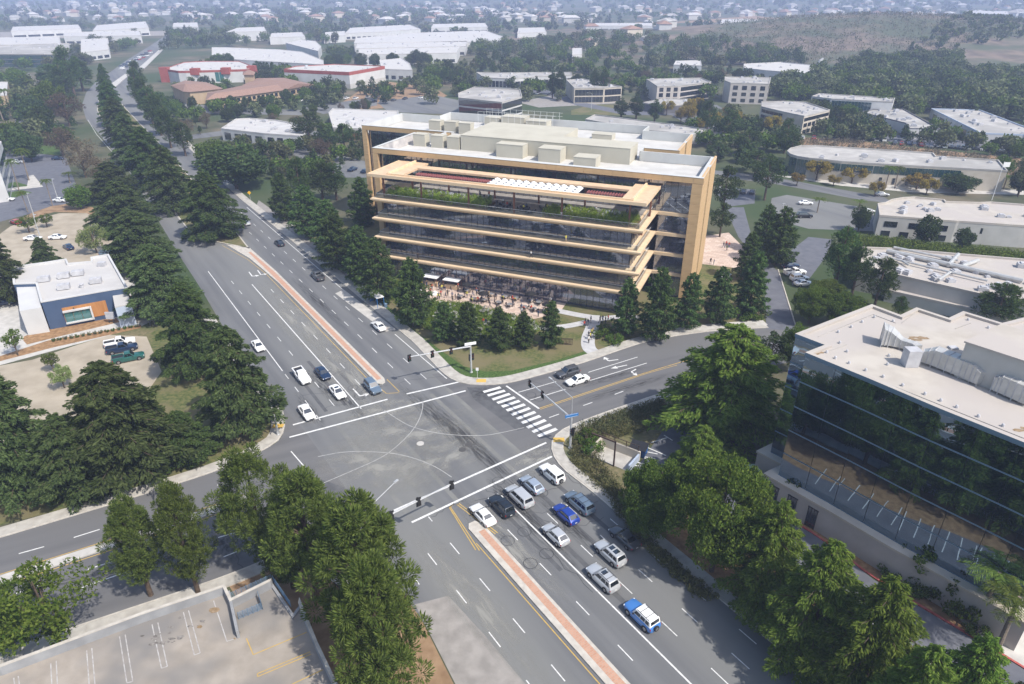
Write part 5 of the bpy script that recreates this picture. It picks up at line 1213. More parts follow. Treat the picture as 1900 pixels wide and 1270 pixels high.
def conifer(name, leaf, h, r, seed, nb=85, per=46, ln=.62, wd=.2, droop=.35, base=.08, power=.58, gap=.0, sparse=1.0):
    g = np.random.default_rng(seed); q = []; wood = MB()
    wood.tube((0, 0, 0), (0, 0, h * .97), h * .022, .03, 8)
    for i in range(nb):
        f = (i + g.uniform(0, .9)) / nb
        z = h * (base + (1 - base) * f ** .92)
        L = r * (1 - ((z / h - base) / (1 - base)) ** 1.0) ** power * g.uniform(.62, 1.12) + .25
        if f < .12: L *= .65 + 2.5 * f
        a = i * 2.39996 + g.uniform(-.35, .35)
        d = np.array([math.cos(a), math.sin(a), 0]); sd = np.array([-d[1], d[0], 0])
        rise = g.uniform(.05, .3)
        if L > 1.2:
            e = (d * L * .8); wood.tube((0, 0, z), (e[0], e[1], z + L * .8 * rise - droop * L * .55), h * .005, .02, 4, False)
        K = max(8, int(per * (L / r) * g.uniform(.8, 1.2) * sparse))
        t = g.uniform(.12, 1, K) ** .75; w_ = (1 - t * .75) * L * .42
        off = g.uniform(-1, 1, K)
        c = np.outer(t * L, d) + np.outer(off * w_, sd)
        zz = z + t * L * rise - droop * L * t ** 2 - np.abs(off) * w_ * .3 + g.normal(0, .1, K)
        c[:, 2] = zz
        ax = d[None, :] * (.8) + sd[None, :] * (np.sign(off) * g.uniform(.2, 1.0, K))[:, None]
        ax[:, 2] = g.uniform(-.55, .12, K)
        q.append(cards(c, ax, ln, wd, g, .35)); 
        c2 = c.copy(); c2[:, 2] -= g.uniform(.05, .3, K); ax2 = ax + g.normal(0, .5, (K, 3)); q.append(cards(c2, ax2, ln * .9, wd, g, .2))
    q.append(tuft_leaves(np.array([[0, 0, h * .98]]), [.35], 30, ln * .8, wd, g, up=1.0))
    return tree_proto(name, leaf, np.concatenate(q), wood)
def clumpy(name, leaf, h, r, seed, nc=46, K=120, ln=.34, wd=.13, trunk=.2, crad=(.16, .30), squash=.9, up=.4, radial=.8, top_bias=0, gap=.25, shape=None, bark='bark', lean=0.0):
    g = np.random.default_rng(seed); C = []; rad = []; wood = MB()
    ch = h * (1 - trunk); cz = h * trunk + ch * .5
    tries = 0
    while len(C) < nc and tries < 5000:
        tries += 1
        p = g.normal(size=3); p /= np.linalg.norm(p); p *= g.uniform(.35, 1) ** .6
        f = (p[2] + 1) / 2
        wf = shape(f) if shape else 1.0
        c = np.array([p[0] * r * wf * .82, p[1] * r * wf * .82, cz + p[2] * ch * .47 * squash])
        rr = g.uniform(*crad) * min(r, ch * .6)
        C.append(c); rad.append(rr * (.6 + .4 * wf))
    C = np.array(C); rad = np.array(rad)
    top = (0, 0, h * .88)
    wood.tube((0, 0, 0), (lean, 0, h * max(trunk, .25)), h * .018 + .05, h * .013 + .03, 8); wood.tube((lean, 0, h * max(trunk, .25)), top, h * .013 + .03, .04, 6)
    for c in C[:: max(1, len(C) // 14)]:
        z0 = max(h * trunk * .8, c[2] - r * .7); wood.tube((lean * .8, 0, z0), tuple(c), h * .005 + .02, .025, 4, False)
    q = tuft_leaves(C, rad, K, ln, wd, g, up, radial)
    return tree_proto(name, leaf, q, wood, bark)
PROTO = {}
def tree_proto(name, leaf, q, wood, bark='bark'):
    cm = quads_mesh('crown', q, M[leaf]); tm = wood.mesh('trunk', M[bark])
    return (name, cm, tm)
egg = lambda f: .42 + .7 * math.sin(math.pi * min(1, f * .85 + .15))
cone = lambda f: 1.08 * (1 - f) ** .55 + .14
def kind(k, *v): PROTO[k] = v
kind('cedar', conifer('cedar_tree', 'leaf_cedar', 17, 6.4, 1, nb=130, per=210, ln=.62, wd=.17), conifer('cedar_tree', 'leaf_cedar', 17, 6.6, 2, nb=120, per=220, droop=.42, ln=.62, wd=.17), conifer('cedar_tree', 'leaf_fir', 17, 6.2, 3, nb=135, per=210, ln=.6, wd=.16))
kind('lightcedar', conifer('cedar_tree', 'leaf_bright_sunlit', 15, 6.5, 4, nb=130, per=240, droop=.3, ln=.5, wd=.13), conifer('cedar_tree', 'leaf_bright_sunlit', 15, 6.2, 5, nb=130, per=240, droop=.38, ln=.5, wd=.13))
kind('youngpine', conifer('young_pine_tree', 'leaf_fir', 9.5, 3.3, 6, nb=80, per=85, droop=.05, ln=.55, wd=.15, base=.05, power=.5), conifer('young_pine_tree', 'leaf_fir', 9.5, 3.4, 7, nb=80, per=85, droop=-.02, ln=.55, wd=.15, base=.05, power=.48))
kind('pine', clumpy('pine_tree', 'leaf_pine', 15, 4.3, 8, nc=120, K=260, ln=.36, wd=.075, trunk=.10, crad=(.14, .23), shape=egg, radial=.9), clumpy('pine_tree', 'leaf_pine', 15, 4.0, 9, nc=110, K=260, ln=.36, wd=.075, trunk=.12, crad=(.14, .23), shape=cone, radial=.9))
kind('darkpine', clumpy('pine_tree', 'leaf_fir', 13, 3.2, 10, nc=60, K=120, ln=.5, wd=.12, trunk=.1, crad=(.2, .32), shape=cone, radial=.9))
kind('broad', clumpy('broadleaf_tree', 'leaf_broad', 10, 5.4, 11, nc=160, K=300, ln=.25, wd=.135, trunk=.14, crad=(.13, .22), radial=.4), clumpy('broadleaf_tree', 'leaf_light', 10, 5.0, 12, nc=150, K=300, ln=.25, wd=.135, trunk=.14, crad=(.13, .22), radial=.4))
kind('ash', clumpy('ash_tree', 'leaf_light', 9, 4.6, 13, nc=42, K=110, ln=.34, wd=.17, trunk=.3, crad=(.15, .26), radial=.4))
kind('round', clumpy('round_tree', 'leaf_broad', 8, 4.2, 14, nc=60, K=100, ln=.5, wd=.3, trunk=.12, crad=(.22, .34), radial=.4), clumpy('round_tree', 'leaf_dark', 9, 4.0, 15, nc=60, K=100, ln=.5, wd=.3, trunk=.12, crad=(.22, .34), radial=.4))
kind('eucalyptus', clumpy('eucalyptus_tree', 'leaf_olive', 14, 4.2, 16, nc=40, K=90, ln=.55, wd=.2, trunk=.25, crad=(.16, .28), shape=egg, radial=.5, up=-.3), clumpy('eucalyptus_tree', 'leaf_dark', 14, 4.0, 17, nc=44, K=90, ln=.55, wd=.2, trunk=.2, crad=(.18, .3), shape=egg, radial=.5, up=-.3))
kind('brown', clumpy('bare_brown_tree', 'leaf_brown', 10, 4.6, 18, nc=44, K=80, ln=.45, wd=.14, trunk=.2, crad=(.18, .3), radial=.5))
kind('gold', clumpy('golden_tree', 'leaf_gold', 7, 3.2, 19, nc=34, K=80, ln=.4, wd=.22, trunk=.3, crad=(.18, .3), radial=.4))
kind('willow', clumpy('pepper_tree', 'leaf_willow', 7, 3.6, 20, nc=44, K=100, ln=.5, wd=.12, trunk=.2, crad=(.16, .26), radial=.3, up=-.8))
kind('small', clumpy('street_tree', 'leaf_light', 5, 2.1, 21, nc=22, K=70, ln=.3, wd=.18, trunk=.36, crad=(.2, .34), radial=.4))
kind('cypress', clumpy('cypress_tree', 'leaf_dark', 15, 2.1, 22, nc=50, K=90, ln=.5, wd=.2, trunk=.05, crad=(.3, .5), shape=lambda f: .55 + .6 * math.sin(math.pi * (f * .8 + .15)), radial=.4, up=1.0))
kind('shrub', clumpy('shrub', 'leaf_broad', 1.8, 1.5, 23, nc=16, K=70, ln=.22, wd=.12, trunk=.02, crad=(.3, .45), radial=.4), clumpy('shrub', 'leaf_olive', 1.8, 1.5, 24, nc=16, K=70, ln=.22, wd=.12, trunk=.02, crad=(.3, .45), radial=.4))
kind('flower', clumpy('flowering_shrub', 'leaf_white', 1.1, 1.0, 25, nc=7, K=45, ln=.16, wd=.13, trunk=.1, crad=(.3, .4), radial=.5))
# low-detail kinds for the far woods
kind('far_round', clumpy('woodland_tree', 'leaf_broad', 9, 5.0, 31, nc=22, K=22, ln=1.3, wd=.9, trunk=.08, crad=(.26, .4), radial=.3), clumpy('woodland_tree', 'leaf_dark', 10, 5.0, 32, nc=22, K=22, ln=1.3, wd=.9, trunk=.08, crad=(.26, .4), radial=.3), clumpy('woodland_tree', 'leaf_olive', 9, 4.8, 33, nc=22, K=22, ln=1.3, wd=.9, trunk=.1, crad=(.26, .4), radial=.3))
kind('far_cone', clumpy('woodland_conifer', 'leaf_dark', 14, 3.2, 34, nc=24, K=22, ln=1.15, wd=.65, trunk=.04, crad=(.3, .5), shape=cone, radial=.4, up=.6))
kind('far_dot', clumpy('woodland_tree', 'leaf_broad', 9, 5.2, 35, nc=12, K=9, ln=2.6, wd=1.9, trunk=.05, crad=(.3, .45), radial=.3), clumpy('woodland_tree', 'leaf_dark', 10, 5.2, 36, nc=12, K=9, ln=2.6, wd=1.9, trunk=.05, crad=(.3, .45), radial=.3), clumpy('woodland_tree', 'leaf_olive', 9, 5.2, 37, nc=12, K=9, ln=2.6, wd=1.9, trunk=.05, crad=(.3, .45), radial=.3))
def palm(seed, h=11):
    g = np.random.default_rng(seed); wood = MB(); n = 8; pts = [(math.sin(k / n * .5) * .6, 0, h * k / n) for k in range(n + 1)]
    for i in range(n): wood.tube(pts[i], pts[i + 1], .26 - .012 * i, .26 - .012 * (i + 1), 8)
    top = np.array(pts[-1]); q = []
    for i in range(26):
        a = i * 2.4 + g.uniform(-.2, .2); el = g.uniform(-.3, 1.1); L = g.uniform(2.3, 3.1); d = np.array([math.cos(a), math.sin(a), 0])
        t = np.linspace(.1, 1, 26); c = top + np.outer(t * L * math.cos(el * .7), d); c[:, 2] = top[2] + t * L * math.sin(el) * .8 - 1.5 * t ** 2
        sd = np.array([-d[1], d[0], 0])
        for s in (1, -1):
            ax = d * .6 + sd * s * .9; ax = np.repeat(ax[None, :], 26, 0) + g.normal(0, .08, (26, 3)); ax[:, 2] -= .45
            q.append(cards(c + ax * .22, ax, .75, .09, g, .3))
        q.append(cards(c, np.gradient(c, axis=0), .3, .06, g, .3))
    return tree_proto('palm_tree', 'leaf_palm', np.concatenate(q), wood, 'bark_palm')
kind('palm', palm(41), palm(42))
DIM = {'cedar': (17, 6.4), 'lightcedar': (15, 6.3), 'youngpine': (9.5, 3.3), 'pine': (15, 4.3), 'darkpine': (13, 3.2), 'broad': (10, 5.4), 'ash': (9, 4.6), 'round': (8.5, 4.1), 'eucalyptus': (14, 4.2), 'brown': (10, 4.6), 'gold': (7, 3.2), 'willow': (7, 3.6), 'small': (5, 2.1), 'cypress': (15, 2.1), 'palm': (11.5, 2.8), 'shrub': (1.8, 1.5), 'flower': (1.1, 1), 'far_round': (9.5, 5), 'far_dot': (9.5, 5.2), 'far_cone': (14, 3.2)}
tq = random.Random(77)
FULL = {'cedar': 1.22, 'lightcedar': 1.3, 'youngpine': 1.2, 'pine': 1.22, 'darkpine': 1.25, 'broad': 1.1, 'ash': 1.1}
def tree(k, base, label, top=None, hw=None, h=None, r=None, group=None, var=None, P=None, cat='tree', z=None):
    P = P or at(*base); 
    P.z = land_z(P.x, P.y) if z is None else z
    if h is None: h = height_at(P, top) - P.z
    H0, R0 = DIM[k]
    if r is None: r = FULL.get(k, 1.1) * hw * math.hypot(P.y, 65 - h / 2) / FPX if hw else R0 * h / H0
    v = PROTO[k]; nm, cm, tm = v[tq.randrange(len(v)) if var is None else var % len(v)]
    t = thing(nm, label, cat, P, tq.uniform(0, 6.28), group)
    t.scale = (r / R0, r / R0, h / H0)
    put('crown', cm, t); put('trunk', tm, t)
    return t
G_ROW = None
# big dark cedars, left of the arterial
for b, top, hw, lab in (
    ((55, 912), 680, 85, 'big dark spreading cedar at the left picture edge below the sandy lot'),
    ((245, 882), 672, 112, 'broad dark cedar in front of the two parked pickups'),
    ((150, 915), 770, 78, 'dark cedar leaning over the side road sidewalk at lower left'),
    ((345, 850), 765, 60, 'low dark cedar on the lawn between the sandy lot and the side road'),
    ((455, 800), 605, 78, 'tall blue-green cedar on the corner by the stop line'),
    ((370, 690), 525, 66, 'blue-green cedar beside the curving lawn, second from the corner'),
    ((305, 580), 455, 72, 'dark cedar hiding the drive entrance of the restaurant'),
    ((262, 495), 390, 70, 'dark cedar just behind the restaurant roof corner'),
    ((235, 428), 335, 58, 'dark cedar above the brown mulch bed by the road'),
    ((215, 372), 300, 48, 'farthest dark cedar of the left roadside row'),
    ((15, 560), 425, 48, 'dark cedar behind the restaurant at the left picture edge'),
    ((95, 520), 440, 32, 'small dark cedar touching the back of the restaurant roof')):
    tree('cedar', b, lab, top, hw, group='cedars along the left of the arterial')
for b, top, hw, lab in (
    ((205, 195), 118, 17, 'farthest dark cedar in the green median'), ((215, 235), 150, 24, 'dark cedar in the green median, second from its far end'), ((228, 270), 180, 30, 'dark cedar in the green median, third from its far end'),
    ((250, 308), 208, 38, 'dark cedar in the green median where it starts to widen'), ((285, 345), 235, 45, 'dark cedar in the middle of the green median'), ((325, 390), 270, 50, 'dark cedar in the green median, second from its near tip'), ((400, 440), 318, 58, 'dark cedar standing nearest the near tip of the green median')):
    tree('cedar', b, lab, top, hw, group='cedars in the green median')
for i, (b, top, hw) in enumerate((((262, 200), 112, 14), ((276, 215), 130, 17), ((285, 232), 148, 18), ((300, 252), 160, 20), ((318, 275), 185, 20), ((345, 290), 215, 18), ((262, 178), 100, 12), ((305, 225), 160, 14))):
    tree('darkpine', b, ('dark narrow tree in the row right of the far road' if i not in (5, 6) else ('dark narrow tree nearest the camera in the row right of the far road', 'dark narrow tree nearest the far crossing')[i - 5]), top, hw, group='dark trees right of the far road')
tree('round', (440, 352), 'wide dark green bushy tree beside the bend of the right carriageway', 275, 62, var=1); tree('round', (400, 312), 'bushy dark tree behind the wide green one by the road', 258, 32, var=0)
# row along the sidewalk and the office front
for b, top, hw, lab in (
    ((530, 410), 322, 24, 'blue-green conifer by the yellow road sign'), ((575, 440), 345, 34, 'spreading conifer where the wide verge begins'), ((615, 470), 372, 36, 'conifer over the parked silver car by the sidewalk'),
    ((628, 500), 395, 34, 'dark conifer left of the office balconies, farthest of four'), ((672, 525), 420, 32, 'dark conifer left of the office balconies, second of four'), ((705, 560), 442, 34, 'dark conifer behind the bus shelter'), ((768, 606), 480, 38, 'tall young pine right of the bus shelter'), ((675, 420), 330, 26, 'blue-green conifer at the left end of the balconies')):
    tree('youngpine', b, lab, top, hw, group='conifers along the office sidewalk')
for b, top, hw, lab in (
    ((826, 632), 562, 23, 'young pine in front of the plaza, first from the left'), ((869, 641), 562, 26, 'young pine in front of the plaza, second from the left'), ((927, 648), 570, 26, 'young pine in front of the plaza, third from the left'), ((972, 644), 578, 22, 'young pine in front of the plaza, fourth from the left'), ((1022, 642), 560, 24, 'young pine beside the forked footpath'),
    ((1160, 622), 517, 28, 'young pine right of the forked footpath'), ((1216, 632), 498, 33, 'tall young pine in front of the right balcony corner'), ((1275, 610), 508, 27, 'young pine before the timber portal leg'), ((1328, 600), 497, 30, 'young pine right of the timber portal'), ((1388, 585), 468, 34, 'young pine at the mouth of the grey driveway'), ((1384, 520), 432, 26, 'young pine behind the driveway pine'), ((1440, 492), 385, 35, 'wide dark pine left of the white parked pickup'), ((1415, 468), 380, 25, 'dark pine behind the wide one by the driveway')):
    tree('youngpine', b, lab, top, hw, group='young pines round the office')
for b, top, hw, lab in (((1547, 540), 400, 30, 'tall dense dark conifer beside the parked white cars'), ((1580, 548), 440, 26, 'dark conifer touching the tall dense one'), ((1622, 570), 462, 27, 'open-crowned conifer before the duct-covered roof'), ((1664, 590), 543, 13, 'small conifer behind the stepped roof edge'), ((1840, 610), 512, 38, 'irregular pine above the tower roof at the right')):
    tree('darkpine', b, lab, top, hw, group='conifers behind the mirror-glass tower')
# right foreground
for k, b, top, hw, lab in (
    ('lightcedar', (1338, 805), 603, 118, 'huge light green cedar over the side road'), ('lightcedar', (1290, 900), 790, 55, 'small bright conifer below the huge light green cedar'),
    ('broad', (1215, 985), 860, 70, 'dense leafy tree by the right kerb behind the utility yard'), ('broad', (1320, 1060), 850, 105, 'large dense leafy tree shading the right lane'), ('broad', (1200, 1000), 900, 50, 'low leafy tree nearest the right kerb corner'),
    ('lightcedar', (1408, 1130), 930, 72, 'light green conifer between leafy tree and drive lane'), ('lightcedar', (1490, 1225), 1005, 85, 'light green conifer second along the drive lane'), ('lightcedar', (1580, 1310), 1075, 95, 'light green conifer third along the drive lane, at the bottom'), ('lightcedar', (1745, 1390), 1185, 75, 'light green conifer in the bottom corner by the red kerb'), ('lightcedar', (1890, 1420), 1205, 60, 'dark conifer cut by the lower right picture corner'), ('lightcedar', (1640, 1440), 1200, 80, 'light green conifer cut by the bottom picture edge'),
    ('eucalyptus', (1425, 690), 612, 34, 'grey-green loose tree between the road bend and the glass tower'), ('broad', (1466, 690), 600, 32, 'bright leafy tree touching the glass tower corner'), ('broad', (1500, 600), 530, 40, 'leafy tree along the grey driveway'), ('broad', (1560, 610), 545, 42, 'leafy tree behind the tower roof edge'), ('broad', (1530, 560), 520, 36, 'leafy tree below the tall dense conifer')):
    tree(k, b, lab, top, hw)
# left foreground pines
for k, b, top, hw, lab in (
    ('pine', (497, 1050), 808, 66, 'light green pine at the side road corner'), ('pine', (590, 1110), 846, 84, 'light green pine behind the open stair'), ('pine', (280, 1105), 905, 54, 'light green pine left of the leaning dark trunk'), ('pine', (368, 1100), 872, 54, 'light green pine with a bare dark trunk by the deck wall'), ('pine', (690, 1215), 890, 108, 'tall light green pine on the bare slope by the exit road'), ('pine', (720, 1330), 1000, 96, 'light green pine cut by the bottom picture edge'), ('pine', (545, 1090), 930, 60, 'low light green pine between two taller ones'),
    ('ash', (120, 1215), 1060, 95, 'feathery light green tree behind the deck wall'), ('ash', (30, 1205), 1100, 70, 'feathery light green tree at the left edge by the deck'), ('ash', (-20, 1255), 1180, 55, 'small feathery tree at the lower left edge')):
    tree(k, b, lab, top, hw)
for b, h, lab in (((1850, 1205), 8.5, 'palm nearest the red kerb at the tower entrance'), ((1812, 1155), 8.5, 'palm beside the tower entrance wall')): tree('palm', b, lab, h=h, r=3.3)
for b, top, hw, lab in (((98, 383), 333, 9, 'thin palm by the parked white cars'), ((52, 394), 356, 9, 'thin palm in front of the blue-grey lot'), ((36, 355), 295, 10, 'leaning thin palm over the lawn island'), ((54, 335), 275, 12, 'thin palm behind the lawn island'), ((130, 340), 320, 11, 'short palm at the lot corner'), ((10, 235), 178, 12, 'tall palm at the left edge'), ((20, 215), 165, 10, 'tall palm right of the edge palm')): tree('palm', b, lab, top, hw, group='thin palms by the left lot')
tree('round', (150, 388), 'round clipped green tree at the end of the blue-grey lot', 342, 21, var=0)
for b, top, hw, lab in (((55, 432), 402, 18, 'lollipop tree over the red car'), ((88, 422), 398, 14, 'lollipop tree on the kerbed island'), ): tree('small', b, lab, top, hw)
tree('willow', (180, 470), 'pale drooping tree behind the restaurant', 418, 28)
tree('small', (34, 660), 'slim young tree by the restaurant pavement', 612, 18); tree('small', (100, 690), 'yellow-green young tree in the sandy lot', 655, 16); tree('willow', (120, 720), 'yellow-green bush beside the cedar in the sandy lot', 678, 22)
# street trees at the right
for i, (b, top, hw) in enumerate((((1478, 345), 320, 14), ((1514, 335), 295, 24), ((1546, 345), 325, 14), ((1580, 340), 308, 24), ((1622, 365), 335, 15), ((1700, 352), 322, 30), ((1718, 362), 330, 18))):
    tree('gold', b, ('golden street tree in front of the curved-end office', 'big greenish golden tree before the glass curve')[i == 1], top, hw, group='golden street trees')
tree('round', (1776, 358), 'broad grey-green tree before the blank end wall of the curved-end office', 325, 32, var=1)
for b, top, lab in (((1642, 350), 308, 'left palm of the pair at the curved office entrance'), ((1660, 350), 310, 'right palm of the pair at the curved office entrance'), ((1516, 395), 368, 'palm in the car park island'), ((1862, 350), 325, 'palm by the red-edged kerb'), ((1594, 388), 372, 'palm at the car park edge')): tree('palm', b, lab, top, 12)
for b, top, hw, lab in (((1592, 430), 385, 18, 'dark leafy tree by the pale office end wall'), ((1712, 458), 402, 22, 'leafy tree before the strip windows of the pale office'), ((1782, 468), 425, 17, 'second leafy tree before the pale office')): tree('round', b, lab, top, hw, var=1)
for i, (b, top, hw) in enumerate((((1400, 330), 275, 34), ((1418, 372), 280, 30), ((1345, 270), 195, 30), ((1385, 290), 235, 26), ((1330, 300), 262, 24), ((1310, 255), 180, 16), ((1455, 285), 215, 20), ((1340, 400), 300, 28), ((1335, 440), 370, 24), ((1465, 300), 240, 22))):
    tree('eucalyptus', b, 'tall grey-green eucalyptus right of the timber office', top, hw, group='eucalyptus right of the timber office', var=1)
for i, (b, top) in enumerate((((1025, 183), 125), ((1040, 186), 118), ((1102, 184), 120), ((1118, 186), 118), ((1152, 220), 178), ((1180, 222), 170), ((1214, 228), 180))): tree('cypress', b, ('tall columnar cypress before the dark glass offices', 'pointed cypress behind the timber office roof')[i > 3], top, 8 if i < 4 else 11, group='cypresses by the dark glass offices')
for i, (b, top, hw) in enumerate((((560, 380), 275, 22), ((600, 375), 285, 26), ((625, 372), 290, 22))): tree('darkpine', b, ('yellow-green conifer in the lot, left one of three', 'yellow-green conifer in the lot, middle one of three', 'yellow-green conifer in the lot, right one of three')[i], top, hw)
tree('eucalyptus', (575, 265), 'loose grey eucalyptus before the low white office', 200, 30); tree('eucalyptus', (640, 280), 'loose grey eucalyptus by the brick-walled office', 225, 24); tree('brown', (600, 300), 'brown bare tree before the low white office', 255, 25)
for b, top, hw, lab in (((130, 235), 170, 34, 'brown-purple bare tree at the far left roadside'), ((118, 290), 235, 30, 'brown-purple bare tree above the parking lot'), ((160, 330), 255, 32, 'grey bare tree beside the left carriageway'), ((190, 350), 290, 26, 'grey bare tree under the cedars')): tree('brown', b, lab, top, hw)
for i, (b, top, hw) in enumerate((((85, 260), 200, 24), ((70, 225), 180, 20), ((105, 215), 150, 24), ((140, 180), 68, 20), ((125, 185), 110, 20), ((155, 170), 100, 20), ((100, 165), 110, 22), ((30, 170), 125, 22), ((60, 300), 250, 26), ((25, 270), 225, 26))): tree(('round', 'darkpine')[2 < i < 7], b, 'dark green tree in the thicket left of the far road', top, hw, group='thicket left of the far road')
# ---------------------------------------------------------------- wooded belts in the middle distance
ROADXY = [(p[0], p[1]) for p in ROAD]
def free(p, pad=2.0):
    if inside(p, ROADXY): return False
    for f in FOOT:
        if abs(f[0][0] - p.x) > 160 or abs(f[0][1] - p.y) > 160: continue
        if inside(p, f) or any(inside((p.x + a, p.y + b), f) for a, b in ((pad, 0), (-pad, 0), (0, pad), (0, -pad))): return False
    return True
def belt(poly, n, kinds, h0, h1, label, group, wide=1.0):
    us = [p[0] for p in poly]; vs = [p[1] for p in poly]; k = 0; t = 0
    while k < n and t < n * 30:
        t += 1; u = tq.uniform(min(us), max(us)); v = tq.uniform(min(vs), max(vs))
        if not inside((u, v), poly): continue
        P = at(u, v)
        if not free(P, 4): continue
        kk = tq.choice(kinds); h = tq.uniform(h0, h1); tree(kk, None, label, h=h, r=DIM[kk][1] * h / DIM[kk][0] * wide * tq.uniform(.85, 1.2), group=group, P=P); k += 1
belt([(330, 225), (700, 205), (690, 250), (520, 245), (400, 240), (340, 270)], 26, ('round', 'eucalyptus', 'darkpine', 'brown'), 5, 9, 'scrubby tree between the inn and the low white office', 'trees between the inn and the low white office')
belt([(300, 208), (460, 190), (590, 178), (600, 190), (470, 205), (330, 222)], 16, ('darkpine', 'darkpine', 'round'), 6, 9, 'dark tree in front of the inn windows', 'trees before the inn')
belt([(380, 140), (480, 136), (560, 128), (560, 136), (400, 148)], 10, ('darkpine',), 8, 12, 'dark conifer behind the inn roof', 'conifers behind the inn')
belt([(395, 128), (580, 122), (800, 118), (800, 126), (580, 130), (400, 136)], 22, ('round',), 9, 13, 'round dark tree in the long row before the white workshop', 'round trees before the white workshop')
belt([(310, 60), (500, 72), (660, 75), (650, 82), (420, 86), (300, 100)], 24, ('far_round', 'far_round', 'far_cone'), 10, 17, 'far green tree on the slope beyond the road', 'trees beyond the far road')
belt([(720, 135), (1000, 112), (1010, 135), (880, 165), (760, 160)], 38, ('round', 'darkpine', 'eucalyptus', 'eucalyptus', 'far_round'), 9, 15, 'grey-green tree in the belt left of the dark offices', 'belt of trees left of the dark offices')
belt([(980, 155), (1340, 150), (1480, 140), (1500, 175), (1330, 190), (1240, 172), (1000, 165)], 26, ('round', 'brown', 'brown', 'eucalyptus'), 7, 11, 'dry scrub tree among the dark offices', 'dry trees among the dark offices')
belt([(1230, 190), (1330, 210), (1480, 250), (1460, 262), (1300, 250), (1220, 215)], 20, ('eucalyptus', 'round', 'gold'), 6, 11, 'car park tree behind the timber office', 'car park trees behind the timber office')
belt([(1500, 205), (1560, 215), (1700, 250), (1690, 260), (1540, 240)], 12, ('round', 'eucalyptus'), 7, 10, 'shade tree before the small warehouse', 'trees before the warehouses')
belt([(1760, 240), (1900, 278), (1900, 300), (1760, 262)], 6, ('round',), 4, 7, 'small tree along the large warehouse front', 'small trees along the large warehouse')
belt([(1800, 345), (1900, 370), (1900, 330), (1840, 320)], 5, ('eucalyptus', 'round'), 8, 12, 'dark tree at the right edge beyond the curved-end office', 'trees at the right edge')
# ---------------------------------------------------------------- far woods: one mass each
def wood(name, poly, n, kinds, h0, h1, leafmix=None):
    us = [p[0] for p in poly]; vs = [p[1] for p in poly]; parts = {}
    P0 = [at(*p) for p in poly]; xs_ = [p.x for p in P0]; ys_ = [p.y for p in P0]; k = 0; t = 0
    while k < n and t < n * 40:
        t += 1; P = Vector((tq.uniform(min(xs_), max(xs_)), tq.uniform(min(ys_), max(ys_)), 0))
        if not inside(P, P0) or not free(P, 3): continue
        kk = tq.choice(kinds); v = PROTO[kk]; _, cm, _t = v[tq.randrange(len(v))]
        key = cm.materials[0].name
        co = CO.get(cm.name)
        if co is None:
            co = np.empty(len(cm.vertices) * 3, dtype=np.float32); cm.vertices.foreach_get('co', co); co = CO[cm.name] = co.reshape(-1, 4, 3)
        h = tq.uniform(h0, h1); H0, R0 = DIM[kk]; s = h / H0; a = tq.uniform(0, 6.28); ca, sa = math.cos(a), math.sin(a)
        c = co[:: (1 if P.y < 700 or kk == 'far_dot' else 2)] * np.array([s * 1.1, s * 1.1, s]); x = c[..., 0] * ca - c[..., 1] * sa + P.x; y = c[..., 0] * sa + c[..., 1] * ca + P.y
        parts.setdefault(key, []).append(np.stack([x, y, c[..., 2] + land_z(P.x, P.y)], -1)); k += 1
    for key, q in parts.items():
        o = put(name, quads_mesh(name, np.concatenate(q), M[key])); o['kind'] = 'stuff'
        o['label'] = 'far wood of green trees reading as one mass'
CO = {}
wood('far_woods', [(1380, 175), (1500, 150), (1600, 120), (1770, 118), (1790, 140), (1900, 150), (1900, 235), (1720, 225), (1560, 200), (1450, 190)], 420, ('far_round',), 8, 13)
wood('far_woods', [(930, 112), (960, 88), (1100, 78), (1300, 92), (1480, 112), (1500, 140), (1300, 130), (1200, 115), (1000, 118)], 260, ('far_round', 'far_round', 'far_cone'), 8, 13)
wood('far_woods', [(300, 100), (320, 66), (480, 62), (660, 56), (640, 74), (480, 84)], 120, ('far_round', 'far_cone'), 9, 15)
wood('far_woods', [(0, 62), (300, 56), (320, 50), (320, 36), (0, 44)], 110, ('far_round',), 7, 12)
wood('far_woods', [(320, 50), (950, 70), (1100, 60), (1100, 30), (700, 18), (320, 20)], 800, ('far_dot',), 7, 12)
wood('far_woods', [(1100, 60), (1340, 68), (1340, 30), (1900, 40), (1900, 10), (1100, 10)], 520, ('far_dot',), 7, 11)
wood('far_woods', [(600, 110), (760, 112), (960, 100), (940, 86), (880, 90), (870, 100), (620, 106)], 70, ('far_round', 'far_cone'), 8, 13)
wood('far_woods', [(0, 130), (0, 98), (140, 100), (190, 72), (260, 62), (270, 80), (200, 110), (140, 135)], 60, ('far_round', 'far_cone', 'far_round'), 7, 12)
wood('far_woods', [(0, 40), (320, 30), (700, 20), (1900, 14), (1900, 2), (0, 3)], 1150, ('far_dot',), 8, 14)
wood('far_woods', [(640, 150), (1000, 120), (1240, 118), (1480, 150), (1480, 200), (1250, 185), (1000, 190), (860, 195), (700, 200)], 230, ('far_round', 'far_cone', 'far_round'), 6, 11)
wood('far_woods', [(0, 160), (140, 160), (150, 260), (60, 290), (0, 300)], 60, ('far_round', 'far_cone'), 7, 12)
wood('far_woods', [(330, 170), (340, 130), (640, 118), (640, 200), (560, 215), (330, 230)], 170, ('far_round', 'far_cone'), 5, 9)
wood('far_woods', [(1280, 230), (1480, 200), (1700, 240), (1900, 270), (1900, 300), (1700, 270), (1500, 262), (1420, 330), (1300, 300)], 120, ('far_round', 'far_round', 'far_cone'), 5, 9)
wood('far_woods', [(380, 300), (560, 250), (690, 245), (680, 300), (560, 330), (500, 340), (420, 330)], 95, ('far_round', 'far_cone'), 4, 8)
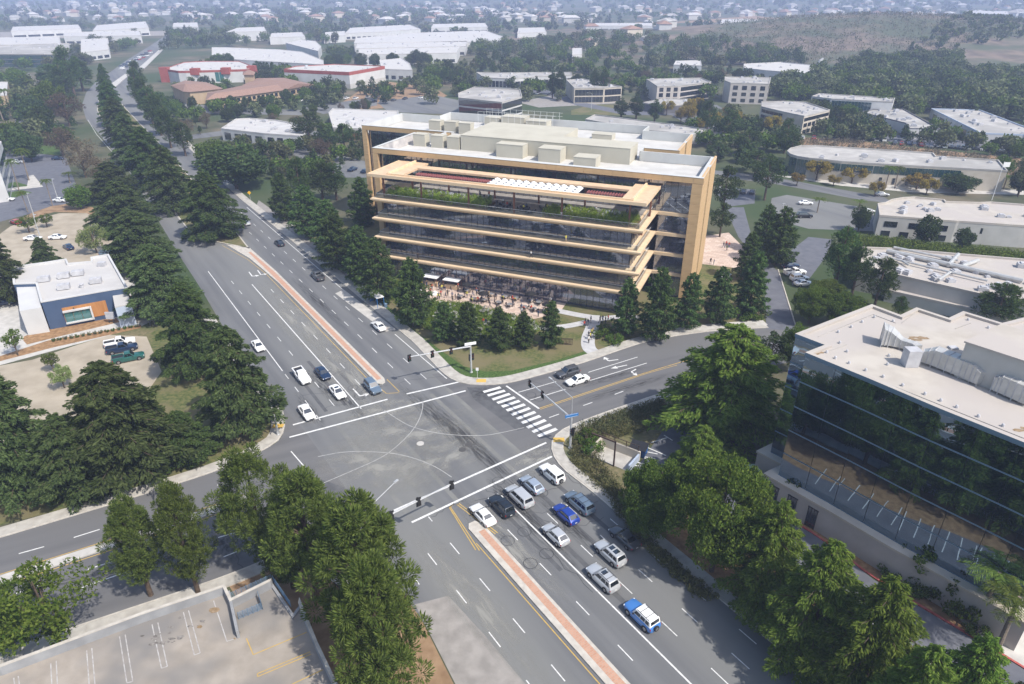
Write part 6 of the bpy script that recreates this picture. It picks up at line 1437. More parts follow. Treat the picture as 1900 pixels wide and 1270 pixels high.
wood('far_woods', [(1780, 70), (1960, 60), (1960, 96), (1830, 100), (1700, 116), (1680, 108)], 150, ('far_dot',), 5, 9)
# brush on the dry hill
def cover(name, poly_xy, n, hgt, leaf, ln, wd, seed, label, K=26, rad=.6, flat=False):
    g = np.random.default_rng(seed); xs_ = [p[0] for p in poly_xy]; ys_ = [p[1] for p in poly_xy]; C = []
    while len(C) < n:
        x = g.uniform(min(xs_), max(xs_)); y = g.uniform(min(ys_), max(ys_))
        if inside((x, y), poly_xy): C.append((x, y, land_z(x, y) + hgt * g.uniform(.2, .75)))
    C = np.array(C); o = put(name, quads_mesh(name, tuft_leaves(C, g.uniform(.6, 1.2, n) * rad, K, ln, wd, g, .6, .5), M[leaf])); o['kind'] = 'stuff'; o['label'] = label
    return o
cover('brush', px((1250, 100), (1340, 70), (1480, 56), (1700, 50), (1960, 60), (1960, 92), (1800, 100), (1700, 118), (1560, 120), (1420, 130)), 1500, 2.6, 'leaf_olive', 1.8, 1.0, 51, 'scattered dry brush over the far hillside', K=12, rad=3.4)
cover('brush', px((1290, 100), (1480, 62), (1700, 55), (1850, 75), (1800, 100), (1700, 118), (1560, 120), (1420, 130)), 1700, 2.0, 'leaf_brush', 1.5, .8, 52, 'scattered purple-grey brush over the far hillside', K=12, rad=3)
cover('brush', px((1480, 262), (1560, 260), (1700, 278), (1900, 300), (1900, 335), (1760, 300), (1500, 275)), 420, 1.6, 'leaf_brush', .7, .4, 53, 'dry brown brush on the bank behind the curved-end office', K=22, rad=1.6)
# hedges, ground cover, planting
cover('ground_cover', px((1062, 800), (1120, 775), (1225, 742), (1245, 770), (1200, 800), (1140, 815), (1110, 830), (1120, 860), (1150, 905), (1150, 940), (1085, 890), (1055, 850), (1058, 820)), 620, .55, 'leaf_dry', .3, .14, 54, 'dry grey-green ground cover on the corner bank', K=34, rad=.65)
cover('ground_cover', px((1075, 790), (1225, 745), (1240, 765), (1130, 800), (1090, 830)), 260, .9, 'leaf_olive', .3, .12, 55, 'brown-green ground cover along the bank top', K=30, rad=.6)
cover('ground_cover', px((1110, 885), (1150, 905), (1160, 960), (1240, 1035), (1330, 1110), (1300, 1120), (1190, 1010), (1140, 945)), 330, .6, 'leaf_dry', .34, .16, 56, 'low green shrubs along the right kerb', K=30, rad=.6)
cover('hedge', [at(u, v) for u, v in ((1570, 448), (1680, 456), (1900, 482), (1900, 497), (1680, 472), (1570, 460))], 700, 2.6, 'leaf_grass', .5, .22, 57, 'bright green hedge along the pale office', K=40, rad=1.1)
cover('meadow_planting', [ow(*p) for p in ((-24, -20), (-14.2, -23), (-7.3, -21), (-2.8, -21.4), (2, -22), (6.5, -23), (10.8, -23), (14, -26), (14, -31), (8, -35), (0, -36.5), (-8, -36), (-14, -33), (-21, -27))], 2300, .8, 'leaf_grass', .46, .14, 58, 'green meadow planting between the plaza and the lawn', K=16, rad=.55)
cover('meadow_planting', [ow(*p) for p in ((-26, -12.6), (-22, -12.6), (-22, -24), (-24, -27), (-32, -20))], 500, .8, 'leaf_grass', .42, .12, 59, 'green meadow planting left of the plaza', K=24, rad=.55)
for x0, x1, lab in ((-30.3, -4.4, 'left'), (9.4, 29.4, 'right')):
    C = []; g = np.random.default_rng(60 + int(x1)); n = 620
    for _ in range(n): C.append((g.uniform(x0, x1), g.uniform(-13.3, -7.8), 20.62 + g.uniform(.05, 1.15)))
    W_ = np.array([ow(*c) for c in C]); o = put('terrace_planting', quads_mesh('terrace_planting', tuft_leaves(W_, np.full(n, .5), 26, .42, .1, g, .9, .4), M['leaf_terrace_sunlit'])); o['kind'] = 'stuff'; o['label'] = 'green grasses in the %s roof terrace bed' % lab
for k in range(26):
    x = tq.choice((tq.uniform(-29, -6), tq.uniform(10.5, 28.5))); P = ow(x, tq.uniform(-12, -8.2), 20.6)
    tree('shrub' if k % 2 else 'flower', None, ('rounded shrub in the roof terrace bed', 'pale flowering shrub in the roof terrace bed')[k % 2 == 0], h=tq.uniform(1.2, 2.2), r=tq.uniform(.8, 1.3), P=P, z=20.6, cat='shrub', group='shrubs on the roof terrace')
for k in range(62):
    x = tq.uniform(-20, 13); y = tq.uniform(-36, -22.5) if x > -14 else tq.uniform(-30, -23)
    if not inside((x, y), [(-24, -20), (-14.2, -23), (10.8, -23), (14, -26), (14, -31), (8, -35), (0, -36.5), (-8, -36), (-14, -33), (-21, -27)]): continue
    tree('flower', None, 'white flowering shrub in the meadow below the plaza', h=tq.uniform(.9, 1.5), r=tq.uniform(.8, 1.4), P=ow(x, y), z=.3, cat='shrub', group='white flowering shrubs below the plaza')
for b, h, r, lab in (((1118, 622), 2.2, 3.0, 'rounded shrub beside the footpath mouth'), ((1140, 636), 2, 2.6, 'low shrub at the road edge right of the footpath'), ((1370, 590), 3, 3.6, 'wide shrub left of the grey driveway'), ((1405, 592), 2.6, 3, 'shrub touching the grey driveway'), ((1098, 838), 2.4, 2.2, 'dark shrub by the utility yard'), ((1088, 822), 2.2, 2, 'dark round shrub on the corner bank')): tree('shrub', b, lab, h=h, r=r, var=0, cat='shrub')
for u, v, h, r, k in ((1470, 935, 4.5, 2.0, 'small'), (1490, 950, 2.2, 1.6, 'shrub'), (1516, 958, 2.4, 1.8, 'shrub'), (1600, 1010, 4.2, 1.8, 'small'), (1640, 1030, 3.6, 2.4, 'shrub'), (1672, 1052, 3.6, 2.2, 'shrub'), (1700, 1075, 4.6, 2.4, 'small'), (1722, 1100, 2.6, 2, 'shrub'), (1752, 1118, 2.6, 2, 'shrub'), (1775, 1140, 3.6, 2, 'shrub'), (1655, 1070, 1.6, 1.5, 'shrub'), (1700, 1100, 1.6, 1.5, 'shrub'), (1810, 1180, 1.2, 1.2, 'shrub')):
    tree(k, (u, v), ('shrub in the bed along the tower base', 'small tree in the bed along the tower base')[k == 'small'], h=h * 1.3, r=r * 1.3, cat='shrub' if k == 'shrub' else 'tree', group='planting along the tower base', var=0)
for k in range(15):
    u = 100 + k * 11; tree('shrub', (u, 634 - k * 1.9), 'tiny shrub in the mulch strip before the restaurant', h=.8, r=.55, cat='shrub', group='tiny shrubs before the restaurant')
# ---------------------------------------------------------------- air
hz = MB(); hz.box(-6500, 6500, -700, 7500, -3, 66.5)
hm = bpy.data.materials.new('haze_air'); hm.use_nodes = True
n_ = hm.node_tree.nodes; n_.remove(n_['Principled BSDF'])
pv = n_.new('ShaderNodeVolumePrincipled'); pv.inputs['Density'].default_value = .00031; pv.inputs['Color'].default_value = (.56, .66, 1.0, 1); pv.inputs['Anisotropy'].default_value = 0.0
hm.node_tree.links.new(pv.outputs[0], n_['Material Output'].inputs['Volume'])
o = obj('haze', hz, hm); o['kind'] = 'stuff'; o['label'] = 'pale haze over the far suburb'
# ---------------------------------------------------------------- vehicles
def paint(name, c, metal=.0, rough=.28):
    m = mat(name, c, rough=rough, metal=metal, spec=.5)
    m.node_tree.nodes['Principled BSDF'].inputs['Coat Weight'].default_value = .6
    m.node_tree.nodes['Principled BSDF'].inputs['Coat Roughness'].default_value = .06
    return m
paint('paint_white', (.78, .78, .77)); paint('paint_silver', (.60, .61, .62), .45); paint('paint_grey', (.10, .105, .115), .4); paint('paint_black', (.012, .012, .014))
paint('paint_navy', (.012, .03, .075), .2); paint('paint_blue', (.015, .05, .30), .2); paint('paint_sky', (.06, .20, .52), .1); paint('paint_steel', (.17, .23, .30), .4); paint('paint_pale', (.40, .46, .54), .4)
paint('paint_red', (.35, .02, .02)); paint('paint_green', (.012, .09, .075)); paint('paint_midnight', (.02, .028, .04), .3)
glass_mat('car_glass', (.1, .12, .13), .10, see=.12, base=(.012, .016, .02), rough=.02)
mat('tyre_rubber', (.015, .015, .016), rough=.8); mat('rim_metal', (.38, .38, .39), rough=.3, metal=.8); mat('lamp_white', (.75, .77, .8), rough=.1, spec=.8); mat('lamp_red', (.38, .01, .012), rough=.2); mat('trim_black', (.02, .02, .022), rough=.5); mat('plate', (.6, .6, .58), rough=.5)
wheel_m = MB().lathe([(.2, -.1), (.32, -.105), (.345, -.06), (.345, .06), (.32, .105), (.2, .1)], 18, 'y').mesh('wheel', M['tyre_rubber'], True)
rim_m = MB().lathe([(.02, -.112), (.21, -.108), (.21, .108), (.02, .112)], 14, 'y').mesh('rim', M['rim_metal'])
HEAD = MB().box(-.06, .05, -.2, .2, 0, .16).mesh('headlight', M['lamp_white']); TAIL = MB().box(-.05, .06, -.17, .17, 0, .2).mesh('taillight', M['lamp_red'])
MIRR = MB().box(-.07, .07, -.1, .1, 0, .14).mesh('mirror', M['trim_black']); PLATE = MB().box(-.02, .02, -.16, .16, 0, .11).mesh('licence_plate', M['plate'])
SPEC = {
 'sedan': dict(L=4.75, W=.90, sh=.93, hood=.84, zr=1.44, base=(1.02, -1.75), roof=(.22, -.95), wb=.80, wt=.58, tail=.93, wx=(1.38, -1.36), wr=.96),
 'hatch': dict(L=4.35, W=.88, sh=.95, hood=.88, zr=1.48, base=(1.05, -2.05), roof=(.25, -1.25), wb=.79, wt=.60, tail=.98, wx=(1.30, -1.28), wr=.94),
 'suv': dict(L=4.7, W=.94, sh=1.08, hood=1.0, zr=1.74, base=(1.0, -2.22), roof=(.25, -1.85), wb=.84, wt=.68, tail=1.08, wx=(1.40, -1.38), wr=1.06),
 'minivan': dict(L=5.1, W=.98, sh=1.05, hood=.95, zr=1.74, base=(1.45, -2.42), roof=(.55, -2.10), wb=.88, wt=.72, tail=1.05, wx=(1.58, -1.45), wr=1.0),
 'boxy': dict(L=4.6, W=.94, sh=1.12, hood=1.08, zr=1.80, base=(.78, -2.08), roof=(.40, -1.92), wb=.85, wt=.74, tail=1.12, wx=(1.38, -1.38), wr=1.14),
 'pickup': dict(L=5.7, W=.98, sh=1.10, hood=1.06, zr=1.82, base=(1.15, -.75), roof=(.40, -.55), wb=.87, wt=.70, tail=1.08, wx=(1.80, -1.80), wr=1.12)}
def frustum(b0, b1, r0, r1, wb, wt, z0, z1): return [(b0, -wb, z0), (b0, wb, z0), (b1, wb, z0), (b1, -wb, z0), (r0, -wt, z1), (r0, wt, z1), (r1, wt, z1), (r1, -wt, z1)]
def inner(q, m0, m1, n0, n1, push):
    a, b, c_, d = [Vector(p) for p in q]
    P = lambda u, v: a.lerp(b, u).lerp(d.lerp(c_, u), v)
    n = (b - a).cross(d - a).normalized() * push
    return [P(m0, n0) + n, P(m1, n0) + n, P(m1, n1) + n, P(m0, n1) + n]
def make_car(kind, roofm=None, spare=False, rails=False, sunroof=False):
    s = SPEC[kind]; L = s['L'] / 2; W = s['W']
    t = thing('parked', '', 'car'); t.name = {'pickup': 'pickup_truck', 'minivan': 'minivan', 'suv': 'suv', 'boxy': 'off_road_car', 'hatch': 'hatchback', 'sedan': 'sedan'}[kind]
    st = [(L, .58 * W, .42, .60), (L - .06, .80 * W, .34, s['hood'] - .16), (L - .35, .94 * W, .25, s['hood'] - .05), (s['base'][0] + .35, W, .22, s['hood']), (s['base'][0] - .1, W, .21, s['sh'] - .02), (0, W * 1.01, .21, s['sh']), (-1.2, W * 1.01, .22, s['sh'] + .02), (-L + .45, W * .97, .26, s['tail']), (-L + .08, W * .88, .36, s['tail'] - .06), (-L, W * .74, .44, s['tail'] - .22)]
    mb = MB(); R_ = []
    for x, w_, zb, zt in st:
        zm = zb + (zt - zb) * .55
        half = [(0, zt + .035), (w_ * .6, zt + .03), (w_ * .88, zt - .01), (w_ * .985, zt - .09), (w_, zm), (w_ * .97, zb + .1), (w_ * .86, zb), (0, zb)]
        R_.append([(x, y, z) for y, z in half] + [(x, -y, z) for y, z in half[-2:0:-1]])
    k = len(R_[0]); fs = [tuple(range(k))[::-1]]
    for i in range(len(R_) - 1):
        for j in range(k): fs.append((i * k + j, i * k + (j + 1) % k, (i + 1) * k + (j + 1) % k, (i + 1) * k + j))
    fs.append(tuple(range((len(R_) - 1) * k, len(R_) * k)))
    mb.add([p for r_ in R_ for p in r_], [f[::-1] for f in fs])
    me = mb.mesh('body', M['paint_white'], True)
    me.set_sharp_from_angle(angle=R(38))
    put('body', me, t)
    zs = s['sh'] - .03
    V = frustum(s['base'][0], s['base'][1], s['roof'][0], s['roof'][1], s['wb'], s['wt'], zs, s['zr'])
    F_ = [(0, 1, 5, 4), (1, 2, 6, 5), (2, 3, 7, 6), (3, 0, 4, 7), (4, 5, 6, 7)]
    bm = bmesh.new(); vs = [bm.verts.new(p) for p in V]; [bm.faces.new([vs[i] for i in f]) for f in F_]
    bm.normal_update()
    ed = [e for e in bm.edges if len(e.link_faces) == 2]
    bmesh.ops.bevel(bm, geom=ed, offset=.07, segments=2, affect='EDGES', profile=.6)
    cm_ = bpy.data.meshes.new('cabin'); bm.to_mesh(cm_); bm.free(); cm_.materials.append(M[roofm] if roofm else M['paint_white'])
    cm_.polygons.foreach_set('use_smooth', [True] * len(cm_.polygons)); cm_.set_sharp_from_angle(angle=R(40))
    cab = put('cabin', cm_, t)
    q = lambda i: [V[k_] for k_ in F_[i]]
    def glass(nm, i, m0, m1, n0, n1): obj(nm, MB().add(inner(q(i), m0, m1, n0, n1, .012), [(0, 1, 2, 3)]), M['car_glass'], t)
    glass('windshield', 0, .07, .93, .10, .90); glass('rear_window', 2, .1, .9, .28, .88)
    Ls = s['base'][0] - s['base'][1]
    if kind == 'pickup': cuts = [(.10, .56), (.60, .92)]
    elif kind in ('minivan', 'suv', 'boxy'): cuts = [(.09, .40), (.43, .69), (.72, .93)]
    else: cuts = [(.12, .50), (.53, .88)]
    for a, b in cuts: glass('side_window', 1, a, b, .18, .86); glass('side_window', 3, 1 - b, 1 - a, .18, .86)
    for x in s['wx']:
        for y in (-1, 1):
            w_ = put('wheel', wheel_m, t, (x, y * (W - .08), .345 * s['wr']), 0, (s['wr'], 1, s['wr'])); put('rim', rim_m, w_)
    ar = MB()
    for x in s['wx']:
        for y in (-1, 1):
            ar.lathe([(.40 * s['wr'], -.01), (.40 * s['wr'], .012)], 16, 'y', (x, y * (W + .004), .36 * s['wr']))
    obj('wheel_arch', ar, M['trim_black'], t)
    for y in (-1, 1):
        put('headlight', HEAD, t, (L - .15, y * W * .70, s['hood'] - .32)); put('taillight', TAIL, t, (-L + .12, y * W * .74, s['tail'] - .34)); put('mirror', MIRR, t, (s['base'][0] - .32, y * (W + .06), s['sh'] - .02))
    put('licence_plate', PLATE, t, (-L - .005, 0, .62)); obj('grille', MB().box(L - .03, L + .012, -.5 * W, .5 * W, .42, .60), M['trim_black'], t)
    if kind == 'pickup':
        mb = MB(); mb.box(-L + .1, -.85, -.74, .74, s['sh'] + .045, s['sh'] + .06); obj('bed', mb, M['trim_black'], t)
        mb = MB()
        for y in (-1, 1): mb.box(-L + .06, -.8, y * .86 - .09, y * .86 + .09, s['sh'] - .02, s['sh'] + .24)
        mb.box(-L + .02, -L + .10, -.86, .86, s['sh'] - .1, s['sh'] + .24); obj('bed_side', mb, M['paint_white'], t)
    if spare:
        w_ = put('spare_wheel', wheel_m, t, (-L - .12, .12, .95), R(90), (1.05, 1, 1.05)); put('rim', rim_m, w_)
    if rails:
        mb = MB()
        for y in (-1, 1): mb.tube((s['roof'][0] - .2, y * s['wt'] * .88, s['zr'] + .06), (s['roof'][1] + .15, y * s['wt'] * .88, s['zr'] + .06), .025, n=5)
        for k_ in (.3, .7): x = s['roof'][0] + (s['roof'][1] - s['roof'][0]) * k_; mb.tube((x, -s['wt'] * .88, s['zr'] + .08), (x, s['wt'] * .88, s['zr'] + .08), .025, n=5)
        obj('roof_rail', mb, M['trim_black'], t)
    if sunroof: obj('sunroof', MB().box(s['roof'][0] - .75, s['roof'][0] - .15, -.38, .38, s['zr'] + .003, s['zr'] + .015), M['car_glass'], t); 
    if sunroof == 2: obj('sunroof', MB().box(s['roof'][0] - 1.6, s['roof'][0] - .95, -.4, .4, s['zr'] + .003, s['zr'] + .015), M['car_glass'], t)
    return t
CARP = {}
def car(kind, p_, head, col, label, roofm=None, spare=False, rails=False, sunroof=False, group=None, z=.036, cat=None, P=None):
    key = (kind, roofm, spare, rails, sunroof)
    P = P or at(*p_); P.z = z
    names = ('body', 'bed_side') if roofm else ('body', 'cabin', 'bed_side')
    if key not in CARP:
        o = make_car(*key); CARP[key] = o; KIDS[o.name] = list(o.children)
        for ch in o.children:
            KIDS[ch.name] = list(ch.children)
            if ch.name.split('.')[0] in names: ch.material_slots[0].link = 'OBJECT'; ch.material_slots[0].material = M[col]
        o.location = P; o.rotation_euler = (0, 0, head)
    else: o = dup(CARP[key], P, head, label, '', 1.0, (names, M[col]))
    o['label'] = label; o['category'] = cat or {'pickup': 'pickup truck', 'suv': 'suv', 'minivan': 'minivan', 'boxy': 'suv'}.get(kind, 'car')
    if group: o['group'] = group
    return o
UP = ROAD_ANG; DN = ROAD_ANG + math.pi
G_SE = 'cars waiting at the near stop line'; G_NW = 'cars waiting at the far stop line'
for a in (('sedan', (896, 962), UP, 'paint_white', 'white sedan beside the brick median at the near stop line', G_SE), ('suv', (931, 946), UP, 'paint_midnight', 'dark blue-black suv in the turn lane right of the white sedan', G_SE),
          ('minivan', (964, 928), UP, 'paint_silver', 'silver minivan at the front of the left through lane', G_SE), ('hatch', (987, 906), UP, 'paint_pale', 'pale blue-grey hatchback beside the silver minivan', G_SE),
          ('hatch', (1050, 961), UP, 'paint_blue', 'bright blue hatchback behind the pale hatchback', G_SE), ('hatch', (1031, 999), UP, 'paint_silver', 'silver hatchback behind the silver minivan', G_SE), ('sedan', (1158, 1004), UP, 'paint_grey', 'dark grey sedan in the tree shade of the right lane', G_SE)):
    car(*a[:5], group=a[5], rails=a[4].startswith('dark blue'))
car('boxy', (1024, 886), UP, 'paint_white', 'white off-road car with a spare wheel nearest the right kerb', None, True, group=G_SE)
car('minivan', (1075, 940), UP, 'paint_steel', 'blue-grey minivan with roof rails in the right lane', rails=True, group=G_SE)
car('suv', (1132, 1034), UP, 'paint_silver', 'silver suv with two dark roof panels', sunroof=2, group=G_SE)
car('suv', (1118, 1080), UP, 'paint_silver', 'silver suv with one dark sunroof behind the twin-panel suv', sunroof=1, rails=True, group=G_SE)
car('boxy', (1190, 1150), UP, 'paint_sky', 'bright blue off-road car with white roof and spare wheel', 'paint_white', True, True, group=G_SE)
for a in (('pickup', (561, 704), DN, 'paint_white', 'white pickup truck waiting at the far stop line'), ('sedan', (600, 698), DN, 'paint_navy', 'navy blue sedan beside the white pickup'), ('suv', (692, 724), DN, 'paint_steel', 'slate grey suv beside the brick median tip'), ('sedan', (570, 771), DN, 'paint_white', 'white sedan nearest the far stop line'), ('sedan', (480, 647), DN, 'paint_white', 'white sedan half hidden by the roadside cedar')): car(*a, group=G_NW)
car('sedan', (627, 733), DN, 'paint_white', 'white sedan with a dark sunroof in the turn lane', sunroof=1, group=G_NW)
for a in (('sedan', (703, 610), UP, 'paint_white', 'white sedan leaving past the pale bus pad'), ('sedan', (519, 455), UP, 'paint_midnight', 'black sedan on the right carriageway, farthest of two dark cars'), ('pickup', (590, 517), UP, 'paint_grey', 'dark grey pickup on the right carriageway'), ('sedan', (457, 417), UP, 'paint_silver', 'silver car emerging from the cedar shade')): car(*a, group='cars leaving on the right carriageway')
EA = math.atan2((at(1000, 715) - at(1200, 655)).y, (at(1000, 715) - at(1200, 655)).x)
car('suv', (1053, 697), EA, 'paint_grey', 'dark grey car waiting beside the white sedan on the side road'); car('sedan', (1071, 711), EA, 'paint_white', 'white sedan waiting on the side road')
PA = math.atan2((at(260, 640) - at(200, 652)).y, (at(260, 640) - at(200, 652)).x)
car('pickup', (228, 652), PA, 'paint_navy', 'navy pickup parked in the sandy lot', z=.03); car('pickup', (224, 641), PA, 'paint_white', 'white pickup parked behind the navy one', z=.03); car('pickup', (240, 669), PA, 'paint_green', 'dark green pickup parked nearest the cedar', z=.03)
for a in (('sedan', (14, 373), 0.1, 'paint_white', 'white sedan parked at the left edge of the blue-grey lot'), ('sedan', (113, 375), -.1, 'paint_white', 'white sedan parked at the foot of the thin palm'), ('sedan', (108, 297), .1, 'paint_navy', 'dark sedan under trees at the far side of the lot'), ('sedan', (34, 303), .15, 'paint_white', 'white car behind the leaning palm trunks'), ('hatch', (30, 416), 2.6, 'paint_red', 'red car parked under a lollipop tree'), ('sedan', (108, 444), .1, 'paint_white', 'white sedan parked behind the restaurant'), ('sedan', (62, 446), .1, 'paint_white', 'white sedan behind the dark cedar by the restaurant'), ('sedan', (128, 462), 2.4, 'paint_navy', 'dark blue car next to the pale drooping tree'), ('suv', (203, 476), .0, 'paint_steel', 'blue suv at the restaurant roof corner'), ('sedan', (8, 566), .3, 'paint_navy', 'dark blue car by the green mural panel'), ('sedan', (266, 575), .4, 'paint_black', 'black sedan in the restaurant drive under the cedar'), ('suv', (252, 562), 1.2, 'paint_red', 'dark red car beside the restaurant wing')): car(*a, z=.05)
for a in (('pickup', (1474, 510), .2, 'paint_white', 'white pickup parked by the grey driveway'), ('suv', (1482, 521), .2, 'paint_white', 'white suv parked behind the tall conifers'), ('sedan', (1490, 530), .2, 'paint_white', 'white sedan parked nearest the leafy tree'), ('sedan', (1466, 497), .2, 'paint_navy', 'dark blue car parked behind the white pickup'), ('sedan', (1494, 380), 0, 'paint_white', 'white sedan alone in the car park'), ('minivan', (1492, 404), 0, 'paint_black', 'black van alone in the car park'), ('sedan', (1610, 396), .4, 'paint_white', 'white car by the pale office end wall'), ('sedan', (1636, 364), -.15, 'paint_silver', 'silver car driving the side street'), ('sedan', (1346, 518), 1, 'paint_white', 'white car behind the young pines')): car(*a, z=.05)
# small far cars: one mesh each
fm = MB(); fm.mi = 0; fm.box(-2.3, 2.3, -.9, .9, .3, .92); fm.mi = 1; fm.add(frustum(1.0, -1.8, .3, -1.2, .8, .62, .92, 1.42), [(0, 1, 5, 4), (1, 2, 6, 5), (2, 3, 7, 6), (3, 0, 4, 7)]); fm.mi = 0; fm.add(frustum(1.0, -1.8, .3, -1.2, .8, .62, .92, 1.42), [(4, 5, 6, 7)]); fm.mi = 2
for x in (1.4, -1.4):
    for y in (-.82, .82): fm.lathe([(.34, -.12), (.34, .12)], 10, 'y', (x, y, .34))
FC = []
for cname in ('paint_white', 'paint_silver', 'paint_grey', 'paint_navy', 'paint_red', 'paint_black'): FC.append(fm.mesh('far_car', [M[cname], M['car_glass'], M['tyre_rubber']]))
cq = random.Random(3)
def farcar(P, a, label, group):
    o = put('far_car', cq.choice(FC[:3] * 2 + FC), None, P, a); tag(o, label, 'car', group)
for k in range(26):
    u = 226 + (k % 9) * 6.5 + cq.uniform(-1, 1); v = 124 - (k % 9) * 3.5 + (k // 9) * 2.6; farcar(at(u, v, .06), R(55), 'small far car queueing at the distant crossing', 'cars at the distant crossing')
for pts, n, lab in (([(1660, 268), (1880, 282)], 20, 'small parked car before the large warehouse'), ([(1490, 258), (1640, 262)], 9, 'small parked car before the small warehouse'), ([(1530, 222), (1560, 245)], 7, 'small parked car beside the stepped grey office'), ([(1250, 190), (1330, 225)], 8, 'small parked car behind the timber office'), ([(1330, 355), (1395, 360)], 5, 'parked car in the lot behind the eucalyptus'), ([(560, 188), (700, 182)], 8, 'small parked car by the inn'), ([(560, 310), (700, 322)], 7, 'parked car in the lot left of the timber office'), ([(330, 195), (350, 192)], 2, 'small car parked at the inn end'), ([(1000, 175), (1080, 178)], 5, 'small parked car at the dark glass office'), ([(690, 190), (800, 182)], 6, 'small parked car below the bare hillside'), ([(1600, 250), (1620, 240)], 3, 'small parked car between the warehouses')):
    for k in range(n):
        f = (k + cq.uniform(-.25, .25)) / max(1, n - 1); P = at(pts[0][0] + (pts[1][0] - pts[0][0]) * f, pts[0][1] + (pts[1][1] - pts[0][1]) * f + cq.uniform(-1, 1), .06)
        if free(P, 1): farcar(P, R(68) + cq.choice((0, math.pi)), lab, lab.replace('small ', '').replace('parked car', 'cars parked'))
# ---------------------------------------------------------------- signals, lamps, signs
mat('galv_steel', (.42, .43, .44), (.50, .51, .52), scale=3, rough=.5, metal=.3); mat('signal_black', (.018, .018, .018), rough=.6); mat('sign_blue', (.03, .16, .42), rough=.5); mat('sign_white', (.75, .75, .75), rough=.5); mat('sign_yellow', (.75, .42, .01), rough=.5)
mat('lens_red', (.25, .01, .01), rough=.3); mat('lens_amber', (.25, .12, .01), rough=.3); mat('lens_green', (.01, .12, .06), rough=.3); mat('shelter_blue', (.03, .11, .30), rough=.4); mat('bin_blue', (.02, .07, .20), (.03, .09, .25), scale=3, rough=.6); mat('iron_brown', (.07, .045, .035), rough=.7)
def sig_head(parent, p, ang, n=3):
    mb = MB().box(-.16, .16, -.2, .2, -.55, .55).box(-.03, .0, -.36, .36, -.72, .72)
    o = obj('signal_head', mb, M['signal_black'], parent); o.location = p; o.rotation_euler = (0, 0, ang)
    for k, m_ in enumerate(('lens_green', 'lens_amber', 'lens_red')):
        l_ = obj('lens', MB().lathe([(.13, 0), (.13, .02), (.02, .03)], 12), M[m_], o); l_.rotation_euler = (0, R(90), 0); l_.location = (.165, 0, -.36 + k * .36)
        hd_ = obj('visor', MB().box(0, .2, -.15, .15, 0, .02), M['signal_black'], o); hd_.location = (.165, 0, -.22 + k * .36)
def signal(base, arm_end, heads, label, zarm=6.0, face=0.0, lamp=None, pole_h=None, sign=False, name_sign=None, P=None):
    P = P or at(*base); t = thing('traffic_signal', label, 'traffic signal', P, 0, 'traffic signals at the crossing')
    H = pole_h or zarm + .4
    obj('pole', MB().lathe([(.3, .1), (.3, .2), (.2, .25), (.15, H)], 10), M['galv_steel'], t)
    if arm_end:
        e = at(*arm_end, z=zarm + .25) - P; obj('mast_arm', MB().tube((0, 0, zarm - .35), e, .17, .1, 8), M['galv_steel'], t)
        for f in heads: p = Vector((0, 0, zarm - .35)).lerp(e, f); sig_head(t, p + Vector((0, 0, -.25)), face)
    sig_head(t, Vector((.35 * math.cos(face + 1.6), .35 * math.sin(face + 1.6), 3.3)), face); sig_head(t, Vector((-.35 * math.cos(face), -.35 * math.sin(face), 3.0)), face + 1.6)
    if lamp:
        e = at(*lamp[:2], z=lamp[2]) - P; obj('lamp_arm', MB().path([Vector((0, 0, H)), Vector((0, 0, lamp[2] - .6)), e], .06, 6), M['galv_steel'], t)
        d = Vector((e.x, e.y, 0)).normalized(); lm = obj('lamp_head', MB().box(-.35, .35, -.15, .15, -.08, .06), M['galv_steel'], t); lm.location = e; lm.rotation_euler = (0, 0, math.atan2(d.y, d.x))
    if name_sign:
        s_ = obj('street_name_sign', MB().box(-1.1, 1.1, -.03, .03, -.28, .28), M[name_sign], t); s_.location = (0, -.2, zarm + .3); s_.rotation_euler = (0, 0, R(20))
        obj('sign_border', MB().box(-1.0, 1.0, -.034, .034, .2, .24).box(-1.0, 1.0, -.034, .034, -.24, -.2), M['sign_white'], s_)
    return t
signal((874.6, 692), (757, 663), (.98, .62, .32), 'signal mast reaching over the right carriageway from the lawn corner', face=UP + math.pi, name_sign='sign_white')
signal((1057.7, 832), (981, 708), (.97, .66), 'signal mast with a bent lamp at the zebra crossing', face=math.pi + EA + math.pi, lamp=(1021, 702, 10), name_sign='sign_blue')
P3_ = at(690, 968, 6.0); P3_.z = 0
signal(None, (842, 896), (.97, .55, .22), 'signal mast reaching out from behind the pines over the exit lanes', face=UP, P=P3_, lamp=(735, 893, 9))
signal((516, 808), None, (), 'short signal pole on the curb ramp under the blue-green cedar', zarm=3.6, face=DN)
def lamp_post(base, h, arm, label, group=None):
    P = at(*base); t = thing('street_lamp', label, 'street lamp', P, 0, group)
    obj('pole', MB().lathe([(.16, 0), (.08, h)], 8), M['galv_steel'], t); obj('lamp_arm', MB().path([(0, 0, h), (arm[0] * .4, arm[1] * .4, h + .5), (arm[0], arm[1], h + .6)], .05, 6), M['galv_steel'], t)
    obj('lamp_head', MB().box(arm[0] - .4, arm[0] + .4, arm[1] - .15, arm[1] + .15, h + .52, h + .66), M['galv_steel'], t)
